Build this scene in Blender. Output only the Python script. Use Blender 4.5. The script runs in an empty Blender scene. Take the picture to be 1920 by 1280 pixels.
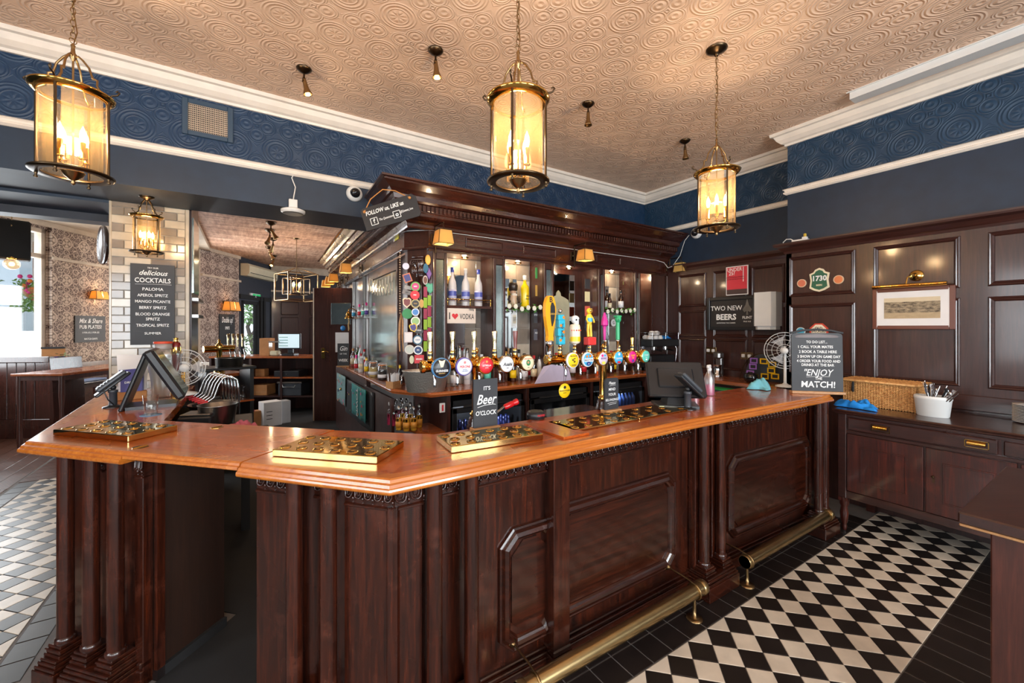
import bpy, math, random
from mathutils import Vector, Matrix, Euler, Quaternion
random.seed(7)
SC = bpy.context.scene
COL = SC.collection
# ---------------------------------------------------------------- camera
YAW, FPX, CY, CXP, HC = 0.57107, 772.8, 612.8, 960.0, 1.65
cd = bpy.data.cameras.new('camera'); cam = bpy.data.objects.new('camera', cd); COL.objects.link(cam)
cam.location = (0, 0, HC); cam.rotation_euler = (math.pi/2, 0, -YAW)
cd.sensor_width = 36; cd.lens = 36*FPX/1920; cd.shift_y = (CY-640)/1920; cd.clip_start = 0.05; cd.clip_end = 200
SC.camera = cam
# ---------------------------------------------------------------- world, exposure
SC.view_settings.view_transform = 'Standard'; SC.view_settings.look = 'None'
SC.view_settings.gamma = 1; SC.view_settings.use_curve_mapping = False
SC.view_settings.exposure = 0.0
W = bpy.data.worlds.new('sky'); SC.world = W; W.use_nodes = True
bg = W.node_tree.nodes['Background']; bg.inputs[0].default_value = (0.80, 0.90, 1.0, 1); bg.inputs[1].default_value = 2.6
SC.cycles.use_denoising = True
SC.cycles.max_bounces = 7; SC.cycles.diffuse_bounces = 3; SC.cycles.glossy_bounces = 4
SC.cycles.transmission_bounces = 4; SC.cycles.transparent_max_bounces = 16
SC.cycles.caustics_reflective = False; SC.cycles.caustics_refractive = False
SC.cycles.sample_clamp_indirect = 4.0
SC.cycles.use_light_tree = True
PI = math.pi
def area(name, loc, rot, sx, sy, power, col=(1, 1, 1)):
    l = bpy.data.lights.new(name, 'AREA'); l.shape = 'RECTANGLE'; l.size = sx; l.size_y = sy
    l.energy = power; l.color = col
    o = bpy.data.objects.new(name, l); o.location = loc; o.rotation_euler = rot; COL.objects.link(o)
    return o
DAY = (0.92, 0.96, 1.0)
# daylight through the street windows behind and left of the camera, just outside each pane
for i, x in enumerate((-2.6, -0.2, 2.2)):
    area('window_daylight', (x, -3.70, 1.9), (PI/2, 0, 0), 1.6, 2.0, (130, 170, 320)[i], DAY)
for y in (-1.6, 1.1):
    area('window_daylight', (-4.20, y, 1.9), (PI/2, 0, -PI/2), 1.6, 2.0, 120, DAY)
area('window_daylight', (-3.78, 9.28, 2.1), (PI/2, 0, -PI/2-.478), 3.0, 2.2, 200, DAY)      # bay window
area('window_daylight', (-1.45, 11.35, 2.0), (PI/2, 0, -PI/2-.27), .9, 2.0, 200, DAY)    # second bay
area('window_daylight', (6.35, 12.1, 2.0), (PI/2, 0, PI/2), 1.8, 2.0, 150, DAY)  # added light at an unseen side window, brightens the room beyond
area('window_daylight', (6.35, 8.7, 2.0), (PI/2, 0, PI/2), 1.8, 2.0, 150, DAY)  # second added light on that unseen side
WARM = (1.0, 0.75, 0.48)
def lamp(name, loc, power, col=WARM, r=0.04, parent=None):
    l = bpy.data.lights.new(name, 'POINT'); l.energy = power; l.color = col; l.shadow_soft_size = r
    o = bpy.data.objects.new(name, l); o.location = loc; COL.objects.link(o); o.parent = parent
    return o

# ---------------------------------------------------------------- measuring helpers (points on known planes, metres)
_c, _s = math.cos(YAW), math.sin(YAW)
def _ray(x, y):
    r = (x-CXP)/FPX
    return Vector((r*_c+_s, -r*_s+_c, -(y-CY)/FPX))
def pz(x, y, z):
    d = _ray(x, y); t = (z-HC)/d.z; return Vector((d.x*t, d.y*t, z))
def pX(x, y, X):
    d = _ray(x, y); t = X/d.x; return Vector((X, d.y*t, HC+d.z*t))
def pY(x, y, Y):
    d = _ray(x, y); t = Y/d.y; return Vector((d.x*t, Y, HC+d.z*t))
def pw(x, y, w):
    d = _ray(x, y)*w; return Vector((d.x, d.y, HC+d.z))

# ---------------------------------------------------------------- node materials
def srgb(r, g, b):
    f = lambda v: (v/255/12.92) if v/255 <= .04045 else ((v/255+.055)/1.055)**2.4
    return (f(r), f(g), f(b), 1)
class NT:
    def __init__(s, m): s.nt = m.node_tree; s.L = s.nt.links
    def n(s, t, **k):
        o = s.nt.nodes.new(t)
        for a, b in k.items(): setattr(o, a, b)
        return o
    def m(s, op, a, b=None, c=None, clamp=False):
        o = s.n('ShaderNodeMath', operation=op, use_clamp=clamp)
        for i, v in enumerate((a, b, c)):
            if v is None: continue
            if isinstance(v, (int, float)): o.inputs[i].default_value = v
            else: s.L.new(v, o.inputs[i])
        return o.outputs[0]
    def pos(s): return s.n('ShaderNodeNewGeometry').outputs['Position']
    def xyz(s, v):
        o = s.n('ShaderNodeSeparateXYZ'); s.L.new(v, o.inputs[0]); return o.outputs
    def mapping(s, v, scale=(1, 1, 1), rot=(0, 0, 0), loc=(0, 0, 0)):
        o = s.n('ShaderNodeMapping'); s.L.new(v, o.inputs[0])
        o.inputs[1].default_value = loc; o.inputs[2].default_value = rot; o.inputs[3].default_value = scale
        return o.outputs[0]
    def noise(s, v, scale, detail=4, rough=.5, dist=0):
        o = s.n('ShaderNodeTexNoise'); s.L.new(v, o.inputs['Vector']); o.inputs['Scale'].default_value = scale
        o.inputs['Detail'].default_value = detail; o.inputs['Roughness'].default_value = rough; o.inputs['Distortion'].default_value = dist
        return o.outputs[0]
    def ramp(s, f, stops):
        o = s.n('ShaderNodeValToRGB'); s.L.new(f, o.inputs[0]); e = o.color_ramp.elements
        while len(e) < len(stops): e.new(0.5)
        for i, (p, c) in enumerate(stops): e[i].position = p; e[i].color = c if len(c) == 4 else (*c, 1)
        return o.outputs[0]
    def mix(s, f, a, b, mode='MIX'):
        o = s.n('ShaderNodeMix', data_type='RGBA', blend_type=mode)
        for i, v in ((0, f), (6, a), (7, b)):
            if isinstance(v, (int, float)): o.inputs[i].default_value = v
            elif isinstance(v, tuple): o.inputs[i].default_value = v
            else: s.L.new(v, o.inputs[i])
        return o.outputs[2]
    def bump(s, h, strength=.3, dist=.01):
        o = s.n('ShaderNodeBump'); s.L.new(h, o.inputs['Height']); o.inputs['Strength'].default_value = strength
        o.inputs['Distance'].default_value = dist; return o.outputs[0]
MATS = {}
def base(name, col=(.5, .5, .5, 1), rough=.5, metal=0, coat=0, spec=.5, coat_rough=.1):
    m = bpy.data.materials.new(name); m.use_nodes = True
    p = m.node_tree.nodes['Principled BSDF']
    p.inputs['Base Color'].default_value = col if len(col) == 4 else (*col, 1)
    p.inputs['Roughness'].default_value = rough; p.inputs['Metallic'].default_value = metal
    p.inputs['Coat Weight'].default_value = coat; p.inputs['Coat Roughness'].default_value = coat_rough
    p.inputs['Specular IOR Level'].default_value = spec
    MATS[name] = m
    return m, NT(m), p
def plain(name, rgb, rough=.5, metal=0, coat=0, vary=.12):
    """painted / moulded surface with a faint procedural unevenness"""
    if name in MATS: return MATS[name]
    m, t, p = base(name, srgb(*rgb), rough, metal, coat)
    n = t.noise(t.pos(), 9, 3)
    c = srgb(*rgb)
    lo = tuple(v*(1-vary) for v in c[:3])+(1,); hi = tuple(min(1, v*(1+vary)) for v in c[:3])+(1,)
    t.L.new(t.ramp(n, [(.3, lo), (.7, hi)]), p.inputs['Base Color'])
    return m
def wood(name, c1, c2, axis='z', rot=0, rough=.3, coat=.4, scale=1.0, bump=.15, wear=None):
    m, t, p = base(name, srgb(*c1), rough, 0, coat)
    v = t.mapping(t.pos(), (1, 1, 1), (0, 0, rot))
    k = {'x': (1.2, 22, 22), 'y': (22, 1.2, 22), 'z': (22, 22, 1.2)}[axis]
    k = tuple(a*scale for a in k)
    v2 = t.mapping(v, k)
    g = t.noise(v2, 2.2, 6, .65, .6)
    fine = t.noise(t.mapping(v, tuple(a*4 for a in k)), 2.5, 3, .6)
    big = t.noise(t.pos(), 2.3, 3)
    f = t.m('ADD', t.m('MULTIPLY', g, .75), t.m('MULTIPLY', fine, .25))
    col = t.ramp(f, [(.33, srgb(*c2)), (.50, srgb(*[(a+b)//2 for a, b in zip(c1, c2)])), (.66, srgb(*c1))])
    col = t.mix(t.m('MULTIPLY', big, .35), col, srgb(*c2))
    if wear:
        w = t.noise(t.pos(), 5, 5, .7)
        col = t.mix(t.m('MULTIPLY', t.m('SUBTRACT', w, .55, clamp=True), 3.2, clamp=True), col, srgb(*wear))
    t.L.new(col, p.inputs['Base Color'])
    t.L.new(t.m('ADD', t.m('MULTIPLY', big, .25), rough-.1), p.inputs['Roughness'])
    t.L.new(t.bump(f, bump, .003), p.inputs['Normal'])
    return m
def anaglypta(name, rgb, plane='xy', off=(1.472, 2.28), rough=.45, depth=.012, strength=.8):
    """embossed paper: ringed medallions and four-lobed flowers, 0.32 x 0.394 m repeat"""
    m, t, p = base(name, srgb(*rgb), rough)
    x, y, z = t.xyz(t.pos())
    a, b = {'xy': (x, y), 'xz': (x, z), 'yz': (y, z)}[plane]
    def cell(dx, dy):
        u = t.m('SUBTRACT', t.m('FRACT', t.m('ADD', t.m('DIVIDE', t.m('SUBTRACT', a, off[0]+dx), .32), .5)), .5)
        v = t.m('SUBTRACT', t.m('FRACT', t.m('ADD', t.m('DIVIDE', t.m('SUBTRACT', b, off[1]+dy), .394), .5)), .5)
        return t.m('MULTIPLY', u, .32), t.m('MULTIPLY', v, .394)
    def ring(r, r0, w):
        return t.m('SUBTRACT', 1, t.m('DIVIDE', t.m('ABSOLUTE', t.m('SUBTRACT', r, r0)), w), clamp=True)
    def length(u, v): return t.m('SQRT', t.m('ADD', t.m('MULTIPLY', u, u), t.m('MULTIPLY', v, v)))
    u, v = cell(0, 0); r = length(u, v); th = t.m('ARCTAN2', v, u)
    h = t.m('ADD', ring(r, .115, .010), ring(r, .094, .012)); h = t.m('ADD', h, ring(r, .068, .007))
    petal = t.m('MULTIPLY', ring(r, .034, .026), t.m('ABSOLUTE', t.m('COSINE', t.m('MULTIPLY', th, 4))))
    h = t.m('ADD', h, petal)
    u, v = cell(.16, .197)
    # four lobes: distance to the nearest lobe centre, by folding
    au, av = t.m('ABSOLUTE', u), t.m('ABSOLUTE', v)
    mx, mn = t.m('MAXIMUM', au, av), t.m('MINIMUM', au, av)
    rl = length(t.m('SUBTRACT', mx, .078), mn)
    outside = t.m('GREATER_THAN', t.m('SUBTRACT', mx, mn), -0.0)
    h2 = t.m('ADD', ring(rl, .052, .009), ring(rl, .066, .007)); h2 = t.m('ADD', h2, ring(rl, .022, .018))
    r0 = length(u, v); h2 = t.m('ADD', h2, ring(r0, .012, .012))
    h = t.m('MAXIMUM', h, h2)
    # faint straps between the motifs
    d = t.m('ABSOLUTE', t.m('SUBTRACT', t.m('ADD', au, av), .178))
    h = t.m('MAXIMUM', h, t.m('MULTIPLY', t.m('SUBTRACT', 1, t.m('DIVIDE', d, .006), clamp=True), .45))
    h = t.m('ADD', h, t.m('MULTIPLY', t.noise(t.pos(), 120, 3), .25))
    big = t.noise(t.pos(), 1.3, 3)
    c = srgb(*rgb)
    col = t.ramp(big, [(.3, tuple(q*.88 for q in c[:3])+(1,)), (.7, tuple(min(1, q*1.08) for q in c[:3])+(1,))])
    t.L.new(col, p.inputs['Base Color'])
    t.L.new(t.bump(h, strength, depth), p.inputs['Normal'])
    return m
def wallpaper(name, dark, light, sx, rough=.7):
    """patterned tile paper: light medallions in a scrolling ground; vertical plane in direction sx"""
    m, t, p = base(name, srgb(*dark), rough)
    x, y, z = t.xyz(t.pos())
    a = t.m('ADD', t.m('MULTIPLY', x, sx[0]), t.m('MULTIPLY', y, sx[1]))
    C = .33
    def cell(dx, dy, q=1.0):
        u = t.m('MULTIPLY', t.m('SUBTRACT', t.m('FRACT', t.m('ADD', t.m('DIVIDE', a, C*q), dx)), .5), C*q)
        v = t.m('MULTIPLY', t.m('SUBTRACT', t.m('FRACT', t.m('ADD', t.m('DIVIDE', z, C*q), dy)), .5), C*q)
        return u, v
    def L2(u, v): return t.m('SQRT', t.m('ADD', t.m('MULTIPLY', u, u), t.m('MULTIPLY', v, v)))
    def ring(r, r0, w): return t.m('SUBTRACT', 1, t.m('DIVIDE', t.m('ABSOLUTE', t.m('SUBTRACT', r, r0)), w), clamp=True)
    u, v = cell(0, 0); r = L2(u, v); th = t.m('ARCTAN2', v, u)
    rr = t.m('ADD', r, t.m('MULTIPLY', t.m('COSINE', t.m('MULTIPLY', th, 8)), .004))
    h = t.m('MAXIMUM', ring(rr, .095, .016), ring(rr, .012, .012))
    h = t.m('MAXIMUM', h, t.m('MULTIPLY', ring(rr, .05, .04), t.m('ABSOLUTE', t.m('COSINE', t.m('MULTIPLY', th, 2)))))
    u, v = cell(.5, .5, .5); r2 = L2(u, v); h = t.m('MAXIMUM', h, t.m('MULTIPLY', ring(r2, .05, .008), t.m('GREATER_THAN', rr, .108)))
    w = t.n('ShaderNodeTexVoronoi'); w.feature = 'DISTANCE_TO_EDGE'; w.inputs['Scale'].default_value = 26
    t.L.new(t.pos(), w.inputs['Vector'])
    g = t.m('MULTIPLY', t.m('LESS_THAN', w.outputs[0], .05), t.m('GREATER_THAN', rr, .105))
    h = t.m('MAXIMUM', h, t.m('MULTIPLY', g, .8))
    t.L.new(t.mix(t.m('MULTIPLY', h, 1.6, clamp=True), srgb(*dark), srgb(*light)), p.inputs['Base Color'])
    return m
def thin_glass(name, tint=(1, 1, 1), rough=.02, refl=1.0, base_t=.0):
    m = bpy.data.materials.new(name); m.use_nodes = True; MATS[name] = m
    t = NT(m); nt = m.node_tree; nt.nodes.remove(nt.nodes['Principled BSDF'])
    out = nt.nodes['Material Output']
    tr = t.n('ShaderNodeBsdfTransparent'); tr.inputs[0].default_value = (*tint, 1)
    gl = t.n('ShaderNodeBsdfGlossy'); gl.inputs['Roughness'].default_value = rough; gl.inputs['Color'].default_value = (1, 1, 1, 1)
    fr = t.n('ShaderNodeLayerWeight'); fr.inputs[0].default_value = .5
    mx = t.n('ShaderNodeMixShader')
    k = t.m('ADD', t.m('MULTIPLY', t.m('POWER', fr.outputs[1], 3.5), .75*refl), base_t+.05, clamp=True)
    t.L.new(k, mx.inputs[0]); t.L.new(tr.outputs[0], mx.inputs[1]); t.L.new(gl.outputs[0], mx.inputs[2])
    t.L.new(mx.outputs[0], out.inputs['Surface'])
    return m
def emit(name, rgb, strength):
    m, t, p = base(name, srgb(*rgb), .5)
    p.inputs['Emission Color'].default_value = srgb(*rgb); p.inputs['Emission Strength'].default_value = strength
    return m
def shade_mat(name, rgb, rough=.5, strength=0):
    m, t, p = base(name, srgb(*rgb), rough)
    p.inputs['Transmission Weight'].default_value = 0.0
    # parchment/mica shade: diffuse + translucent so the bulb inside lights it
    tl = t.n('ShaderNodeBsdfTranslucent'); tl.inputs[0].default_value = srgb(*rgb)
    mx = t.n('ShaderNodeMixShader'); mx.inputs[0].default_value = .6
    out = m.node_tree.nodes['Material Output']
    t.L.new(p.outputs[0], mx.inputs[1]); t.L.new(tl.outputs[0], mx.inputs[2]); t.L.new(mx.outputs[0], out.inputs['Surface'])
    return m

M = {}
M['front_v'] = wood('dark_bar_wood_upright', (84, 33, 15), (22, 8, 5), 'z', 0, .24, .45, wear=(96, 50, 36))
M['front_h'] = wood('dark_bar_wood_level', (80, 32, 16), (24, 9, 5), 'x', 0, .24, .45)
M['panel_v'] = wood('dark_panelling_upright', (74, 40, 33), (40, 20, 17), 'z', 0, .33, .35)
M['panel_h'] = wood('dark_panelling_level', (74, 40, 33), (42, 21, 18), 'y', 0, .33, .35)
M['gantry_v'] = wood('gantry_wood_upright', (80, 42, 32), (42, 20, 15), 'z', 0, .28, .5)
M['gantry_h'] = wood('gantry_wood_level', (82, 40, 28), (42, 19, 13), 'x', 0, .25, .6)
M['top_x'] = wood('orange_bar_top_along', (196, 94, 24), (140, 56, 12), 'x', 0, .26, .7, .8, .06, wear=(120, 58, 30))
M['top_d'] = wood('orange_bar_top_diagonal', (204, 104, 28), (150, 62, 12), 'x', PI/4*1.05, .26, .7, .8, .06, wear=(140, 70, 36))
M['top_y'] = wood('orange_bar_top_across', (198, 98, 30), (142, 58, 14), 'y', 0, .26, .7, .8, .06)
M['edge'] = wood('bar_top_edge_golden', (208, 126, 46), (158, 80, 24), 'x', 0, .25, .7, .8, .06)
M['side_v'] = wood('sideboard_wood_upright', (92, 34, 20), (34, 13, 10), 'z', 0, .3, .5, wear=(104, 44, 30))
M['side_h'] = wood('sideboard_wood_level', (72, 36, 28), (34, 17, 14), 'y', 0, .28, .6, wear=(84, 48, 36))
M['table'] = wood('table_wood', (96, 46, 32), (54, 24, 16), 'z', 0, .4, .3)
M['table_top'] = wood('table_top_wood', (66, 32, 22), (40, 18, 12), 'x', .5, .35, .4)
M['back_top'] = wood('back_counter_wood', (190, 104, 50), (140, 70, 32), 'x', 0, .25, .6)
M['back_top_y'] = wood('back_counter_wood_across', (176, 96, 50), (124, 64, 32), 'y', 0, .25, .6)
M['plank'] = wood('floor_board_wood', (120, 76, 56), (72, 44, 34), 'y', -.5, .3, .3)
M['light_wood'] = wood('pale_wood', (196, 150, 100), (160, 112, 70), 'x', 0, .5, 0)
M['booth'] = wood('booth_wood', (86, 44, 36), (46, 22, 18), 'z', 0, .25, .6)
M['ceiling'] = anaglypta('embossed_ceiling_paper', (238, 202, 174), 'xy', depth=.006, strength=.75)
M['frieze_x'] = anaglypta('embossed_navy_paper_along', (20, 50, 80), 'xz', (.232, 3.225), .5, .006, .6)
M['frieze_y'] = anaglypta('embossed_navy_paper_across', (26, 56, 82), 'yz', (.2, 3.225), .45, .006, .6)
M['navy'] = plain('navy_paint', (25, 42, 62), .5)
M['navy_dark'] = plain('dark_navy_paint', (42, 44, 54), .5)
M['white'] = plain('white_gloss_paint', (232, 222, 210), .4, vary=.05)
M['white_plastic'] = plain('white_plastic', (222, 222, 220), .35, vary=.03)
M['cream'] = plain('cream_paint', (190, 172, 152), .5)
M['paper1'] = wallpaper('patterned_wallpaper', (84, 62, 54), (196, 174, 156), (.45, .89))
M['paper2'] = wallpaper('patterned_wallpaper_end', (90, 68, 60), (190, 170, 156), (.65, .76))
M['weave'] = None
def _weave():
    m, t, p = base('woven_textured_ceiling', srgb(200, 150, 120), .6)
    v = t.mapping(t.pos(), (2.2, 26, 1), (0, 0, -.3)); n1 = t.noise(v, 1, 4, .6)
    v = t.mapping(t.pos(), (24, 3, 1), (0, 0, -.3)); n2 = t.noise(v, 1, 3, .6)
    f = t.m('ADD', t.m('MULTIPLY', n1, .65), t.m('MULTIPLY', n2, .35))
    t.L.new(t.ramp(f, [(.36, srgb(128, 92, 74)), (.5, srgb(196, 148, 120)), (.64, srgb(236, 200, 170))]), p.inputs['Base Color'])
    t.L.new(t.bump(f, .7, .01), p.inputs['Normal']); return m
M['weave'] = _weave()
M['black'] = plain('black_plastic', (30, 31, 34), .35, vary=.1)
M['black_matt'] = plain('black_matt', (22, 22, 24), .8)
M['charcoal'] = plain('charcoal_plastic', (62, 66, 72), .35)
M['slate'] = plain('chalkboard_black', (44, 45, 49), .55)
M['slate_dark'] = plain('chalkboard_deep_black', (32, 29, 30), .55)
M['chalk'] = plain('chalk_white', (238, 238, 236), .7, vary=.02)
M['brass'] = plain('polished_brass', (222, 176, 92), .12, 1, vary=.08)
M['brass_tray'] = plain('polished_brass_tray', (214, 186, 122), .07, 1, vary=.06)
M['brass_old'] = plain('aged_brass', (150, 122, 84), .28, 1)
M['rail'] = plain('brushed_foot_rail_brass', (190, 164, 116), .28, 1)
M['bronze'] = plain('dark_bronze', (86, 70, 52), .32, 1)
M['chrome'] = plain('chrome', (205, 205, 208), .1, 1, vary=.05)
M['steel'] = plain('brushed_steel', (150, 148, 146), .28, 1)
M['hammered'] = None
def _ham():
    m, t, p = base('hammered_steel', srgb(190, 184, 176), .38, .8)
    w = t.n('ShaderNodeTexVoronoi'); w.inputs['Scale'].default_value = 75; t.L.new(t.pos(), w.inputs['Vector'])
    t.L.new(t.bump(w.outputs[0], .5, .006), p.inputs['Normal']); return m
M['hammered'] = _ham()
M['mirror'] = plain('mirror_glass', (225, 232, 232), .03, 1, vary=.02)
M['mirror_old'] = plain('foxed_mirror_glass', (206, 222, 218), .14, 1, vary=.12)
M['etched'] = plain('etched_mirror', (196, 196, 170), .4, .5, vary=.1)
M['glass'] = thin_glass('clear_glass', (.97, .985, .98))
M['glass_amber'] = thin_glass('amber_lantern_glass', (1.0, .88, .68), .08, 1.0, .05)
def _amber():
    m = bpy.data.materials['amber_lantern_glass']; t = NT(m); out = m.node_tree.nodes['Material Output']
    src = out.inputs['Surface'].links[0].from_socket
    tl = t.n('ShaderNodeBsdfTranslucent'); tl.inputs[0].default_value = (1.0, .66, .30, 1)
    df = t.n('ShaderNodeBsdfDiffuse'); df.inputs[0].default_value = (1.0, .70, .36, 1)
    a = t.n('ShaderNodeMixShader'); a.inputs[0].default_value = .35; t.L.new(tl.outputs[0], a.inputs[1]); t.L.new(df.outputs[0], a.inputs[2])
    mx = t.n('ShaderNodeMixShader'); mx.inputs[0].default_value = .055
    t.L.new(src, mx.inputs[1]); t.L.new(a.outputs[0], mx.inputs[2]); t.L.new(mx.outputs[0], out.inputs['Surface'])
_amber()
M['glass_green'] = thin_glass('green_glass', (.25, .6, .3), .05, 1.0, .08)
M['glass_frost'] = thin_glass('frosted_glass', (.86, .88, .88), .35, 1.0, .22)
M['glass_brown'] = thin_glass('brown_glass', (.30, .12, .05), .05, 1.0, .1)
M['glass_rose'] = thin_glass('rose_glass', (.75, .45, .45), .05, 1.0, .08)
M['window_glass'] = thin_glass('window_glass', (.97, .98, .98), .0, .5)
M['bulb'] = emit('glowing_bulb', (255, 190, 100), 30)
M['shade'] = shade_mat('amber_mica_shade', (255, 222, 140))
M['tile_light'] = plain('glazed_tile_white', (190, 178, 160), .15, 0, .5)
M['tile_mid'] = plain('glazed_tile_greige', (136, 124, 112), .15, 0, .5)
M['tile_dark'] = plain('glazed_tile_grey', (116, 104, 94), .15, 0, .5)
M['grout'] = plain('tile_grout', (170, 164, 154), .8)
M['ftile_b'] = plain('floor_tile_black', (30, 24, 22), .34, vary=.25)
M['ftile_w'] = plain('floor_tile_cream', (214, 198, 178), .3, vary=.10)
M['fgrout'] = plain('floor_grout', (112, 106, 102), .8)
M['rubber'] = plain('black_lino', (26, 25, 26), .8)
M['passage'] = wood('passage_side_boards', (50, 26, 14), (34, 18, 10), 'z', 0, .5, .1)
M['blue_cloth'] = plain('bright_blue_cloth', (24, 128, 210), .9)
M['teal_cloth'] = plain('pale_teal_cloth', (110, 178, 190), .9)
M['pink_cloth'] = plain('dusty_pink_cloth', (176, 90, 104), .9)
M['paper'] = plain('white_paper', (226, 222, 220), .7, vary=.03)
M['card'] = plain('brown_card', (176, 120, 70), .8)
M['wicker'] = None
def _wick():
    m, t, p = base('honey_wicker', srgb(206, 150, 88), .55)
    n = t.noise(t.pos(), 55, 3)
    t.L.new(t.ramp(n, [(.3, srgb(176, 116, 62)), (.7, srgb(222, 168, 102))]), p.inputs['Base Color']); return m
M['wicker'] = _wick()
def C(name, rgb, rough=.45, metal=0, coat=.2):
    return plain(name, rgb, rough, metal, coat, .04)

# ---------------------------------------------------------------- mesh builder
class MB:
    def __init__(s): s.v = []; s.f = []; s.mi = []; s.sm = []; s.k = 0; s.smooth = False
    def add(s, vs, fs, smooth=None):
        o = len(s.v); s.v += [tuple(v) for v in vs]
        s.f += [tuple(i+o for i in f) for f in fs]
        s.mi += [s.k]*len(fs); s.sm += [s.smooth if smooth is None else smooth]*len(fs)
        return s
    def box(s, a, b):
        x0, y0, z0 = a; x1, y1, z1 = b
        if x0 > x1: x0, x1 = x1, x0
        if y0 > y1: y0, y1 = y1, y0
        if z0 > z1: z0, z1 = z1, z0
        vs = [(x0, y0, z0), (x1, y0, z0), (x1, y1, z0), (x0, y1, z0), (x0, y0, z1), (x1, y0, z1), (x1, y1, z1), (x0, y1, z1)]
        return s.add(vs, [(0, 3, 2, 1), (4, 5, 6, 7), (0, 1, 5, 4), (1, 2, 6, 5), (2, 3, 7, 6), (3, 0, 4, 7)], False)
    def bev(s, a, b, r=.004):
        """box with chamfered edges"""
        x0, y0, z0 = a; x1, y1, z1 = b
        vs = []; ix = {}
        def V(x, y, z):
            ix[(x, y, z)] = ix.get((x, y, z), len(vs))
            if ix[(x, y, z)] == len(vs): vs.append((x, y, z))
            return ix[(x, y, z)]
        X = (x0, x1); Y = (y0, y1); Z = (z0, z1); e = (r, -r)
        def c(i, j, k, ax):   # corner vertex lying on the face of axis ax
            x = X[i]+(0 if ax == 0 else e[i]); y = Y[j]+(0 if ax == 1 else e[j]); z = Z[k]+(0 if ax == 2 else e[k])
            return V(round(x, 6), round(y, 6), round(z, 6))
        fs = []
        for i in (0, 1):
            q = [c(i, 0, 0, 0), c(i, 1, 0, 0), c(i, 1, 1, 0), c(i, 0, 1, 0)]; fs.append(q if i else q[::-1])
            q = [c(0, i, 0, 1), c(1, i, 0, 1), c(1, i, 1, 1), c(0, i, 1, 1)]; fs.append(q[::-1] if i else q)
            q = [c(0, 0, i, 2), c(1, 0, i, 2), c(1, 1, i, 2), c(0, 1, i, 2)]; fs.append(q if i else q[::-1])
        for i in (0, 1):
            for j in (0, 1):
                fs.append([c(i, j, 0, 0), c(i, j, 0, 1), c(i, j, 1, 1), c(i, j, 1, 0)])
                fs.append([c(i, 0, j, 0), c(i, 0, j, 2), c(i, 1, j, 2), c(i, 1, j, 0)])
                fs.append([c(0, i, j, 1), c(0, i, j, 2), c(1, i, j, 2), c(1, i, j, 1)])
                for k in (0, 1): fs.append([c(i, j, k, 0), c(i, j, k, 1), c(i, j, k, 2)])
        return s.add(vs, fs, False)
    def prism(s, poly, z0, z1):
        n = len(poly)
        if sum(poly[i][0]*poly[(i+1) % n][1]-poly[(i+1) % n][0]*poly[i][1] for i in range(n)) < 0: poly = poly[::-1]
        vs = [(x, y, z0) for x, y in poly]+[(x, y, z1) for x, y in poly]
        fs = [tuple(range(n))[::-1], tuple(range(n, 2*n))]+[(i, (i+1) % n, n+(i+1) % n, n+i) for i in range(n)]
        return s.add(vs, fs, False)
    def plate(s, poly, y0, y1):
        """outline in x,z extruded along y (front face towards -y)"""
        n = len(poly)
        if sum(poly[i][0]*poly[(i+1) % n][1]-poly[(i+1) % n][0]*poly[i][1] for i in range(n)) < 0: poly = poly[::-1]
        vs = [(x, y0, z) for x, z in poly]+[(x, y1, z) for x, z in poly]
        fs = [tuple(range(n)), tuple(range(n, 2*n))[::-1]]+[((i+1) % n, i, n+i, n+(i+1) % n) for i in range(n)]
        return s.add(vs, fs, False)
    def ring_loft(s, rings, cap0=True, cap1=True, closed=True, smooth=True):
        n = len(rings[0]); vs = [p for r in rings for p in r]; fs = []
        for k in range(len(rings)-1):
            for i in range(n if closed else n-1):
                j = (i+1) % n
                fs.append((k*n+i, k*n+j, (k+1)*n+j, (k+1)*n+i))
        s.add(vs, fs, smooth)
        if closed and cap0: s.add(rings[0], [tuple(range(n))[::-1]], False)
        if closed and cap1: s.add(rings[-1], [tuple(range(n))], False)
        return s
    def lathe(s, prof, n=20, c=(0, 0, 0), smooth=True, cap=True, sx=1, sy=1):
        rings = [[(c[0]+r*sx*math.cos(2*PI*i/n), c[1]+r*sy*math.sin(2*PI*i/n), c[2]+z) for i in range(n)] for r, z in prof]
        return s.ring_loft(rings, cap and prof[0][0] > 1e-5, cap and prof[-1][0] > 1e-5, True, smooth)
    def cyl(s, p0, p1, r0, r1=None, n=14, smooth=True, cap=True):
        r1 = r0 if r1 is None else r1
        p0, p1 = Vector(p0), Vector(p1); d = (p1-p0).normalized()
        u = d.orthogonal().normalized(); w = d.cross(u)
        R = [[tuple(p+(u*math.cos(2*PI*i/n)+w*math.sin(2*PI*i/n))*r) for i in range(n)] for p, r in ((p0, r0), (p1, r1))]
        return s.ring_loft(R, cap, cap, True, smooth)
    def lathe_dir(s, prof, p0, d, n=18):
        """profile (r, t) along direction d from p0"""
        p0 = Vector(p0); d = Vector(d).normalized(); u = d.orthogonal().normalized(); w = d.cross(u)
        R = [[tuple(p0+d*t+(u*math.cos(2*PI*i/n)+w*math.sin(2*PI*i/n))*r) for i in range(n)] for r, t in prof]
        return s.ring_loft(R, prof[0][0] > 1e-5, prof[-1][0] > 1e-5, True, True)
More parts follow.
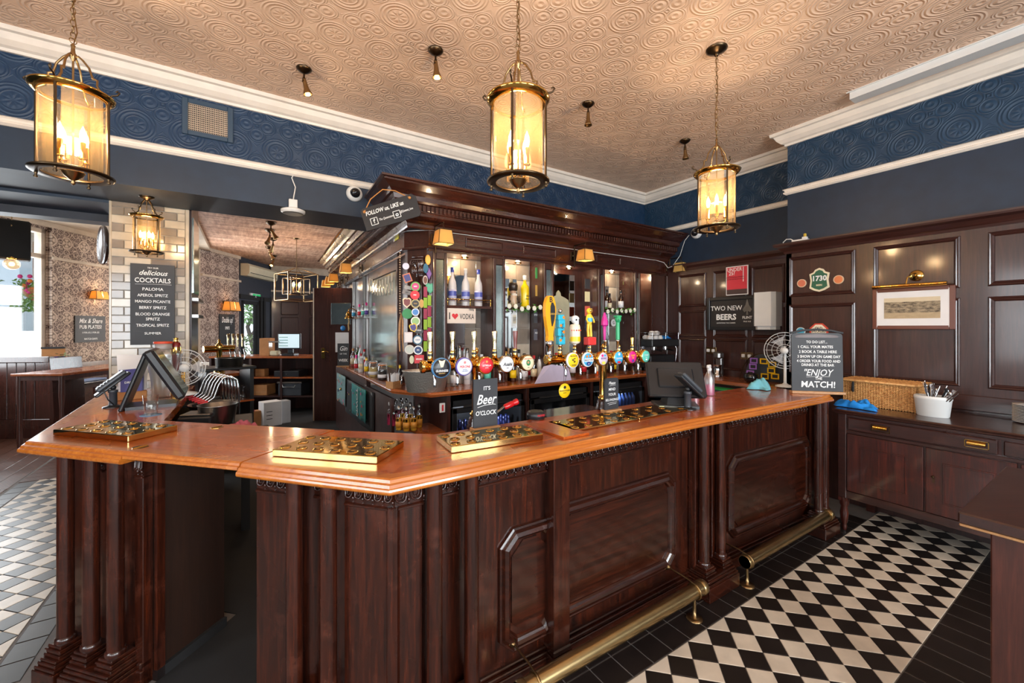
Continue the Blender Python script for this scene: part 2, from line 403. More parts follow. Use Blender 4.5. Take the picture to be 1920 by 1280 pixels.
    def tube(s, pts, r, n=6, closed=False, cap=True):
        pts = [Vector(p) for p in pts]; m = len(pts); rings = []
        up = None
        for i, p in enumerate(pts):
            a = pts[(i-1) % m] if (closed or i > 0) else p; b = pts[(i+1) % m] if (closed or i < m-1) else p
            d = (b-a).normalized()
            if up is None: up = d.orthogonal().normalized()
            up = (up-d*up.dot(d)); up = up.normalized() if up.length > 1e-6 else d.orthogonal().normalized()
            w = d.cross(up); rr = r[i] if isinstance(r, (list, tuple)) else r
            rings.append([tuple(p+(up*math.cos(2*PI*k/n)+w*math.sin(2*PI*k/n))*rr) for k in range(n)])
        if closed: rings.append(rings[0])
        return s.ring_loft(rings, cap and not closed, cap and not closed, True, True)
    def ball(s, c, r, n=10, m=7, sx=1, sy=1, sz=1):
        return s.lathe([(r*math.sin(PI*k/m), -r*sz*math.cos(PI*k/m)) for k in range(m+1)], n, c, True, False, sx, sy)
    def sweep(s, path, prof, closed=False, smooth=False):
        """profile [(outward offset, z)] carried along a plan path [(x, y)], mitred; outward = right of travel"""
        n = len(path); rings = []
        P = [Vector(p).to_2d() if len(p) > 2 else Vector(p) for p in path]
        for i in range(n):
            a = P[(i-1) % n] if (closed or i > 0) else None; b = P[(i+1) % n] if (closed or i < n-1) else None
            ns = []
            if a is not None: d = (P[i]-a).normalized(); ns.append(Vector((d.y, -d.x)))
            if b is not None: d = (b-P[i]).normalized(); ns.append(Vector((d.y, -d.x)))
            if len(ns) == 2:
                mm = (ns[0]+ns[1]).normalized(); k = 1/max(.3, mm.dot(ns[0])); nn = mm*k
            else: nn = ns[0]
            rings.append([(P[i].x+nn.x*o, P[i].y+nn.y*o, z) for o, z in prof])
        if closed: rings.append(rings[0])
        return s.ring_loft(rings, not closed, not closed, True, smooth)
    def build(s, name, mat, parent=None, world=False, kind=None, label=None, loc=None):
        me = bpy.data.meshes.new(name); me.from_pydata(s.v, [], s.f)
        mats = mat if isinstance(mat, (list, tuple)) else [mat]
        for q in mats: me.materials.append(q)
        me.polygons.foreach_set('material_index', s.mi); me.polygons.foreach_set('use_smooth', s.sm)
        if loc is not None: me.transform(Matrix.Translation(-Vector(loc)))
        me.update()
        return link(me, name, parent, world, kind, label, loc)
def link(me, name, parent=None, world=False, kind=None, label=None, loc=None):
    o = bpy.data.objects.new(name, me); COL.objects.link(o)
    if loc is not None: o.location = loc
    if parent is not None:
        o.parent = parent
        if world: o.matrix_parent_inverse = xf(parent).inverted()
    if kind: o['kind'] = kind
    if label: o['label'] = label
    return o
def xf(o):
    m = Matrix.LocRotScale(o.location, o.rotation_euler, o.scale)
    return (xf(o.parent) @ o.matrix_parent_inverse @ m) if o.parent else m
def thing(name, label, cat, loc=(0, 0, 0), rz=0, group=None, tilt=None):
    o = bpy.data.objects.new(name, None); COL.objects.link(o); o.empty_display_size = .05
    o.location = loc; o.rotation_euler = (0, 0, rz) if tilt is None else tilt
    o['label'] = label; o['category'] = cat
    if group: o['group'] = group
    return o
def tag(o, label, cat, group=None, kind=None):
    o['label'] = label; o['category'] = cat
    if group: o['group'] = group
    if kind: o['kind'] = kind
    return o
def dup(root, loc, rz=None, label=None, group=None, scale=None):
    r = root.copy(); COL.objects.link(r); r.location = loc
    if rz is not None: r.rotation_euler = (0, 0, rz)
    if label: r['label'] = label
    if group: r['group'] = group
    if scale: r.scale = (scale,)*3
    for ch in list(root.children):
        if ch.type == 'LIGHT' and ch.name.startswith('skip'): continue
        c = ch.copy(); COL.objects.link(c); c.parent = r
        for g in ch.children:
            d = g.copy(); COL.objects.link(d); d.parent = c
    return r
def S(name, mb, mat, parent=None):
    return mb.build(name, mat, parent, kind='structure' if parent is None else None)
_tc = {}
def text(s, size, mat, parent, loc=(0, 0, 0), rot=(PI/2, 0, 0), shear=0, align='CENTER', sx=1.0, bold=0, name='lettering'):
    key = (s, size, shear, align, sx, bold)
    if key not in _tc:
        cu = bpy.data.curves.new('lettering', 'FONT'); cu.body = s; cu.size = size; cu.shear = shear
        cu.align_x = align; cu.align_y = 'CENTER'; cu.resolution_u = 2; cu.offset = bold*size; cu.space_line = .95
        ob = bpy.data.objects.new('tmp', cu); COL.objects.link(ob)
        dg = bpy.context.evaluated_depsgraph_get(); me = bpy.data.meshes.new_from_object(ob.evaluated_get(dg))
        bpy.data.objects.remove(ob); bpy.data.curves.remove(cu)
        me.transform(Matrix.Diagonal((sx, 1, 1, 1))); _tc[key] = me
    me = _tc[key].copy(); me.materials.clear(); me.materials.append(mat)
    o = link(me, name, parent); o.location = loc; o.rotation_euler = rot
    return o
def arc(cx, cz, r, a0, a1, n=8, sx=1, sz=1):
    return [(cx+r*sx*math.cos(a0+(a1-a0)*i/n), cz+r*sz*math.sin(a0+(a1-a0)*i/n)) for i in range(n+1)]
# ================================================================ THE SETTING
CEIL = 3.68; FY = 4.28; RX = 4.78; RX2 = 5.2; BX = 5.2
def mtx(P0, P1, flip=False):
    """local x runs from P0 to P1 in plan, y is the wall's back side, z up"""
    P0 = Vector((P0[0], P0[1], 0)); P1 = Vector((P1[0], P1[1], 0)); d = (P1-P0).normalized()
    n = Vector((-d.y, d.x, 0))
    m = Matrix(((d.x, n.x, 0, P0.x), (d.y, n.y, 0, P0.y), (0, 0, 1, 0), (0, 0, 0, 1)))
    return m, (P1-P0).length
def put(mb, m):
    mb.v = [tuple(m @ Vector(v)) for v in mb.v]; return mb
# ---- floor
fl = MB().box((-4.2, -3.7, -.12), (6.2, 15.2, -.0032)).build('floor', M['fgrout'], kind='structure')
P = .1683; LX0, LY0 = 2.4547, 1.3236
def tile_mesh(name, poly, mat, h=.008, b=.0022, j=.0016):
    """one floor tile, its rim eased"""
    n = len(poly); cx = sum(p[0] for p in poly)/n; cy = sum(p[1] for p in poly)/n
    def sh(k):
        out = []
        for i in range(n):
            a, p, q = Vector(poly[i-1]), Vector(poly[i]), Vector(poly[(i+1) % n])
            d1 = (p-a).normalized(); d2 = (q-p).normalized()
            n1 = Vector((-d1.y, d1.x)); n2 = Vector((-d2.y, d2.x)); mm = (n1+n2).normalized()
            out.append(p+mm*(k/max(.35, mm.dot(n1))))
        return out
    g = sh(j); t = sh(j+b)
    vs = [(x, y, -.008) for x, y in g]+[(x, y, -b*.6) for x, y in g]+[(x, y, 0) for x, y in t]
    fs = [tuple(range(2*n, 3*n))]
    for k in (0, 1):
        for i in range(n):
            j = (i+1) % n; fs.append((k*n+i, k*n+j, (k+1)*n+j, (k+1)*n+i))
    me = bpy.data.meshes.new(name); me.from_pydata(vs, [], fs); me.materials.append(mat); me.update(); return me
def lay(me, x, y, name, rz=0):
    o = link(me, name, fl); o.location = (x, y, random.uniform(-.0006, .0004)); o.rotation_euler = (0, 0, rz)
h2 = P/2
dia = [(h2, 0), (0, h2), (-h2, 0), (0, -h2)]
tri = [(-h2, 0), (0, -h2), (h2, 0)]        # base on the border, apex towards -y
mb_d, mw_d = tile_mesh('black_tile', dia, M['ftile_b']), tile_mesh('cream_tile', dia, M['ftile_w'])
mw_t = tile_mesh('half_tile', tri, M['ftile_w'])
for k in range(-8, 15):
    x = LX0+P*k
    for j in range(4): lay(mb_d, x, LY0-h2-P*j, 'black_tile')
    for j in range(3): lay(mw_d, x+h2, LY0-P-P*j, 'cream_tile')
    lay(mw_t, x+h2, LY0, 'half_tile'); lay(mw_t, x+h2, LY0-4*P, 'half_tile', PI)
# black border strips either side of the runner
def rect(a, b): return [(0, 0), (a, 0), (a, b), (0, b)]
m_b1 = tile_mesh('border_tile', rect(.1465, .1465), M['ftile_b'], j=.0032)
m_b2 = tile_mesh('border_tile', rect(.15, .30), M['ftile_b'], j=.0032)
for i in range(24):
    x = .95+.1465*i
    lay(m_b1, x, LY0, 'border_tile')
    if 1.0 < x < 4.2: lay(m_b1, x, LY0+.1465, 'border_tile')
for i in range(18): lay(m_b2, 1.9+.15*i, LY0-4*P-.30, 'border_tile')
# the runner left of the bar, going away
P2 = .172; q2 = P2/2
dia2 = [(q2, 0), (0, q2), (-q2, 0), (0, -q2)]
mb2, mw2 = tile_mesh('black_tile', dia2, M['ftile_b']), tile_mesh('cream_tile', dia2, M['ftile_w'])
mt2 = tile_mesh('half_tile', [(-q2, 0), (0, -q2), (q2, 0)], M['ftile_w'])
for k in range(-4, 17):
    y = 3.633+P2*k
    for j in range(5): lay(mb2, -1.03-q2-P2*j, y, 'black_tile')
    for j in range(4): lay(mw2, -1.03-P2-P2*j, y+q2, 'cream_tile')
    lay(mt2, -1.03, y+q2, 'half_tile', -PI/2); lay(mt2, -1.03-5*P2, y+q2, 'half_tile', PI/2)
m_b3 = tile_mesh('border_tile', rect(.13, .172), M['ftile_b'], j=.003)
for k in range(-4, 18):
    lay(m_b3, -1.02, 3.547+P2*k, 'border_tile')
    if k < 17: lay(m_b3, -1.03-5*P2-.14, 3.547+P2*k, 'border_tile')
# boards beyond the runner and lino behind the bar
for i in range(9):
    w = .15; x = -2.06-w*(i+1)
    MB().bev((x+.002, 1.2, -.008), (x+w-.002, 9.6, .001), .002).build('floor_board', M['plank'], fl)
for i in range(20):
    MB().bev((-2.04, 6.5+i*.15, -.008), (-1.05, 6.648+i*.15, .001), .002).build('floor_board', M['plank'], fl)
MB().prism([(-.5, 3.3), (-.05, 2.85), (-.45, 2.40), (.0, 1.9), (.45, 2.35), (.85, 2.0), (5.2, 2.0), (5.2, 12), (-.5, 12)][:9], -.008, .002).build('lino', M['rubber'], fl, label='worn black lino behind the bar')
MB().box((1.9, -.6, -.008), (4.0, .348, .004)).build('rug_strip', plain('patterned_carpet', (120, 84, 58), .95, vary=.5), fl, label='brown patterned carpet')

# ---- ceilings
MB().box((-4.0, -3.5, CEIL), (5.4, FY+.1, CEIL+.1)).build('ceiling', M['ceiling'], kind='structure')
C2 = 3.5
MB().box((-.72, 4.88, C2), (6.2, 14.6, C2+.1)).build('ceiling_beyond', M['weave'], kind='structure')
MB().box((-5.5, 4.88, 3.42), (-.72, 14.6, 3.5)).build('ceiling_bay', M['cream'], kind='structure')
# ---- walls with their embossed friezes
def two(mb, lo, hi, a, b, zs, mats, name):
    m = MB()
    m.k = 0; m.box((lo[0], lo[1], 0), (hi[0], hi[1], zs)); m.k = 1; m.box((lo[0], lo[1], zs), (hi[0], hi[1], CEIL))
    return m.build(name, mats, kind='structure')
two(None, (RX, -3.5), (5.4, 2.08), 0, 0, 3.05, [M['navy'], M['frieze_y']], 'wall_right')
two(None, (RX2, 2.08), (5.4, FY+.6), 0, 0, 3.05, [M['navy'], M['frieze_y']], 'wall_right_recess')
m = MB(); m.k = 0; m.box((-4.0, FY, 2.745), (RX2, 4.88, 3.07)); m.k = 1; m.box((-4.0, FY, 3.07), (RX2, 4.88, CEIL))
m.build('wall_beam', [M['navy'], M['frieze_x']], kind='structure')
MB().box((-5.0, 5.4, 2.65), (-1.12, 5.6, 3.42)).build('wall_band', M['navy_dark'], kind='structure')
MB().box((-5.0, 4.88, 2.72), (-1.006, 5.4, 2.80)).build('ceiling_step', M['navy'], kind='structure')
MB().box((-5.0, 5.385, 2.86), (-1.12, 5.4, 2.875)).build('trim_5', M['white'], kind='structure')
# rear and left walls of the room, with street windows, behind and beside the camera
def wall_windows(P0, P1, holes, name, zt=CEIL, th=.12, mat=None):
    """holes: (u0, u1, z0, z1)"""
    mt, L = mtx(P0, P1); mb = MB(); u = 0
    for (u0, u1, z0, z1) in sorted(holes):
        mb.box((u, 0, 0), (u0, th, zt)); mb.box((u0, 0, 0), (u1, th, z0)); mb.box((u0, 0, z1), (u1, th, zt)); u = u1
    mb.box((u, 0, 0), (L, th, zt)); put(mb, mt)
    return mb.build(name, mat or M['navy'], kind='structure'), mt
def window(name, mt, hole, rails=(), bars=(), th=.12, fw=.06, mat=None, glass=True):
    u0, u1, z0, z1 = hole; mat = mat or M['white']
    fr = MB()
    fr.box((u0, .02, z0), (u0+fw, th-.02, z1)); fr.box((u1-fw, .02, z0), (u1, th-.02, z1))
    fr.box((u0, .02, z0), (u1, th-.02, z0+fw)); fr.box((u0, .02, z1-fw), (u1, th-.02, z1))
    for r in rails: fr.box((u0, .02, r-fw/2), (u1, th-.02, r+fw/2))
    for b in bars: fr.box((b-fw/2, .02, z0), (b+fw/2, th-.02, z1))
    o = put(fr, mt).build(name, mat, kind='structure')
    if glass:
        us = [u0]+sorted(bars)+[u1]; zs = [z0]+sorted(rails)+[z1]
        for i in range(len(us)-1):
            for j in range(len(zs)-1):
                put(MB().box((us[i]+fw*.4, th/2-.003, zs[j]+fw*.4), (us[i+1]-fw*.4, th/2+.003, zs[j+1]-fw*.4)), mt).build('pane', M['window_glass'], o)
    return o
# outward normal is +y local; walls run so that the room is on -y
wr, mt = wall_windows((5.4, -3.5), (-4.0, -3.5), [(2.4, 4.0, .9, 2.9), (4.8, 6.4, .9, 2.9), (7.2, 8.8, .9, 2.9)], 'wall_rear')
for i, u in enumerate((2.4, 4.8, 7.2)): window('window_%d' % (4+i), mt, (u, u+1.6, .9, 2.9), (2.2,), (u+.8,))
wl, mt = wall_windows((-4.0, -3.5), (-4.0, 4.88), [(1.1, 2.7, .9, 2.9), (3.8, 5.4, .9, 2.9)], 'wall_left')
for i, u in enumerate((1.1, 3.8)): window('window_%d' % (7+i), mt, (u, u+1.6, .9, 2.9), (2.2,), (u+.8,))
# crown and picture rails
crown = [(0, 3.545), (.018, 3.545), (.022, 3.565), (.045, 3.575), (.075, 3.605), (.095, 3.645), (.12, 3.65), (.125, 3.68), (0, 3.68)]
path = [(-4.0, FY), (RX2, FY), (RX2, 2.08), (RX, 2.08), (RX, -3.5)]
MB().sweep(path, crown).build('trim_1', M['white'], kind='structure')
rail = [(0, 3.035), (.012, 3.035), (.03, 3.05), (.03, 3.06), (.018, 3.068), (.024, 3.08), (.036, 3.09), (.02, 3.10), (0, 3.10)]
MB().sweep(path[:2], rail).build('trim_2', M['white'], kind='structure')
MB().sweep(path[1:3], rail).build('trim_3', M['white'], kind='structure')
MB().sweep(path[2:], rail).build('trim_4', M['white'], kind='structure')
# white cable trunking along the ceiling near the right wall
t = MB(); t.prism([(4.38, -3.0), (4.50, -3.0), (4.50, 1.42), (4.38, 1.42)], 3.615, 3.68)
t.box((4.365, -3.0, 3.672), (4.38, 1.44, 3.679)); t.box((4.50, -3.0, 3.655), (4.512, 1.40, 3.668))
tag(t.build('cable_trunking', M['white_plastic']), 'long white cable trunking fixed to the ceiling above the right wall', 'trunking')

# ---- the tiled pillar carrying the beam
PX0, PX1, PY = -1.0, -.455, 4.88
pil = MB().box((PX0+.012, PY+.012, 0), (PX1-.008, 5.55, C2)).build('pillar', M['grout'], kind='structure')
tw, thh = .182, .073
tms = {}
def pil_tile(x0, x1, z0, z1, k, side=False):
    g = .0022
    if side: b = MB().bev((PX1-.010, x0+g, z0+g), (PX1, x1-g, z1-g), .003)
    else: b = MB().bev((x0+g, PY, z0+g), (x1-g, PY+.014, z1-g), .003)
    b.build('tile', M[('tile_light', 'tile_mid', 'tile_dark')[k]], pil)
z = .95; row = 0
while z < 2.74:
    z1 = min(z+thh, 2.745); x = PX0+(-tw/2 if row % 2 else 0)
    c = 0
    while x < PX1-.001:
        a, b = max(x, PX0), min(x+tw, PX1-.03)
        if b-a > .01:
            mid = PX0+.09 < (a+b)/2 < PX1-.12
            k = (0 if random.random() < .62 else 1) if ((c+row) % 2 == 0) else (1 if random.random() < .75 else 2)
            pil_tile(a, b, z, z1, k)
        x += tw; c += 1
    z = z1; row += 1
MB().bev((PX1-.03, PY-.004, .9), (PX1, PY+.012, 2.745), .004).build('corner_strip', M['tile_light'], pil)
MB().bev((PX0-.006, PY-.004, .9), (PX0+.012, PY+.014, 2.745), .004).build('corner_strip', M['tile_light'], pil)
# wooden upright with mirror behind the pillar's side
m = MB(); m.box((PX1-.01, 4.93, .2), (PX1+.012, 5.55, C2)); m.build('side_board', M['panel_v'], pil)
MB().box((PX1+.012, 5.0, 1.98), (PX1+.022, 5.5, 2.70)).build('old_mirror', M['mirror_old'], pil)
MB().box((PX1+.012, 4.98, 1.9), (PX1+.06, 5.52, 1.93)).build('ledge', M['steel'], pil)
MB().box((PX1+.012, 4.98, 1.74), (PX1+.06, 5.52, 1.77)).build('ledge', M['steel'], pil)

# ---- window wall of the bay at far left, then papered walls of the room beyond
A0 = pw(0, 600, 6.3); A1 = pw(205, 600, 8.19)
mt, L = mtx(A0, A1)
dirA = (A1-A0).normalized(); S0 = A0-dirA*3.0; S1 = A1+dirA*2.3
WA0, WA1 = S0, S1
mt, L = mtx(S0, S1); mtw = mt
iv = mt.inverted()
def uof(px, P0=None):
    """distance along the wall for a picture column"""
    d = _ray(px, 600); d.z = 0
    # intersect ray with the wall line
    o = Vector((WA0.x, WA0.y, 0)); w = Vector((dirA.x, dirA.y, 0))
    det = d.x*(-w.y)-d.y*(-w.x)
    t = (o.x*(-w.y)-o.y*(-w.x))/det
    return (iv @ (d*t)).x
uw = uof(88)
hole1 = (.6, uw, .95, 3.30)
wl2, _ = wall_windows(S0, S1, [hole1], 'wall_bay', 3.42, .15, M['paper1'])
wn = window('window_1', mt, hole1, (2.84,), (1.6,), .15, .07, M['cream'])
# splayed, brightly lit reveal strip beside the window
put(MB().box((uof(91), -.05, .9), (uof(112), .0, 3.42)), mt).build('wall_reveal', M['paper1'], kind='structure')
put(MB().box((uof(91), -.075, 2.80), (L, 0, 2.85)), mt).build('trim_6', M['cream'], kind='structure')
put(MB().box((0, -.06, 3.34), (L, 0, 3.42)), mt).build('trim_7', M['cream'], kind='structure')
put(MB().box((uof(112), -.03, 0), (L, 0, 1.0)), mt).build('baseboard_bay', M['booth'], kind='structure')
MB().box((-5.2, 4.80, 0), (-3.9, 4.95, 3.5)).build('wall_leak_block', M['navy'], kind='structure')  # unseen wall piece added to stop light leaking in
MB().box((-5.0, 4.9, 0), (-4.6, 7.0, 3.5)).build('wall_leak_block_left', M['navy'], kind='structure')  # added out of view, closes the rest of the light leak
# second papered wall
B0 = pw(376, 600, 9.4); B1 = pw(448, 600, 10.8); B2 = pw(508, 600, 12.5)
mtb, Lb = mtx(B0, B1)
wb, mt2 = wall_windows(pw(330, 600, 8.3), B0, [(.15, 1.0, .9, 3.1)], 'wall_second_bay', C2, .15, M['cream'])
window('window_2', mt2, (.15, 1.0, .9, 3.1), (2.4,), (), .15)
wb, _ = wall_windows(B0, B1, [], 'wall_papered', C2, .15, M['paper2'])
put(MB().box((0, -.05, 2.82), (Lb+.02, 0, 2.87)), mtb).build('trim_8', M['cream'], kind='structure')
put(MB().box((.0, -.05, 3.42), (Lb, 0, 3.5)), mtb).build('trim_9', M['cream'], kind='structure')
# wall with the garden door
mtc, Lc = mtx(B1, B2)
hd = (.12, .98, .06, 2.36)
wc, _ = wall_windows(B1, B2, [hd], 'wall_garden', C2, .15, M['navy_dark'])
dr = MB()
f = .09
for a in (((hd[0], -.02, 0), (hd[0]+f, .1, 2.36)), ((hd[1]-f, -.02, 0), (hd[1], .1, 2.36)), ((hd[0], -.02, 2.36-f), (hd[1], .1, 2.36)), ((hd[0], -.02, .06), (hd[1], .1, .3))): dr.box(*a)
dr.box((hd[1]+.02, -.06, 0), (hd[1]+.12, 0, 2.5)); dr.box((hd[1]+.2, -.06, 0), (hd[1]+.3, 0, 2.5)); dr.box((0, -.04, 2.40), (Lc, 0, 2.52))
dd = put(dr, mtc).build('door_1', M['black_matt'], kind='structure')
put(MB().box((hd[0]+f, .03, .3), (hd[1]-f, .04, 2.27)), mtc).build('pane', M['window_glass'], dd)
# far wall with tall panelled doors
YF = B2.y
MB().box((B2.x-.02, YF, 0), (6.2, YF+.15, C2)).build('wall_far', M['navy_dark'], kind='structure')
MB().sweep([(B2.x, YF), (6.2, YF)], [(0, 3.3), (.06, 3.3), (.12, 3.46), (.12, 3.5), (0, 3.5)]).build('trim_10', M['cream'], kind='structure')
MB().sweep([(B2.x, YF), (6.2, YF)], [(0, 2.72), (.03, 2.72), (.03, 2.77), (0, 2.77)]).build('trim_11', M['cream'], kind='structure')
pl = MB(); x0 = B2.x+.02
pl.box((x0, YF-.06, 0), (x0+4.2, YF, 2.55)); pl = pl.build('wall_far_panelling', M['panel_v'], kind='structure')
for i in range(4):
    a = x0+.12+i*.80
    for z0, z1 in ((.3, 1.95), (2.02, 2.42)):
        MB().bev((a+.12, YF-.085, z0), (a+.60, YF-.06, z1), .02).build('panel', M['panel_v'], pl)
wx, mt3 = wall_windows((6.2, 14.6), (6.2, 4.88), [(1.6, 3.4, .9, 3.0), (5.0, 6.8, .9, 3.0)], 'wall_beyond_right', C2, .15, M['navy_dark'])
window('window_9', mt3, (1.6, 3.4, .9, 3.0), (2.3,), (.9+1.6,), .15); window('window_10', mt3, (5.0, 6.8, .9, 3.0), (2.3,), (5.9,), .15)  # unseen windows, added to let extra light into the room beyond
# outside the garden door and window: pavement, pale building fronts
MB().box((-16, -16, -.3), (16, 26, -.14)).build('street_ground', plain('pale_pavement', (170, 168, 164), .9), kind='structure')
# ================================================================ THE BAR
K = .982; ZT = 1.10
def sc(l): return [(x*K, y*K) for x, y in l]
S5, S4, S3, S2, S1, SM, S0 = sc([(-1.08, 4.95), (-.94, 2.98), (-.48, 2.48), (-.04, 2.02), (.43, 1.49), (2.2, 1.49), (4.06, 1.42)])
I0, I1, I2, I3, I4, I5 = sc([(4.1, 2.05), (.82, 2.03), (.40, 2.40), (-.087, 2.87), (-.42, 3.2), (-.42, 4.95)])
def offs(path, o):
    n = len(path); out = []; Q = [Vector(p) for p in path]
    for i in range(n):
        ns = []
        if i > 0: d = (Q[i]-Q[i-1]).normalized(); ns.append(Vector((d.y, -d.x)))
        if i < n-1: d = (Q[i+1]-Q[i]).normalized(); ns.append(Vector((d.y, -d.x)))
        nn = ns[0] if len(ns) == 1 else (ns[0]+ns[1]).normalized()*(1/((ns[0]+ns[1]).normalized().dot(ns[0])))
        out.append(tuple(Q[i]+nn*o))
    return out
FULL = [S5, S4, S3, S2, S1, SM, S0]
bar = thing('bar_counter', 'dark carved wooden bar counter with a glossy orange worktop, cornered in the middle', 'bar counter', (.43, 1.7, 0))
prof_edge = [(-.08, ZT), (-.034, ZT), (-.026, ZT-.004), (-.022, ZT-.014), (-.012, ZT-.018), (-.008, ZT-.028), (-.002, ZT-.031), (0, ZT-.038), (0, ZT-.044), (-.004, ZT-.050), (-.012, ZT-.052), (-.08, ZT-.052)]
prof_thin = [(-.08, ZT+.002), (-.030, ZT+.002), (-.022, ZT-.003), (-.020, ZT-.012), (-.012, ZT-.015), (-.010, ZT-.026), (-.014, ZT-.030), (-.08, ZT-.030)]
inn = offs(FULL, -.08)
def slab(outer, inner, mat, z0=ZT-.052, z1=ZT):
    MB().prism(list(outer)+list(inner), z0, z1).build('worktop', mat, bar, world=True)
slab(inn[4:], [I0, I1], M['top_x']); slab([inn[3], inn[4]], [I1, I2], M['top_d'])
slab([inn[1], inn[2]], [I3, I4], M['top_d']); slab([inn[0], inn[1]], [I4, I5], M['top_y'])
e = MB()
def edge_run(idx, prof, name='worktop_edge'):
    path = [FULL[i] for i in idx]; rings = [[(p[0], p[1]) for p in path]]
    O = {o: offs(FULL, o) for o in {a for a, _ in prof}}
    rg = [[(O[o][i][0], O[o][i][1], z) for o, z in prof] for i in idx]
    MB().ring_loft(rg, True, True, True, False).build(name, M['edge'], bar, world=True)
edge_run([3, 4], prof_edge); edge_run([4, 5, 6], prof_edge); edge_run([1, 2], prof_edge); edge_run([0, 1], prof_edge)
# right-hand end of the worktop
# flap
g = .004
fd = (Vector(S2)-Vector(S3)).normalized()*g
fa, fb = tuple(Vector(S3)+fd), tuple(Vector(S2)-fd)
fl2 = MB().prism([tuple(Vector(inn[2])+fd), tuple(Vector(inn[3])-fd), tuple(Vector(I2)-fd), tuple(Vector(I3)+fd)], ZT-.03, ZT+.002).build('flap', M['top_d'], bar, world=True, label='lift-up flap of the orange worktop')
O = {o: offs([fa, fb], o) for o in {a for a, _ in prof_thin}}
MB().ring_loft([[(O[o][i][0], O[o][i][1], z) for o, z in prof_thin] for i in (0, 1)], True, True, True, False).build('flap_edge', M['edge'], fl2)
# brass flap hinges
for P0, Q in ((Vector(S3), Vector(I3)),):
    for t in (.16, .86):
        p = P0.lerp(Q, t); d = (Q-P0).normalized(); nrm = Vector((d.y, -d.x))
        h = MB()
        for s in (-1, 1):
            a = p+nrm*s*.002; b = p+nrm*s*.030
            h.prism([tuple(a-d*.028), tuple(a+d*.028), tuple(b+d*.016), tuple(b-d*.016)], ZT+.002, ZT+.0035)
        h.cyl((p.x-d.x*.028, p.y-d.y*.028, ZT+.003), (p.x+d.x*.028, p.y+d.y*.028, ZT+.003), .004)
        h.build('hinge', M['brass'], bar, world=True)
# ---- carcass
REC = -.135
bo = offs(FULL, REC)
def carcass(o, i, mat, nm='carcass'): MB().prism(list(o)+list(i), 0, ZT-.052).build(nm, mat, bar, world=True)
ins = lambda p, dx, dy: (p[0]+dx, p[1]+dy)
du = (Vector(S2)-Vector(S1)).normalized(); dn = Vector((du.y, -du.x))  # along the diagonal; dn points inwards
if dn.x < 0: dn = -dn
side_r = tuple(Vector(bo[3])-du*.0); 
carcass([bo[3], bo[4], bo[5], bo[6]], [ins(I0, -.02, -.04), ins(I1, 0, -.05), ins(I2, .0, -.05)], M['front_v'])
carcass([bo[0], bo[1], bo[2]], [tuple(Vector(I3)+Vector((-.03, -.03))), ins(I4, -.04, -.02), ins(I5, -.04, 0)], M['front_v'])
# dark boarded side of the flap passage
a = Vector(bo[2])+du*(-.0); b = Vector(I3)+Vector((-.03, -.03))
pd = (b-a).normalized(); pn = Vector((pd.y, -pd.x))
if pn.x < 0: pn = -pn
MB().prism([tuple(a), tuple(b), tuple(b+pn*.012), tuple(a+pn*.012)], .03, ZT-.055).build('passage_side', M['passage'], bar, world=True)
MB().prism([tuple(a-pd*.0), tuple(a+pd*.035), tuple(a+pd*.035+pn*.03), tuple(a-pd*.0+pn*.03)], 0, ZT-.055).build('passage_post', M['front_v'], bar, world=True)
MB().prism([tuple(a), tuple(b), tuple(b+pn*.03), tuple(a+pn*.03)], 0, .05).build('passage_skirting', M['rubber'], bar, world=True)

# ---- frames for working along each front
class Run:
    def __init__(s, A, B):
        s.A = Vector(A); s.B = Vector(B); s.d = (s.B-s.A).normalized(); s.n = Vector((s.d.y, -s.d.x)); s.L = (s.B-s.A).length
    def p(s, u, out=0): return s.A+s.d*u+s.n*out
    def u(s, px, out):
        """distance along the run of a picture column, at offset out from the lip line"""
        r = _ray(px, 600); r = Vector((r.x, r.y)); o = s.A+s.n*out
        det = r.x*(-s.d.y)-r.y*(-s.d.x); t = (o.x*(-s.d.y)-o.y*(-s.d.x))/det
        return ((r*t)-o).dot(s.d)
    def m(s, out):
        """matrix: local x along, y = inwards, z up; local y = 0 at the offset plane"""
        o = s.A+s.n*out
        return Matrix(((s.d.x, -s.n.x, 0, o.x), (s.d.y, -s.n.y, 0, o.y), (0, 0, 1, 0), (0, 0, 0, 1)))
RR = Run(S1, SM); RE = Run(SM, S0); RD = Run(S2, S1); RL = Run(S4, S3)
RW = Run(S1, (S0[0], S1[1]))       # whole right run, straight
def column(run, u):
    m = run.m(-.046); r = .031
    c = MB(); c.lathe([(r*1.0, .19), (r, .24), (r*.99, .6), (r*.97, ZT-.09), (r*.97, ZT-.055)], 20, (u, 0, 0))
    c.lathe([(r*1.22, .175), (r*1.25, .185), (r*1.2, .195), (r*1.04, .20)], 20, (u, 0, 0))
    put(c, m).build('column', M['front_v'], bar, world=True)
def plinth(run, u0, u1, cols, depth=.11):
    m = run.m(-.046); p = MB()
    a, b, f, k = u0, u1, -.072, depth
    def step(g, z0, z1): p.bev((a+g, f+g, z0), (b-g, k, z1), .003)
    step(-.012, 0, .085); step(-.006, .085, .100); step(.002, .10, .116); step(.008, .116, .128)
    for c in cols:
        for g, z0, z1 in ((.052, .128, .142), (.046, .142, .156), (.050, .156, .164), (.042, .164, .178)):
            p.bev((c-g, -g, z0), (c+g, min(k, g+.01), z1), .003)
    put(p, m).build('plinth', M['front_h'], bar, world=True)
def board(run, u0, u1, out, z0, z1, nm='board', mat='front_v', th=.05, b=.003):
    m = run.m(out); put(MB().bev((u0, 0, z0), (u1, th, z1), b), m).build(nm, M[mat], bar, world=True)
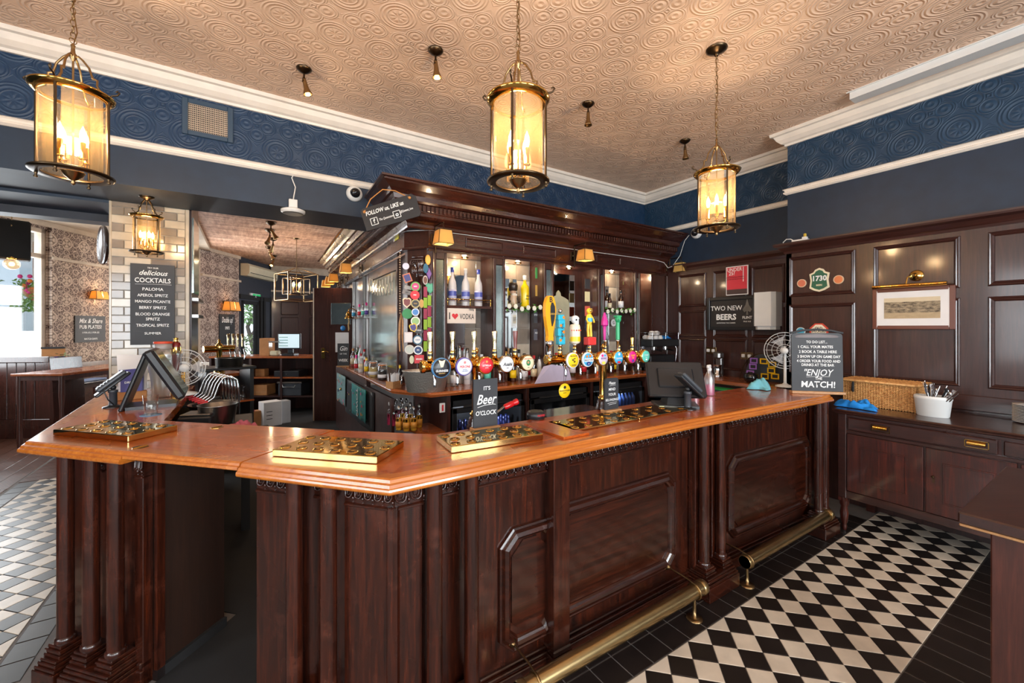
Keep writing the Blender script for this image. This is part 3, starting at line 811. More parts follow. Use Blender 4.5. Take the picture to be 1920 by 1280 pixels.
def frieze(run, u0, u1, out=-.085, z1=ZT-.055, h=.078):
    m = run.m(out); p = MB(); p.box((u0, .004, z1-h), (u1, .05, z1)); p.bev((u0, -.006, z1-h-.012), (u1, .05, z1-h), .003)
    n = max(2, int((u1-u0)/.043)); w = (u1-u0)/n
    for i in range(n):
        c = u0+w*(i+.5); r = w*.36
        pts = [(c-r, -.001, z1-.004), (c-r, -.001, z1-h*.50)]
        pts += [(x, -.004, z) for x, z in arc(c, z1-h*.52, r, PI, 2*PI, 5)][1:-1]+[(c+r, -.001, z1-h*.50), (c+r, -.001, z1-.004)]
        p.tube(pts, .0042, 5)
        p.tube([(c-r*.5, 0, z1-.004), (c-r*.5, 0, z1-h*.5)]+[(x, -.002, z) for x, z in arc(c, z1-h*.5, r*.5, PI, 2*PI, 3)][1:-1]+[(c+r*.5, 0, z1-h*.5), (c+r*.5, 0, z1-.004)], .0022, 4)
        p.ball((c+w/2, -.004, z1-h*.72), .0055, 6, 4, 1, 1, 1.6)
        p.ball((c+w/2, -.003, z1-h*.90), .0038, 6, 4)
    put(p, m).build('carved_frieze', M['front_h'], bar, world=True)
def octo(u0, u1, z0, z1, c):
    """corner-notched panel outline (concave quadrant corners), counter-clockwise"""
    return [(u0+c, z0), (u1-c, z0), (u1, z0+c), (u1, z1-c), (u1-c, z1), (u0+c, z1), (u0, z1-c), (u0, z0+c)]
def fpanel(run, u0, u1, z0, z1, c, out, mat='front_h'):
    m = run.m(out); poly = octo(u0, u1, z0, z1, c)
    prof = [(0, 0), (-.004, .014), (-.012, .018), (-.018, .012), (-.026, .024), (-.042, .031), (-.050, .020), (-.060, .014), (-.068, .0)]
    s = MB().sweep(poly, prof, closed=True)
    f = MB(); f.v = [(x, -h, z) for x, z, h in s.v]; f.f = s.f; f.mi = s.mi; f.sm = s.sm
    put(f, m).build('panel_moulding', M[mat], bar, world=True)
    q = octo(u0+.072, u1-.072, z0+.072, z1-.072, max(.01, c*.85))
    put(MB().plate(q, -.007, .0), m).build('panel_field', M[mat], bar, world=True)
def skirt(run, u0, u1, out):
    m = run.m(out); p = MB()
    p.bev((u0, -.03, 0), (u1, .02, .07), .003); p.bev((u0, -.022, .07), (u1, .02, .085), .003); p.bev((u0, -.032, .085), (u1, .02, .098), .004); p.bev((u0, -.016, .098), (u1, .02, .112), .004)
    put(p, m).build('skirting', M['front_h'], bar, world=True)
PL = REC
# right run
uc = [RW.u(px, -.046) for px in (815, 884, 1320, 1351)]+[RW.L-.06]
for u in uc[:4]: column(RW, u)
u = uc[4]; column(RE, RE.L-.055); column(RE, RE.L-.15)
plinth(RW, uc[0]-.06, uc[1]+.06, uc[:2]); plinth(RW, uc[2]-.062, uc[3]+.062, uc[2:4]); plinth(RE, RE.L-.22, RE.L, [RE.L-.055, RE.L-.15])
for k in (2, 3): board(RW, uc[k]-.045, uc[k]+.045, -.075, .1, ZT-.055)
ub = [RW.u(px, -.055) for px in (1040, 1070)]
board(RW, ub[0], ub[1], -.06, 0, ZT-.055, 'pilaster', th=.09)
put(MB().bev((ub[0]-.012, -.016, 0), (ub[1]+.012, .08, .095), .004).bev((ub[0]-.006, -.008, .095), (ub[1]+.006, .08, .125), .006), RW.m(-.06)).build('pilaster_base', M['front_h'], bar, world=True)
ups = [RW.u(px, PL) for px in (800, 900, 1040, 1290, 1372)]
fpanel(RW, RW.u(933, PL), RW.u(1046, PL), .155, .73, .075, PL)
fpanel(RW, RW.u(1030, PL), RW.u(1264, PL), .185, .775, .07, PL)
fpanel(RE, RE.u(1362, PL), RE.u(1517, PL), .19, .77, .07, PL)
skirt(RW, uc[1], ub[0], PL); skirt(RW, ub[1], uc[2], PL); skirt(RE, RE.u(1352, PL), RE.L-.1, PL)
frieze(RW, .04, uc[0]-.03); frieze(RW, uc[0]+.03, uc[1]-.03, -.11); frieze(RW, uc[1]+.03, ub[0]-.005, -.11)
frieze(RW, ub[1]+.005, uc[2]-.05, -.11); frieze(RE, RE.u(1366, -.11), RE.L-.2, -.11)
board(RW, .02, uc[0]-.035, -.085, 0, ZT-.13, th=.05)
# diagonal, right of the flap
vd = [RD.u(px, -.046) for px in (552, 616)]
for v in vd: column(RD, v)
plinth(RD, vd[0]-.06, vd[1]+.06, vd)
board(RD, 0.0, vd[0]-.04, -.095, 0, ZT-.13); frieze(RD, .0, vd[0]-.035, -.095); frieze(RD, vd[0]+.035, vd[1]-.035, -.11)
board(RD, vd[1]+.04, RD.L-.02, -.085, 0, ZT-.13); frieze(RD, vd[1]+.04, RD.L-.035)
p = MB().bev((vd[1]+.04, -.012, 0), (RD.L+.0, .04, .11), .004).bev((vd[1]+.04, -.006, .11), (RD.L, .04, .13), .004)
put(p, RD.m(-.085)).build('skirting', M['front_h'], bar, world=True)
put(MB().bev((0, -.012, 0), (uc[0]-.05, .04, .11), .004), RW.m(-.085)).build('skirting', M['front_h'], bar, world=True)
# diagonal, left of the flap
vl = [RL.u(px, -.046) for px in (123, 171, 217)]
for v in vl: column(RL, v)
plinth(RL, vl[0]-.06, vl[0]+.06, vl[:1]); plinth(RL, vl[1]-.06, vl[2]+.06, vl[1:])
board(RL, vl[2]+.04, RL.L-.0, -.095, 0, ZT-.13); frieze(RL, vl[2]+.04, RL.L, -.095); frieze(RL, vl[0]+.03, vl[1]-.03, -.11)
p = MB().bev((vl[2]+.065, -.010, 0), (RL.L, .04, .075), .004).bev((vl[2]+.065, -.012, .085), (RL.L, .04, .115), .006)
put(p, RL.m(-.095)).build('skirting', M['front_h'], bar, world=True)
# board let into the worktop beside the long tray
b0 = pz(1020, 803, ZT); 
MB().bev((1.30, 1.555, ZT-.002), (1.47, 1.90, ZT+.012), .003).build('worktop_insert', M['top_y'], bar, world=True, label='raised board let into the worktop')

# ---- foot rails
def foot_rail(label, x0, x1, posts, y=1.405, z=.155, r=.037):
    t = thing('foot_rail', label, 'foot rail', ((x0+x1)/2, y, 0), 0, 'brass foot rails along the bar')
    cx = (x0+x1)/2
    MB().cyl((x0-cx, 0, z), (x1-cx, 0, z), r, n=20).build('rail_tube', M['rail'], t)
    for x in (x0, x1-.03): MB().lathe_dir([(r*1.03, 0), (r*1.12, .006), (r*1.12, .03), (r*1.03, .036)], (x-cx, 0, z), (1, 0, 0), 20).build('end_collar', M['rail'], t)
    for x in posts:
        p = MB(); p.lathe([(.045, 0), (.045, .005), (.03, .009), (.012, .014), (.010, .06), (.008, z-r-.004)], 16, (x-cx, 0, 0))
        p.tube([(x-cx, (r+.004)*math.cos(a), z+(r+.004)*math.sin(a)) for a in [2*PI*i/16 for i in range(16)]], .0055, 6, True)
        p.build('post', M['brass_old'], t)
        q = MB(); q.tube([(x-cx, .0, z+r+.003), (x-cx, .05, z+r+.012), (x-cx, .155, z+r+.014)], .005, 6); q.lathe_dir([(.02, 0), (.02, .004), (.012, .012), (.006, .02)], (x-cx, .178, z+r+.016), (0, -1, 0), 14)
        q.build('wall_bracket', M['brass_old'], t)
foot_rail('brass foot rail with two posts at the near part of the bar front', .93, 2.21, (1.02, 2.13))
foot_rail('brass foot rail with two posts at the far end of the bar, by the sideboard', 2.66, 3.92, (2.69, 3.87))

# ---- brass drip trays
def tray(label, corners, n, zt, h, name='drip_tray'):
    """corners: front-left, front-right, back-left picture points on the top plane"""
    A, B, D = [pz(x, y, zt+h) for x, y in corners]
    ux = (B-A); L = ux.length; ux.normalize(); uy = Vector((-ux.y, ux.x, 0)); Wd = (D-A).dot(uy)
    c = A+ux*L/2+uy*Wd/2
    t = thing(name, label, 'drip tray', (c.x, c.y, zt), math.atan2(ux.y, ux.x), 'brass drip trays on the bar top')
    b = MB(); b.bev((-L/2, -Wd/2, 0.0005), (L/2, Wd/2, h), .003)
    b.build('tray_body', M['brass_tray'], t)
    nx, ny = n
    cup = None
    for i in range(nx):
        for j in range(ny):
            x = -L/2+L*(i+.5+(.18 if j % 2 else -.12))/nx; y = -Wd/2+Wd*(j+.5)/ny
            if cup is None:
                q = MB(); q.lathe([(.024, .0002), (.0225, .0030), (.0185, .0022), (.015, -.0002+.0006), (.004, .0004)], 18); cup = q.build('drain_cup', M['brass'], t); cup.location = (x, y, h)
            else:
                o = cup.copy(); COL.objects.link(o); o.location = (x, y, h)
    return t
tray('polished brass drip tray on the left wing of the bar beside the empty glass', ((99, 805), (240, 817), (210, 787)), (5, 3), ZT, .03)
tray('polished brass drip tray beside the lift-up flap at the bar corner', ((510, 842), (706, 856), (590, 815.6)), (6, 3), ZT, .03)
tray('polished brass drip tray in front of the beer o\'clock sign', ((847, 837), (1019, 812.6), (814.5, 816)), (6, 3), ZT, .03)
tray('low brass drip tray in front of the belongings sign', ((1077, 806), (1197, 784), (1028, 790)), (5, 3), ZT, .012)
tray('low brass drip tray beneath the black till', ((1199, 783.5), (1300, 764), (1150, 771)), (4, 3), ZT, .012)
# ================================================================ BACK BAR
ZB = 1.04; GY = 3.85; GX = 1.30
bc = thing('back_counter', 'brown wooden counter behind the bar with fridges and shelves below its cut corner', 'counter', (1.4, 3.9, 0))
bpath = [(1.285, 7.4), (1.185, 4.05), (1.42, 3.60), (5.2, 3.60)]
pe = [(-.06, ZB), (-.012, ZB), (-.004, ZB-.008), (0, ZB-.018), (-.004, ZB-.028), (-.012, ZB-.036), (-.012, ZB-.042), (-.06, ZB-.042)]
bi = offs(bpath, -.06)
MB().prism([bi[0], bi[1], bi[2], (1.6, 4.15), (1.75, 7.4)], ZB-.04, ZB).build('worktop', M['back_top_y'], bc, world=True)
MB().prism([bi[2], bi[3], (5.2, 4.15), (1.6, 4.15)], ZB-.04, ZB).build('worktop', M['back_top'], bc, world=True)
MB().sweep(bpath, pe).build('worktop_edge', M['back_top'], bc, world=True)
# carcass: uprights, back, shelf in the cut corner
c = MB(); c.box((1.45, 4.1, 0), (5.2, 4.15, ZB-.04)); c.build('back_board', M['panel_v'], bc, world=True)
for x in (1.60, 2.52, 2.56+.9, 4.45): MB().bev((x, 3.64, 0), (x+.04, 4.1, ZB-.042), .002).build('upright', M['panel_v'], bc, world=True)
MB().box((1.25, 5.3, 0), (1.30, 7.4, ZB-.042)).build('side_panel', M['panel_v'], bc, world=True)
MB().box((1.22, 4.14, 0), (1.25, 5.3, .93)).build('cupboard_door', M['panel_v'], bc, world=True)
sh = [(1.26, 4.10), (1.45, 3.68), (1.6, 3.68), (1.6, 4.1)]
MB().prism(sh, .625, .65).build('corner_shelf', M['back_top'], bc, world=True)
MB().prism([(1.27, 4.10), (1.46, 3.70), (1.6, 3.70), (1.6, 4.1)], 0, .1).build('corner_base', M['panel_v'], bc, world=True)

G = thing('back_bar_gantry', 'tall dark wooden back-bar gantry with heavy cornice, mirror strips and bottle niches', 'bar gantry', (3.2, 4.0, ZB))
def gp(name, mb, mat, label=None): return mb.build(name, M[mat] if isinstance(mat, str) else mat, G, world=True, label=label)
cpath = [(GX+.04*4.9, 8.9), (GX, GY), (5.2, GY)]
cprof = [(-.02, 2.60), (.018, 2.60), (.026, 2.615), (.026, 2.64), (.045, 2.665), (.095, 2.69), (.12, 2.695), (.12, 2.72), (.14, 2.725), (.14, 2.79), (.175, 2.795), (.19, 2.81), (.20, 2.85), (.22, 2.86), (.245, 2.885), (.29, 2.915), (.305, 2.925), (.305, 2.938), (.33, 2.943), (.33, 2.96), (-.02, 2.96)]
gp('cornice', MB().sweep(cpath, cprof), 'gantry_h')
d = MB()
for i in range(int((5.2-GX+.14)/.042)): x = GX-.13+.042*i; d.bev((x, GY-.165, 2.733), (x+.024, GY-.14, 2.785), .002)
for i in range(int(4.9/.042)): y = GY-.12+.042*i; x = GX-.14+.04*(y-GY); d.bev((x-.025, y, 2.733), (x, y+.024, 2.785), .002)
dd2 = gp('dentils', d, 'gantry_h'); dd2['kind'] = 'stuff'
# frieze with raised panels, chamfered at the corner
fp = [(GX+.03+.04*4.9, 8.9), (GX+.03, 4.08), (1.50, GY), (5.2, GY)]
fprof = [(-.04, 2.42), (.022, 2.42), (.026, 2.43), (.022, 2.442), (0, 2.448), (0, 2.60), (-.04, 2.60)]
gp('frieze', MB().sweep(fp, fprof), 'gantry_h')
def framed(x0, x1, z0, z1, y, nm='frieze_panel'):
    s = MB().sweep([(x0, z0), (x1, z0), (x1, z1), (x0, z1)], [(0, 0), (-.002, .008), (-.010, .010), (-.014, .004), (-.018, .0)], closed=True)
    f = MB(); f.v = [(x, y-h, z) for x, z, h in s.v]; f.f = s.f; f.mi = s.mi; f.sm = s.sm; return gp(nm, f, 'gantry_h')
framed(2.62, 3.10, 2.475, 2.575, GY); framed(1.9, 2.35, 2.475, 2.575, GY); framed(3.75, 4.2, 2.475, 2.575, GY)
# dark backing that closes the gantry behind everything
gp('back_board', MB().box((1.60, 4.16, ZB), (5.2, 4.20, 2.44)), 'gantry_v')
gp('soffit', MB().box((1.5, GY+.0, 2.395), (5.2, 4.18, 2.42)), 'gantry_h')
ZN0, ZN1 = ZB+.001, 2.395
strips = [(1.546, 1.694), (2.234, 2.383), (2.918, 3.06), (3.79, 3.90), (4.475, 4.584), (5.155, 5.2)]
for i, (a, b) in enumerate(strips):
    p = MB(); p.box((a, GY+.02, ZN0), (b, 4.16, ZN1)); gp('upright', p, 'gantry_v')
    f = MB(); w = .030
    f.bev((a, GY-.012, ZN0), (a+w, GY+.02, ZN1), .005); f.bev((b-w, GY-.012, ZN0), (b, GY+.02, ZN1), .005)
    f.bev((a+w, GY-.006, ZN1-.07), (b-w, GY+.02, ZN1), .004); f.bev((a+w, GY-.006, ZN0), (b-w, GY+.02, ZN0+.16), .004)
    gp('pilaster_frame', f, 'gantry_v')
    if i < 5: gp('mirror_strip', MB().bev((a+w, GY+.008, ZN0+.16), (b-w, GY+.02, ZN1-.07), .004), 'mirror_old')
niches = [(1.694, 2.234), (2.383, 2.918), (3.06, 3.79), (3.90, 4.475), (4.584, 5.155)]
for i, (a, b) in enumerate(niches):
    if i in (0, 1, 3):
        bk = MB().box((a, 4.135, ZN0), (b, 4.155, ZN1)); o = gp('niche_back', bk, 'grout')
        tz = .19; z = ZN1-.10
        zs = []; z = ZN1
        while z > 1.2: zs.append((max(z-tz, 1.2), z)); z -= tz
        for k, (z0, z1) in enumerate(zs):
            x = a-(.10 if i == 0 else .05)
            while x < b:
                x0, x1 = max(a, x)+.002, min(b, x+.19)-.002
                if x1-x0 > .02: MB().bev((x0, 4.125, z0+.002), (x1, 4.137, z1-.002), .003).build('tile', M[('tile_mid', 'tile_light', 'tile_dark')[random.choice((0, 0, 1, 2))]], o, world=True)
                x += .19
        mw = .62*(b-a)
        gp('niche_mirror', MB().bev((a+.002, 4.118, 1.3), (a+mw, 4.125, 2.22), .004), 'mirror')
        s = MB().bev((a, GY+.03, 1.845), (b, 4.12, 1.872), .003); gp('shelf', s, 'gantry_h')
    elif i == 2:
        gp('niche_mirror', MB().bev((a+.01, 4.13, 1.2), (b-.15, 4.14, ZN1-.06), .004), 'mirror')
    else:
        o = gp('niche_back', MB().box((a, 4.10, ZN0), (b-.30, 4.12, ZN1)), 'grout')
        z = 1.25; r = 0
        while z < ZN1-.01:
            x = a-(.06 if r % 2 else 0)
            while x < b-.30:
                x0, x1 = max(a, x)+.002, min(b-.30, x+.12)-.002
                if x1-x0 > .01: MB().bev((x0, 4.088, z+.002), (x1, 4.102, min(z+.06, ZN1)-.002), .002).build('tile', M[random.choice(('tile_light', 'tile_light', 'tile_dark'))], o, world=True)
                x += .12
            z += .06; r += 1
        gp('niche_side', MB().box((b-.30, GY+.03, ZN0), (b-.28, 4.16, ZN1)), 'gantry_v'); gp('niche_board', MB().box((b-.28, GY+.02, ZN0), (b, GY+.05, ZN1)), 'gantry_v')
    # lining boards and the small brass downlight
    gp('niche_lining', MB().box((a-.002, GY+.02, ZN0), (a+.004, 4.16, ZN1)), 'gantry_v'); gp('niche_lining', MB().box((b-.004, GY+.02, ZN0), (b+.002, 4.16, ZN1)), 'gantry_v')
    cx = (a+b)/2 if i < 4 else a+.13
    gp('downlight', MB().lathe([(.045, 0), (.042, -.008), (.03, -.012), (.026, -.004)], 18, (cx, 4.0, 2.395)), 'brass')
    l = lamp('downlight_glow', (cx, 4.0, 2.365), 5, WARM, .02)
# brass gallery rail and posts before the first niche shelf
r = MB(); a, b = niches[0]
r.tube([(a+.01, GY+.015, 1.935), (b-.02, GY+.015, 1.935)], .0055, 8); r.tube([(a+.01, GY+.015, 1.92), (b-.02, GY+.015, 1.915)], .002, 5)
for x in (a+.015, (a+b)/2, b-.025): r.lathe([(.008, 0), (.004, .01), (.003, .05), (.008, .062), (.004, .075)], 8, (x, GY+.015, 1.872))
gp('gallery_rail', r, 'brass')
# side of the gantry facing the lift-up flap
GLr = Run((1.56, 8.8), (1.42, 3.99)); mL = GLr.m(0)
def gl(px, out=0): return GLr.u(px, out)
s = MB(); s.box((0, .02, ZB), (GLr.L, .06, 2.44)); gp('side_board', put(s, mL), 'gantry_v')
u0, u1 = gl(693), gl(747)
fr = MB()
for a in (u0-.02, u1-.02): fr.bev((a, -.02, ZB), (a+.05, .03, 2.42), .005)
fr.bev((u0, -.015, 2.30), (u1, .03, 2.42), .004); fr.bev((u0, -.015, ZB), (u1, .03, 1.16), .004)
gp('side_mirror_frame', put(fr, mL), 'gantry_v')
gp('side_mirror', put(MB().bev((u0+.03, .0, 1.16), (u1-.02, .02, 2.30), .004), mL), 'mirror_old')
for px in (646, 664, 683):
    u = gl(px); gp('silver_edge', put(MB().bev((u-.012, -.03, ZB), (u+.012, .02, 2.42), .005), mL), 'steel')
# turned corner column with its scrolled capital
c = MB(); c.lathe([(.058, 0), (.058, .03), (.048, .05), (.045, .1), (.043, 1.0), (.041, 1.10), (.052, 1.105), (.052, 1.125)], 22, (1.475, 3.99, ZB)); gp('corner_column', c, 'gantry_v')
gp('corner_post', MB().prism([(1.36, 4.14), (1.365, 4.08), (1.50, 3.90), (1.552, 3.865), (1.552, 4.2), (1.40, 4.2)], ZB, 2.44), 'gantry_v')
cc = Vector((1.452, 3.955, 0)); cd_ = Vector((.24, -.23, 0)).normalized(); cn = Vector((-.69, -.72, 0)).normalized()
c = MB(); c.lathe([(.045, 0), (.05, .03), (.062, .09), (.07, .13), (.06, .15)], 20, (cc.x+.01, cc.y+.01, 2.17)); c.lathe([(.075, 0), (.085, .01), (.085, .025), (.07, .03)], 4, (cc.x, cc.y, 2.325))
for sgn in (-1, 1):
    for f in (0, 1):
        o = cc+cd_*sgn*.062+cn*(.035 if f == 0 else -.02)+Vector((0, 0, 2.285))
        pts = [o+cd_*(r_*math.cos(t_))*sgn+Vector((0, 0, r_*math.sin(t_))) for r_, t_ in [(.034-.0022*k_, PI/2-k_*.5) for k_ in range(14)]]
        c.tube(pts, .0065, 6)
    for k_ in range(4):
        o = cc+cd_*sgn*(.012+.014*k_)+cn*.05; c.tube([o+Vector((0, 0, 2.175)), o+cn*.012+Vector((0, 0, 2.21)), o+cn*.004+cd_*sgn*.006+Vector((0, 0, 2.25))], [.006, .009, .003], 6)
c.tube([cc+cn*.06-cd_*.06+Vector((0, 0, 2.315)), cc+cn*.06+cd_*.06+Vector((0, 0, 2.315))], .008, 6)
for k_ in range(5): c.ball(tuple(cc+cn*.065+cd_*(-.04+.02*k_)+Vector((0, 0, 2.295))), .008, 7, 5)
gp('scrolled_capital', c, 'gantry_v')
# etched mirror in the middle niche
e = MB(); zz = 1.25
pts = [(3.18, 1.2), (3.54, 1.2), (3.54, 1.93), (3.52, 2.0), (3.46, 2.03), (3.40, 2.05), (3.39, 2.09), (3.36, 2.12), (3.33, 2.09), (3.32, 2.05), (3.26, 2.03), (3.20, 2.0), (3.18, 1.93)]
e.plate(pts, 4.122, 4.13); em = gp('etched_panel', e, 'etched')
# white cable clipped under the cornice
cb = MB(); cb.tube([(1.31, 4.1, 2.602), (1.33, 4.0, 2.602), (1.52, 3.835, 2.602), (3.0, 3.832, 2.598), (4.9, 3.832, 2.60), (5.06, 3.82, 2.58), (5.10, 3.78, 2.50), (5.12, 3.72, 2.52), (5.15, 3.62, 2.66), (5.17, 3.56, 2.86), (5.185, 3.5, 2.93)], .004, 6)
tag(cb.build('white_cable', M['white_plastic']), 'thin white cable clipped along the foot of the gantry cornice', 'cable')

# ---- wooden back counter and panelling against the recessed right wall
def wall_panel(nm, x, y0, y1, z0, z1, cells, rails, name):
    """panelling on a wall facing -x; cells = [(ya, yb, za, zb)]"""
    p = MB(); p.box((x-.03, y0, z0), (x+.02, y1, z1)); o = p.build(name, M['panel_v'], kind='structure')
    for (a, b, c_, d_) in cells:
        s = MB().sweep([(a, c_), (b, c_), (b, d_), (a, d_)], [(0, 0), (-.003, .010), (-.010, .016), (-.018, .010), (-.024, .014), (-.034, .004), (-.036, -.002)], closed=True)
        f = MB(); f.v = [(x-.03-h, y, z) for y, z, h in s.v]; f.f = [q[::-1] for q in s.f]; f.mi = s.mi; f.sm = s.sm
        f.build('panel_moulding', M['panel_h'], o)
        MB().bev((x-.033, a+.034, c_+.034), (x-.026, b-.034, d_-.034), .003).build('panel', M['panel_v'], o)
    return o
P1 = lambda px, X_: pX(px, 613, X_).y
X2 = RX2-.03
cells = []
ys = [(P1(1345, X2-.03), P1(1272, X2-.03)), (P1(1408, X2-.03), P1(1333+5, X2-.03)), (P1(1468, X2-.03), P1(1414, X2-.03))]
ya = [P1(p_, X2-.03) for p_ in (1270, 1322, 1335, 1400, 1407, 1470)]
for i in range(3):
    hi, lo = ya[2*i], ya[2*i+1]
    for (z0, z1) in ((1.10, 1.50), (1.52, 1.88), (1.93, 2.38)): cells.append((lo, hi, z0, z1))
o = wall_panel('', RX2, 2.08, 3.84, 0, 2.50, cells, None, 'wall_right_recess_panelling')
MB().sweep([(RX2-.03, 3.80), (RX2-.03, 2.02)], [(-.02, 2.44), (.01, 2.44), (.02, 2.47), (.05, 2.50), (.055, 2.52), (.055, 2.535), (-.02, 2.535)]).build('panel_cornice', M['panel_h'], o)
# near right wall
XW = RX
cells = []
e_ = lambda px: P1(px, XW-.05)
z_ = lambda px, py: pX(px, py, XW-.05).z
cols = [(1478, 1603), (1636, 1800), (1851, 1990)]
for a, b in cols:
    ca, cb_ = e_(b), e_(a)
    cells.append((ca, cb_, 1.96, 2.37)); cells.append((ca, cb_, 1.18, 1.88))
for k in range(3): cells += [(-.62-.62*k, -.14-.62*k, 1.96, 2.37), (-.62-.62*k, -.14-.62*k, 1.18, 1.88)]
o = wall_panel('', XW, -3.4, 2.08, 0, 2.46, cells, None, 'wall_right_panelling')
MB().box((RX-.03, 2.03, 0), (RX2, 2.082, 2.46)).build('end_panel', M['panel_v'], o)
MB().sweep([(RX2-.03, 2.08), (RX-.03, 2.08), (RX-.03, -3.4)], [(-.02, 2.41), (.01, 2.41), (.018, 2.43), (.03, 2.44), (.055, 2.47), (.085, 2.485), (.09, 2.50), (.09, 2.515), (-.02, 2.515)]).build('panel_cornice', M['panel_h'], o)
MB().bev((RX-.05, -3.4, 1.0), (RX-.03, 2.03, 1.12), .006).build('lower_rail', M['panel_h'], o)
# side counter with its green drip tray
sc_ = thing('side_counter', 'brown wooden side counter below the framed beers advert', 'counter', (4.85, 3.0, 0))
MB().bev((4.62, 2.12, .985), (5.165, 3.58, 1.025), .006).build('worktop', M['back_top_y'], sc_, world=True)
MB().box((4.72, 2.14, 0), (5.16, 3.56, .985)).build('carcass', M['panel_v'], sc_, world=True)
# ================================================================ LIGHT FITTINGS
def make_lantern(label, loc, drop, group):
    t = thing('hanging_lantern', label, 'lantern', loc, 0, group)
    R = .122; H = .40
    a = MB(); a.lathe([(R-.012, .0), (R+.024, -.004), (R+.034, .004), (R+.034, .010), (R+.022, .014), (R-.008, .012), (R-.012, .0)], 40, cap=False)
    a.build('bottom_ring', M['bronze'], t)
    a = MB(); a.lathe([(R-.002, H-.012), (R+.010, H-.014), (R+.032, H+.006), (R+.036, H+.014), (R+.030, H+.016), (R+.006, H+.002), (R-.002, H-.002), (R-.002, H-.012)], 40, cap=False)
    a.build('top_ring', M['brass'], t)
    for k in range(4):
        b0 = PI/4+k*PI/2+.10; n = 10
        ri = [[((R+o)*math.cos(b0+(PI/2-.20)*i/n), (R+o)*math.sin(b0+(PI/2-.20)*i/n), z) for i in range(n+1)] for o, z in ((0, .012), (0, H-.004))]
        MB().ring_loft(ri, False, False, False).build('glass_pane', M['glass_amber'], t)
    for k in range(4):
        an = PI/4+k*PI/2; cx, cy = math.cos(an), math.sin(an); q = lambda r, z: (r*cx, r*cy, z)
        MB().tube([q(R+.016, -.002), q(R+.016, H+.02)], .0058, 8).tube([q(R+.016, H+.015), q(R+.03, H+.03), q(R+.05, H+.035), q(R+.06, H+.05), q(R+.052, H+.058), q(R+.045, H+.050)], .004, 6).lathe([(.006, -.028), (.009, -.022), (.004, -.012), (.007, -.006), (.007, 0)], 8, q(R+.016, 0)).build('frame_bar', M['bronze'], t)
        MB().tube([q(R+.012, H+.02), q(R-.012, H+.035), q(R-.030, H+.065), q(R-.028, H+.095), q(R-.046, H+.100), q(R-.050, H+.112), q(R-.060, H+.150), q(R-.085, H+.185), q(.02, H+.20), q(.012, H+.195)], [.005, .0055, .005, .005, .007, .005, .005, .005, .005, .005], 7).build('scroll_arm', M['brass_old'], t)
    MB().lathe([(0, -.050), (.006, -.046), (.010, -.038), (.005, -.028), (.014, -.022), (.034, -.004), (.042, .012), (.046, .016), (.012, .018)], 20).tube([(0, 0, .0), (0, 0, H+.21)], .0045, 8).lathe([(.004, H+.17), (.012, H+.19), (.016, H+.205), (.009, H+.215), (.007, H+.24), (.010, H+.25), (.004, H+.26)], 14).build('stem', M['brass_old'], t)
    for k in range(4):
        an = k*PI/2+.3; cx, cy = math.cos(an)*.056, math.sin(an)*.056
        MB().tube([(cx*.05, cy*.05, .05), (cx*.5, cy*.5, .035), (cx, cy, .05), (cx, cy, .08)], .0035, 6).lathe([(.014, .075), (.018, .08), (.012, .085), (.011, .085), (.011, .16)], 12, (cx, cy, 0)).build('candle_arm', M['brass'], t)
        MB().lathe([(.005, .16), (.010, .172), (.0135, .192), (.011, .215), (.005, .232), (0, .246)], 12, (cx, cy, 0)).build('bulb', M['bulb'], t)
    ch = MB(); z = H+.262; i = 0
    ch.tube([(.014*math.cos(x), 0, z+.012+.014*math.sin(x)) for x in [2*PI*j/12 for j in range(12)]], .002, 5, True); z += .022
    while z < drop-.05:
        pts = [(.0095*math.cos(x), 0, z+.017+(.019 if math.sin(x) >= 0 else .019)*math.sin(x)) for x in [2*PI*j/10 for j in range(10)]]
        if i % 2: pts = [(y, x, zz) for x, y, zz in pts]
        ch.tube(pts, .0022, 5, True); z += .031; i += 1
    ch.tube([(.0, .0, H+.25), (.02, .012, H+.33), (.004, .012, H+.45), (.014, -.004, H+.6), (.004, .006, drop-.04)], .0026, 5)
    ch.build('chain', M['brass_old'], t)
    MB().lathe([(.012, drop-.052), (.018, drop-.040), (.03, drop-.032), (.06, drop-.018), (.073, drop-.006), (.073, drop)], 24).build('ceiling_rose', M['bronze'], t)
    l = lamp('lantern_glow', (0, 0, .22), 33, WARM, .05, t)
    return t
GL_ = 'brass glass lanterns over the bar'
ZL = 2.365
L1 = make_lantern('large brass lantern with amber glass cylinder hanging centrally above the bar, seen edge on', (1.135, 1.71, ZL), CEIL-ZL, GL_)
L2 = dup(L1, (2.885, 1.725, ZL), .25, 'brass glass lantern hanging in full view with its ceiling rose, towards the right wall')
L3 = dup(L1, (-.735, 2.93, ZL+.045), .6, 'large brass glass lantern over the left wing of the bar, beside the air vent')
p = pY(275, 472, 4.58)
L4 = dup(L1, (p.x, 4.58, 2.275), .2, 'smaller brass lantern in front of the tiled pillar above the cocktails board', 'brass glass lanterns over the bar', .74)
for c in list(L4.children):
    if c.name.startswith('chain') or c.name.startswith('ceiling_rose'):
        c.scale = (1, 1, 1)
        if c.name.startswith('ceiling_rose'): c.location = (0, 0, (2.745-2.275)/.74-(CEIL-ZL))
        else: bpy.data.objects.remove(c)
for c in list(L4.children):
    if c.type == 'LIGHT': c.data = c.data.copy(); c.data.energy = 6
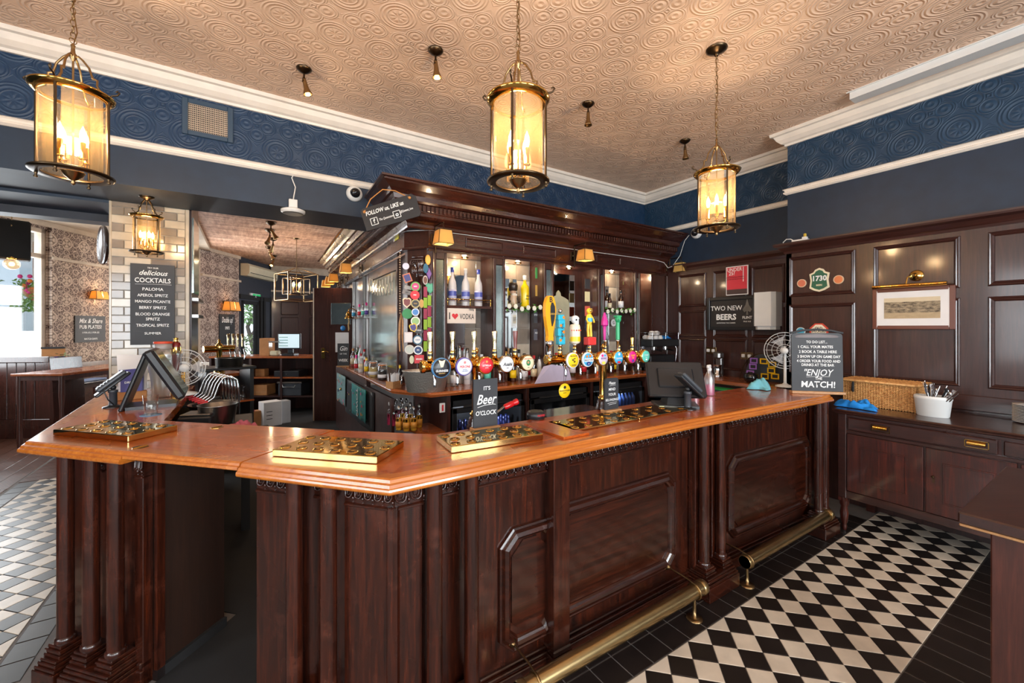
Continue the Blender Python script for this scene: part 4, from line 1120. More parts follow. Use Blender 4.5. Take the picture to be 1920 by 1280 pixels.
def spot(label, x, y, zc, tilt, lit, group, L=.19, s=1.0, az=0):
    t = thing('ceiling_spotlight', label, 'spotlight', (x, y, zc), az, group)
    MB().lathe([(.006, -.045), (.02, -.040), (.045, -.024), (.056, -.012), (.056, -.006), (.048, 0)], 20).build('ceiling_rose', M['bronze'], t)
    d = Vector((math.sin(tilt), 0, -math.cos(tilt))); p0 = Vector((0, 0, -.04))
    MB().lathe_dir([(.007, 0), (.007, .03), (.013, .045), (.015, .07)], p0, (0, 0, -1), 12).build('stem', M['bronze'], t)
    MB().lathe_dir([(.014, 0), (.016, .03), (.020, .07), (.032, .105), (.035, .115), (.030, .112), (.018, .075), (.0, .07)], p0+Vector((0, 0, -.05)), d, 16).build('lamp_head', M['brass_old'], t)
    if lit:
        MB().lathe_dir([(0.0001, 0), (.019, .004), (.016, .016), (0, .02)], p0+Vector((0, 0, -.05))+d*.085, d, 12).build('bulb', M['bulb'], t)
        lamp('spot_glow', p0+Vector((0, 0, -.05))+d*.13, 3, WARM, .02, t)
    if s != 1: t.scale = (s, s, s)
    return t
sg = 'small brass spotlights on the ceiling'
spot('lit brass ceiling spotlight nearest to the air vent', .375, 3.60, CEIL, .25, True, sg)
spot('lit brass ceiling spotlight between two lanterns, largest in view', 1.16, 2.84, CEIL, .1, True, sg)
spot('unlit brass spotlight hanging from the middle of the ceiling', 2.60, 2.77, CEIL, 0.0, False, sg)
spot('unlit brass ceiling spotlight nearest to the far corner of the room', 4.0, 2.75, CEIL, .1, False, sg)
sg2 = 'track spotlights beyond the beam'
for i, (px, py) in enumerate(((508, 420), (506, 434), (512, 450), (505, 466), (513, 482))):
    p = pz(px, py-4, C2-.0)
    if p.y > 13.6: continue
    spot('small brass spotlight on the woven ceiling beyond the beam, %s of the row' % ('nearest', 'second', 'middle', 'fourth', 'farthest')[i], p.x, p.y, C2, .5*(-1)**i, i in (2, 4), sg2, s=1.5, az=i)
# ---- lamps with tapered mica shades on brackets along the gantry
def bracket_lamp(label, loc, rz, group):
    t = thing('bracket_lamp', label, 'lamp', loc, rz, group)
    b = MB(); b.bev((-.035, -.012, -.05), (.035, 0, .05), .003); b.lathe_dir([(.018, 0), (.018, .015), (.006, .02)], (0, -.012, 0), (0, -1, 0), 12); b.build('wall_plate', M['bronze'], t)
    b = MB(); b.tube([(0, -.02, 0), (0, -.035, 0)], .006, 6); b.bev((-.006, -.042, -.14), (.006, -.03, .13), .002); b.bev((-.006, -.235, .118), (.006, -.03, .13), .002); b.build('bracket', M['bronze'], t)
    b = MB()
    for k in range(3): b.tube([(.006*math.cos(x)*(k % 2 == 0), -.225+.006*math.cos(x)*(k % 2), .104-.022*k+.013*math.sin(x)) for x in [2*PI*j/8 for j in range(8)]], .0016, 4, True)
    b.build('chain', M['bronze'], t)
    w0, w1, z0, z1 = .078, .060, -.085, .045
    for k in range(4):
        a = k*PI/2; ca, sa = math.cos(a), math.sin(a)
        pts = [(x*ca-y*sa, x*sa+y*ca-.225, z) for x, y, z in ((-w0, -w0, z0), (w0, -w0, z0), (w1, -w1, z1), (-w1, -w1, z1))]
        MB().add(pts+[(q[0]*.96, (q[1]+.225)*.96-.225, q[2]) for q in pts], [(0, 1, 2, 3), (7, 6, 5, 4)]).build('shade_panel', M['shade'], t)
    b = MB()
    for k in range(4):
        a = k*PI/2+PI/4; r2 = math.sqrt(2)
        b.tube([(w0*r2*math.cos(a), w0*r2*math.sin(a)-.225, z0), (w1*r2*math.cos(a), w1*r2*math.sin(a)-.225, z1)], .003, 4)
        a2 = a+PI/2
        for w, z in ((w0, z0), (w1, z1)): b.tube([(w*r2*math.cos(a), w*r2*math.sin(a)-.225, z), (w*r2*math.cos(a2), w*r2*math.sin(a2)-.225, z)], .003, 4)
        b.tube([(w1*r2*math.cos(a), w1*r2*math.sin(a)-.225, z1), (0, -.225, z1+.022)], .002, 4)
    b.build('shade_frame', M['bronze'], t)
    MB().lathe([(.006, -.01), (.012, -.02), (.014, -.04), (.008, -.06), (0, -.066)], 10, (0, -.225, .0)).build('bulb', M['bulb'], t)
    MB().lathe([(.009, .03), (.009, -.01)], 8, (0, -.225, .0)).build('bulb_holder', M['brass'], t)
    lamp('lamp_glow', (0, -.225, -.035), 11, WARM, .02, t)
    return t
gb = 'mica shaded bracket lamps on the gantry'
def _bl(px, Y0): return pY(px, 500, Y0).x
BLP = bracket_lamp('mica shaded bracket lamp at the gantry corner above the pump clips', (_bl(831, GY-.225), GY-.002, 2.515), 0, gb)
dup(BLP, (_bl(1097, GY-.225), GY-.002, 2.515), 0, 'mica shaded bracket lamp in the middle of the gantry front')
dup(BLP, (_bl(1277, GY-.225), GY-.002, 2.515), 0, 'mica shaded bracket lamp at the wall end of the gantry front')
FL = Run((GX+.03+.04*4.9, 8.9), (GX+.03, 4.08))
for px, lb in ((648, 'mica shaded lamp nearest on the gantry side facing the doorway'), (625, 'second mica shaded lamp along the gantry side'), (607, 'third mica shaded lamp along the gantry side'), (597, 'farthest mica shaded lamp along the gantry side')):
    u = max(FL.u(px, .225), .18 if px == 597 else .75); q = FL.p(u, .002)
    dup(BLP, (q.x, q.y, 2.515), -PI/2-.03, lb)
# ---- twin-shade wall lamps on the papered walls
def wall_lamp(label, m, u, z, s=1.0):
    q = m @ Vector((u, -.001, z)); rz = math.atan2(m[1][0], m[0][0])
    t = thing('twin_wall_lamp', label, 'wall lamp', q, rz, 'twin wall lamps on patterned paper')
    MB().bev((-.09, -.02, -.02), (.09, 0, .03), .005).tube([(-.07, -.02, .02), (-.07, -.09, .06), (-.07, -.09, .03)], .006, 6).tube([(.07, -.02, .02), (.07, -.09, .06), (.07, -.09, .03)], .006, 6).build('bracket', M['bronze'], t)
    for sx in (-.075, .075):
        w0, w1, z0, z1 = .068, .045, -.13, .02
        for k in range(4):
            a = k*PI/2; ca, sa = math.cos(a), math.sin(a)
            pts = [(x*ca-y*sa+sx, x*sa+y*ca-.09, z_1) for x, y, z_1 in ((-w0, -w0, z0), (w0, -w0, z0), (w1, -w1, z1), (-w1, -w1, z1))]
            MB().add(pts+[(sx+(q_[0]-sx)*.96, (q_[1]+.09)*.96-.09, q_[2]) for q_ in pts], [(0, 1, 2, 3), (7, 6, 5, 4)]).build('shade_panel', M['shade'], t)
        f = MB()
        for k in range(4):
            a = k*PI/2+PI/4; r2 = math.sqrt(2); a2 = a+PI/2
            f.tube([(sx+w0*r2*math.cos(a), w0*r2*math.sin(a)-.09, z0), (sx+w1*r2*math.cos(a), w1*r2*math.sin(a)-.09, z1)], .004, 4)
            f.tube([(sx+w0*r2*math.cos(a), w0*r2*math.sin(a)-.09, z0), (sx+w0*r2*math.cos(a2), w0*r2*math.sin(a2)-.09, z0)], .004, 4)
        f.build('shade_frame', M['bronze'], t)
        MB().lathe([(.008, -.02), (.016, -.04), (.018, -.06), (.008, -.085), (0, -.09)], 10, (sx, -.09, 0)).build('bulb', M['bulb'], t)
    lamp('lamp_glow', (0, -.09, -.06), 9, WARM, .04, t)
    t.scale = (s, s, s)
    return t
uL = uof(177); pL = mt @ Vector((0, 0, 0))
def z_on(m, u, py, px):
    q = m @ Vector((u, 0, 0)); w = q.x*_s+q.y*_c
    return HC+(CY-py)*w/FPX
wall_lamp('twin shaded wall lamp above the pub plates board', mtw, uL, z_on(mtw, uL, 548, 177))
ivb = mtb.inverted()
def ub_(px, A, B, mm):
    r = Run((A.x, A.y), (B.x, B.y)); return r.u(px, 0)
u = ub_(424, B0, B1, mtb); wall_lamp('twin shaded wall lamp above the double up board', mtb, u, z_on(mtb, u, 568, 424), 1.5)
# ---- open cage chandelier of the far room
q = pw(556, 520, 8.6)
t = thing('cage_chandelier', 'square open-cage chandelier with candle bulbs in the room beyond', 'chandelier', (q.x, q.y, 2.20), .35)
for nm, a, z0, z1, mm in (('outer_cage', .30, 0, .55, 'brass_old'), ('inner_cage', .19, .13, .46, 'bronze')):
    f = MB()
    for k in range(4):
        sx, sy = ((-1, -1), (1, -1), (1, 1), (-1, 1))[k]; tx, ty = ((1, -1), (1, 1), (-1, 1), (-1, -1))[k]
        f.bev((sx*a-.011, sy*a-.011, z0), (sx*a+.011, sy*a+.011, z1), .002)
        for z in (z0, z1): f.tube([(sx*a, sy*a, z), (tx*a, ty*a, z)], .012, 4)
        f.tube([(sx*a, sy*a, z1), (0, 0, z1+.14 if a > .2 else z1)], .007, 4)
    f.build(nm, M[mm], t)
s = MB(); s.tube([(0, 0, .2), (0, 0, C2-2.2)], .006, 6); s.lathe([(.05, C2-2.22), (.06, C2-2.2)], 14); s.build('stem', M['brass_old'], t)
for k in range(4):
    an = k*PI/2+.5; cx, cy = .08*math.cos(an), .08*math.sin(an)
    MB().tube([(0, 0, .2), (cx, cy, .17), (cx, cy, .21)], .006, 5).lathe([(.015, .2), (.012, .21), (.012, .29)], 10, (cx, cy, 0)).build('candle_arm', M['brass_old'], t)
    MB().lathe([(.006, .29), (.019, .32), (.014, .36), (0, .39)], 10, (cx, cy, 0)).build('bulb', M['bulb'], t)
lamp('chandelier_glow', (0, 0, .33), 30, WARM, .06, t)

# ================================================================ FURNITURE
# ---- sideboard
SX, SZ = 4.03, .985
ym = lambda px, X_=SX: pX(px, 700, X_).y
sb = thing('sideboard', 'long dark wooden sideboard with brass cup pulls against the right wall', 'sideboard', (4.4, .2, 0))
def sp(nm, mb, mat='side_v', par=None, label=None): return mb.build(nm, M[mat], par or sb, world=True, label=label)
yl, yr = 1.425, -1.15
tp = MB().sweep([(4.70, yl), (SX, yl), (SX, yr), (4.70, yr)][::1], [(-.05, SZ), (-.008, SZ), (0, SZ-.008), (-.004, SZ-.018), (-.012, SZ-.022), (-.014, SZ-.032), (-.024, SZ-.038), (-.05, SZ-.038)])
tp.f = [q[::-1] for q in tp.f]
tpath = [(4.70, yr), (SX, yr), (SX, yl), (4.70, yl)]
def rev(p): return p[::-1]
tp = MB().sweep(rev(tpath), [(-.05, SZ), (-.008, SZ), (0, SZ-.008), (-.004, SZ-.018), (-.012, SZ-.022), (-.014, SZ-.032), (-.024, SZ-.038), (-.05, SZ-.038)])
sp('top_edge', tp, 'side_h')
sp('top', MB().box((SX+.045, yr+.045, SZ-.036), (4.745, yl-.045, SZ)), 'side_h')
F = SX+.035
sp('carcass', MB().box((F+.02, yr+.05, .30), (4.745, yl-.04, SZ-.036)))
z1s = .945
fr = MB(); fr.bev((F, yr+.04, SZ-.058), (F+.02, yl-.03, SZ-.036), .002); fr.bev((F, yr+.04, .795), (F+.02, yl-.03, .82), .004); fr.bev((F, yr+.04, .27), (F+.02, yl-.03, .33), .003)
fr.bev((F-.004, yl-.085, .27), (F+.03, yl-.03, SZ-.036), .004)
sp('face_frame', fr, 'side_h')
def drawer(y0, y1, hy, lab):
    d = sp('drawer', MB().bev((F-.006, y0, .826), (F+.02, y1, .922), .006), 'side_h')
    h = MB(); 
    for a, b in (((F-.010, hy-.055, .848), (F-.006, hy+.055, .852)), ((F-.010, hy-.055, .895), (F-.006, hy+.055, .899)), ((F-.010, hy-.055, .848), (F-.006, hy-.051, .899)), ((F-.010, hy+.051, .848), (F-.006, hy+.055, .899))): h.box(a, b)
    n = 8; rg = []
    for i in range(n+1):
        a = PI*i/n; rg.append([(F-.008-.020*math.sin(a), y, .893-.030*(1-math.cos(a))/2) for y in (hy-.042, hy+.042)])
    h.ring_loft(rg, False, False, False); 
    h.build('cup_pull', M['brass'], d, world=True)
drawer(ym(1868), yl-.095, ym(1648), ''); drawer(-.9, ym(1880), ym(1829), '')
def sdoor(y0, y1, key=None):
    d = sp('door', MB().bev((F-.004, y0, .335), (F+.02, y1, .79), .003))
    w = .085
    s = MB().sweep([(y0+w, .335+w), (y1-w, .335+w), (y1-w, .79-w), (y0+w, .79-w)], [(0, 0), (-.002, .004), (-.010, .004), (-.018, -.012), (-.022, -.014), (-.022, -.03)], closed=True)
    f = MB(); f.v = [(F-.004-h, y, z) for y, z, h in s.v]; f.f = [q[::-1] for q in s.f]; f.mi = s.mi; f.sm = s.sm
    f.build('door_moulding', M['side_v'], d, world=True)
    if key: MB().lathe_dir([(.004, 0), (.004, .012), (.009, .016), (.009, .024), (.004, .028)], (F-.004, key, .60), (-1, 0, 0), 10).box((F-.007, key-.006, .555), (F-.004, key+.006, .585)).build('knob', M['bronze'], d, world=True)
sdoor(ym(1728), yl-.09); sdoor(ym(1905), ym(1733), ym(1748)); sdoor(-.55, ym(1912)); sdoor(-1.1, -.56)
for y in (yl-.06, -.25, yr+.08):
    sp('leg', MB().lathe([(.014, 0), (.020, .03), (.016, .05), (.024, .07), (.030, .14), (.022, .19), (.032, .21), (.032, .27)], 14, (F+.035, y, 0)).box((F+.005, y-.03, .24), (F+.065, y+.03, .30)))
for y in (yl-.06, yr+.08): sp('leg', MB().box((4.68, y-.03, 0), (4.74, y+.03, .3)))
# ---- near table at the right edge of the frame
tb = thing('high_table', 'dark high table with a worn wooden top, cut off by the right edge', 'table', (2.36, .0, 0))
MB().bev((1.945, -.42, 1.012), (2.76, .345, 1.05), .005).build('tabletop', M['table_top'], tb, world=True)
MB().bev((1.948, -.415, 1.004), (2.757, .342, 1.012), .002).build('top_edge_band', M['light_wood'], tb, world=True)
for x in (2.02, 2.62): MB().bev((x, -.36, 0), (x+.06, .285, 1.004), .004).build('end_panel', M['table'], tb, world=True)
MB().bev((2.08, -.08, .3), (2.62, -.02, .4), .004).build('stretcher', M['table'], tb, world=True)
# ---- booth seat, table and benches by the bay window
q0 = pw(-40, 700, 6.05); q1 = pw(94, 700, 6.15)
mq, Lq = mtx(q0, q1)
bt = thing('booth_seat', 'dark wooden booth with vertical boarded back beside the bay window', 'booth', (q0.x, q0.y, 0), math.atan2(mq[1][0], mq[0][0]))
n = 7; w = (Lq-.08)/n
for i in range(n): MB().bev((i*w+.003, 0, .28), ((i+1)*w-.003, .03, 1.12), .006).build('board', M['booth'], bt)
MB().bev((-.1, -.02, 1.12), (Lq, .07, 1.21), .008).build('top_rail', M['booth'], bt); MB().bev((-.1, -.015, .0), (Lq, .05, .28), .004).build('bottom_rail', M['booth'], bt)
MB().plate([(Lq-.08, 0), (Lq+.02, 0), (Lq+.06, .3), (Lq+.04, .8), (Lq, 1.18), (Lq-.08, 1.18)], -.01, .5).build('end_post', M['booth'], bt)
MB().bev((0, .03, .40), (Lq-.08, .5, .48), .02).build('seat', C('blue_seat_pad', (92, 112, 150), .8), bt)
def simple_table(name, label, c, ax, ay, h, rz, mat='table', cat='table', leg=.03, group=None, top='back_top'):
    t = thing(name, label, cat, (c.x, c.y, 0), rz, group)
    MB().bev((-ax, -ay, h-.035), (ax, ay, h), .006).build('tabletop' if cat == 'table' else 'seat', M[top], t)
    for x in (-1, 1):
        for y in (-1, 1): MB().lathe([(leg*.8, 0), (leg, .1), (leg*.7, h*.5), (leg*1.1, h*.7), (leg, h-.035)], 10, (x*(ax-.06), y*(ay-.06), 0)).build('leg', M[mat], t)
    MB().bev((-ax+.04, -ay+.04, h-.10), (ax-.04, ay-.04, h-.035), .003).build('apron', M[mat], t)
    return t
c = pz(165, 690, 1.02); rzb = math.atan2(mtw[1][0], mtw[0][0])
simple_table('bay_table', 'brown wooden high table by the patterned wall, beside the boarded booth', c, .75, .32, 1.02, rzb)
c = pw(146, 715, 6.9)
st = simple_table('bench', 'long low bench with blue seat pad in front of the bay table', c, .5, .16, .72, rzb, cat='bench', top='booth')
MB().bev((-.48, -.15, .72), (.48, .15, .75), .012).build('seat_pad', C('blue_seat_pad', (92, 112, 150), .8), st)
# menu stand and potted plant on the bay table
c = pz(140, 678, 1.02)
c = pz(102, 684, 1.02)
t = thing('menu_stand', 'brown menu stand with purple card on the booth table', 'menu', (c.x, c.y, 1.02), .1)
MB().plate([(-.13, 0), (.13, 0), (.12, .27), (-.14, .27)], 0, .03).build('stand_board', M['card'], t)
MB().box((-.08, -.012, 0), (.12, -.002, .14)).build('purple_card', C('purple_card', (64, 56, 110)), t); MB().box((-.15, -.01, .27), (.12, .04, .30)).build('clip', M['slate_dark'], t)
c = pz(118, 685, 1.02)
t = thing('potted_herb', 'small potted green plant on the bay table', 'plant', (c.x, c.y, 1.02))
MB().lathe([(.04, 0), (.055, .09), (.05, .09), (.0, .08)], 14).build('pot', M['charcoal'], t)
f = MB()
for i in range(26):
    a, r_, z = random.uniform(0, 2*PI), random.uniform(.01, .08), random.uniform(.09, .2); u_ = Vector((math.cos(a), math.sin(a), 0)); v_ = Vector((-u_.y, u_.x, .3))
    o = Vector((r_*u_.x, r_*u_.y, z)); f.add([o-v_*.015, o+u_*.03+Vector((0, 0, .01)), o+v_*.015, o-u_*.02], [(0, 1, 2, 3)])
fo = f.build('foliage', C('herb_green', (96, 130, 90), .7), t); fo['kind'] = 'stuff'
# ---- open door to the back room
D0 = Vector((.985, 7.93)); D1 = Vector((1.545, 7.56)); md, Ld = mtx(D0, D1)
d2 = put(MB().bev((0, 0, .01), (Ld, .045, 2.33), .003), md).build('door_2', M['gantry_v'], kind='structure')
put(MB().box((-.02, -.005, .01), (.0, .05, 2.33)), md).build('door_edge', M['cream'], d2)
ud = lambda px: Run(tuple(D0), tuple(D1)).u(px, 0)
zd = lambda py: HC+(CY-py)*7.2/FPX
h = MB(); h.bev((ud(603), -.012, zd(672)), (ud(609), 0, zd(652)), .002); h.tube([(ud(606), -.012, zd(659)), (ud(606), -.06, zd(659)), (ud(615), -.06, zd(658)), (ud(619), -.055, zd(660))], .009, 6)
put(h, md).build('door_handle', M['brass'], d2)
put(MB().bev((ud(621), -.004, zd(608)), (ud(658), .001, zd(568)), .002), md).build('vision_pane', M['mirror_old'], d2)
put(MB().lathe_dir([(.045, 0), (.045, .003), (0.001, .003)], (ud(643), -.0005, zd(615)), (0, -1, 0), 18), md).build('blue_roundel', C('sign_blue', (30, 120, 190)), d2)
mn = put(MB().box((ud(629), -.004, zd(660)), (ud(654), -.0005, zd(623))), md)
tag(mn.build('door_notice', M['paper']), 'white paper notice on the open dark door', 'notice')
# garden outside the door
gt = thing('garden_tree', 'leafy green tree seen through the glass garden door', 'tree', tuple(pw(470, 700, 16))[:2]+(-.14,))
MB().tube([(0, 0, 0), (.1, 0, .9), (-.1, .1, 1.8), (.3, 0, 2.8)], [.12, .09, .07, .04], 8).tube([(-.02, .05, 1.4), (.5, 0, 2.3), (.9, .1, 2.8)], [.05, .04, .02], 6).build('trunk', C('bark', (96, 80, 70), .9), gt)
f = MB()
for i in range(1500):
    a = random.uniform(0, 2*PI); r_ = random.uniform(0, 1.3)**.8; z = random.uniform(1.9, 3.7)
    o = Vector((r_*math.cos(a), r_*math.sin(a)*.6, z)); u_ = Vector((random.uniform(-1, 1), random.uniform(-1, 1), random.uniform(-1, 1))).normalized(); v_ = u_.orthogonal().normalized()
    f.add([o-u_*.07, o-v_*.04, o+u_*.07, o+v_*.04], [(0, 1, 2, 3)], False)
o = f.build('foliage', C('leaf_green', (130, 170, 96), .7), gt); o['kind'] = 'stuff'
f = MB()
hp = pw(470, 700, 15.0)
for i in range(1500):
    o = Vector((hp.x+random.uniform(-1.6, 1.6), hp.y+random.uniform(-.2, .2), random.uniform(-.1, 1.35))); u_ = Vector((random.uniform(-1, 1), random.uniform(-1, 1), random.uniform(-1, 1))).normalized(); v_ = u_.orthogonal().normalized()
    f.add([o-u_*.06, o-v_*.035, o+u_*.06, o+v_*.035], [(0, 1, 2, 3)], False)
tag(f.build('garden_hedge', C('hedge_green', (120, 140, 84), .8)), 'clipped green hedge seen through the garden door', 'hedge', kind='stuff')
# ================================================================ SIGNS, TAPS AND THINGS ON THE BAR
CH = M['chalk']
def frame_box(mb, w, h, fw, fd, y0=0, z0=0):
    mb.bev((-w/2, y0-fd, z0), (-w/2+fw, y0, z0+h), .004); mb.bev((w/2-fw, y0-fd, z0), (w/2, y0, z0+h), .004)
    mb.bev((-w/2+fw, y0-fd, z0), (w/2-fw, y0, z0+fw), .004); mb.bev((-w/2+fw, y0-fd, z0+h-fw), (w/2-fw, y0, z0+h), .004)
def sign(name, label, cat, loc, rz, w, h, lines, mat='slate', th=.012, top=0, foot=None, frame=None, tilt=0, group=None, parent=None):
    """upright board, origin at the middle of its foot, facing local -y. lines: (text, size, x, z, shear, sx, bold[, material])"""
    t = thing(name, label, cat, loc, 0, group, tilt=(tilt, 0, rz))
    z0 = .018 if foot else 0
    if top: poly = [(-w/2, z0), (w/2, z0), (w/2, h-top)]+[(w/2-top+top*math.sin(a)*1.0, h-top+top*(1-math.cos(a)))[::1] if False else (w/2-top*(1-math.cos(a)), h-top+top*math.sin(a)) for a in (.4, .8, 1.2, PI/2)]+[(-w/2+top*(1-math.cos(a)), h-top+top*math.sin(a)) for a in (PI/2, 1.2, .8, .4)]+[(-w/2, h-top)]
    else: poly = [(-w/2, z0), (w/2, z0), (w/2, h), (-w/2, h)]
    MB().plate(poly, -th/2, th/2).build('board', M[mat] if isinstance(mat, str) else mat, t)
    if foot: MB().bev((-w/2-.008, -.03, 0), (w/2+.008, .03, .022), .003).build('wooden_foot', M[foot], t)
    if frame:
        f = MB(); frame_box(f, w+.02, h+.02, frame[0], frame[1], th/2+.002, -.01); f.build('frame', M[frame[2]], t)
    for l in lines:
        s_, size, x, z, sh_, sx, bo = l[:7]; mt_ = l[7] if len(l) > 7 else CH
        text(s_, size, mt_, t, (x, -th/2-.0012, z), (PI/2, 0, 0), sh_, 'CENTER', sx, bo)
    return t
def stroke(t, pts, r, mat=None, y=-.0085, name='flourish'):
    MB().tube([(x, y, z) for x, z in pts], r, 4).build(name, mat or CH, t)
# "it's beer o'clock"
q = pz(910, 807, ZT); w = .155; sgn = sign('chalk_sign', 'small black chalk sign reading it\'s beer o\'clock, on the bar between taps and tray', 'sign', (q.x, q.y, ZT), -.02, .142, .275, [
    ("IT'S", .028, .006, .225, 0, 1, .01), ('Beer', .072, .0, .165, .35, .82, .012), ("O'CLOCK", .033, 0, .095, .1, .85, .012)], foot='light_wood')
stroke(sgn, [(-.05, .128), (-.01, .137), (.04, .139), (.058, .136)], .0016)
q = pz(1146, 773, ZT); sgn = sign('chalk_sign', 'small black chalk sign reading please mind your belongings, beside the brass tap column', 'sign', (q.x, q.y, ZT), -.02, .118, .222, [
    ('Please', .026, 0, .19, .35, .9, .008), ('MIND', .024, 0, .150, .1, 1, .01), ('YOUR', .024, 0, .117, .1, 1, .01), ('BELONGINGS', .0215, 0, .083, .1, .86, .008)], foot='light_wood', top=.02)
stroke(sgn, [(-.022, .173), (0, .176), (.03, .176)], .0010); stroke(sgn, [(-.04, .062), (0, .066), (.04, .066)], .0012); stroke(sgn, [(-.03, .053), (0, .056), (.035, .056)], .0012)
# match day board, standing at the wall end of the bar
q = pz(1532, 738, ZT)
bs = sign('match_board', 'large black chalkboard with a to do list for match day at the bar\'s right end', 'sign', (q.x, q.y, ZT), -.80, .37, .50, [
    ('TO DO LIST...', .030, .0, .425, 0, .85, .012), ('1 CALL YOUR MATES', .031, -.012, .385, 0, .88, .014), ('2 BOOK A TABLE HERE', .031, .006, .345, 0, .86, .014), ('3 SHOW UP ON GAME DAY', .031, .012, .305, 0, .80, .014),
    ('4 ORDER YOUR FOOD AND', .031, .010, .268, 0, .80, .014), ('DRINKS AT THE BAR', .031, .004, .236, 0, .82, .014), ('"ENJOY', .075, .0, .172, .3, .85, .006), ('THE', .028, .01, .125, 0, 1, .014), ('MATCH!', .070, .005, .075, .05, .95, .02)], foot='light_wood', top=.03, tilt=-.03)
MB().plate([(-.15, .462), (.15, .462), (.16, .472), (.13, .484), (0, .492), (-.13, .484), (-.16, .472)], -.0072, -.0062).build('hand_slot', C('slot_brown', (62, 34, 26), .7), bs)
stroke(bs, [(-.08, .137), (0, .143), (.09, .143)], .0015, y=-.008)
stroke(bs, [(-.19, .50), (-.1, .522), (0, .53), (.1, .522), (.19, .50)], .012, M['slate'], y=0, name='arched_top')
MB().box((.185, .05, 0), (.21, .06, .36)).box((-.15, .05, 0), (.21, .06, .36)).build('white_card_behind', M['paper'], bs)
# cocktails board on the tiled pillar
qa, qb = pY(245, 560, PY-.01), pY(328, 560, PY-.01); wC = qb.x-qa.x; zt_ = pY(286, 496, PY).z
pb = sign('cocktails_board', 'tall black board listing delicious cocktails on the tiled pillar', 'sign', ((qa.x+qb.x)/2, PY-.022, zt_-.72), 0, wC, .72, [
    ('TRY OUR', .018, 0, .685, 0, 1, .01), ('delicious', .062, 0, .64, .35, .9, .012), ('COCKTAILS', .058, 0, .573, 0, .8, .014), ('PALOMA', .037, 0, .495, 0, 1, .014), ('APEROL SPRITZ', .035, 0, .440, 0, .86, .014), ('MANGO PICANTE', .035, 0, .385, 0, .86, .014),
    ('BERRY SPRITZ', .035, 0, .330, 0, .86, .014), ('BLOOD ORANGE', .035, 0, .272, 0, .86, .014), ('SPRITZ', .035, 0, .228, 0, .9, .014), ('TROPICAL SPRITZ', .035, 0, .172, 0, .80, .014), ('SUMMER', .03, 0, .10, 0, 1, .01)])
stroke(pb, [(-.12, .538), (0, .541), (.13, .541)], .0014)
# boards on the papered walls
def on_wall(m, px, py, run_u, out=.012):
    z = z_on(m, run_u, py, px); q = m @ Vector((run_u, -out, 0)); return (q.x, q.y, z), math.atan2(m[1][0], m[0][0])
u = uof(168.5); (x, y, z), rz_ = on_wall(mtw, 168, 641, u)
ul, ur = uof(140), uof(197); ww = ur-ul; hh = z_on(mtw, u, 592, 168)-z_on(mtw, u, 641, 168)
sign('pub_plates_board', 'black board reading mix and share pub plates beneath the twin wall lamp', 'sign', (x, y, z), rz_, ww, hh, [
    ('Mix & Share', hh*.25, 0, hh*.80, .3, ww/hh*.62, .012), ('PUB PLATES!', hh*.19, 0, hh*.57, 0, ww/hh*.70, .02), ('3 FOR £15, 5 FOR £22', hh*.085, 0, hh*.36, 0, ww/hh*.7, .02), ('MATCH DAYS', hh*.10, 0, hh*.12, 0, ww/hh*.7, .02)], 'slate_dark')
u = ub_(425, B0, B1, mtb); (x, y, z), rz_ = on_wall(mtb, 425, 645, u); ul, ur = ub_(412, B0, B1, mtb), ub_(441, B0, B1, mtb); ww = ur-ul; hh = .75
sign('double_board', 'black double up chalkboard beneath the far twin wall lamp', 'sign', (x, y, z), rz_, ww, hh, [('Double up!', .2, 0, .60, .3, ww*.78, .012), ('SPIRITS', .1, 0, .40, 0, ww*.9, .02)], 'slate_dark')

# ---- beer tap columns
def badge(par, x, y, z, r, rim, face, lines, extra=None):
    MB().lathe_dir([(r*.98, 0), (r*1.02, .006), (r*1.0, .014), (r*.9, .016)], (x, y, z), (0, -1, 0), 26).build('badge_rim', rim, par)
    b = MB().lathe_dir([(r*.90, 0), (r*.89, .002), (r*.5, .004), (.0005, .005)], (x, y-.014, z), (0, -1, 0), 26).build('badge', face, par)
    for (s_, size, dx, dz, mt_, sh_, sx) in lines: text(s_, size, mt_, b, (x+dx, y-.0205, z+dz), (PI/2, 0, 0), sh_, 'CENTER', sx, .02)
    if extra: extra(b, x, y-.0198, z, r)
def disc(par, x, y, z, r, mat, name='emblem', sx=1, sz=1, n=16): MB().plate([(x+r*sx*math.cos(2*PI*i/n), z+r*sz*math.sin(2*PI*i/n)) for i in range(n)], y-.0006, y).build(name, mat, par)
red, blue, white, yellow, black = C('badge_red', (206, 36, 48)), C('badge_blue', (30, 74, 140)), C('badge_white', (232, 232, 234)), C('badge_yellow', (240, 200, 20)), C('badge_black', (26, 26, 30))
green, orange, pink, teal, sky, purple = C('badge_green', (30, 120, 70)), C('badge_orange', (242, 130, 30)), C('badge_pink', (222, 30, 130)), C('badge_teal', (90, 190, 170)), C('badge_sky', (60, 170, 220)), C('badge_purple', (90, 60, 150))
gold, cream_ = C('badge_gold', (214, 170, 80)), C('badge_cream', (230, 216, 180)); lilac = C('badge_lilac', (206, 190, 206))
TY, TZ = 2.0, 1.449
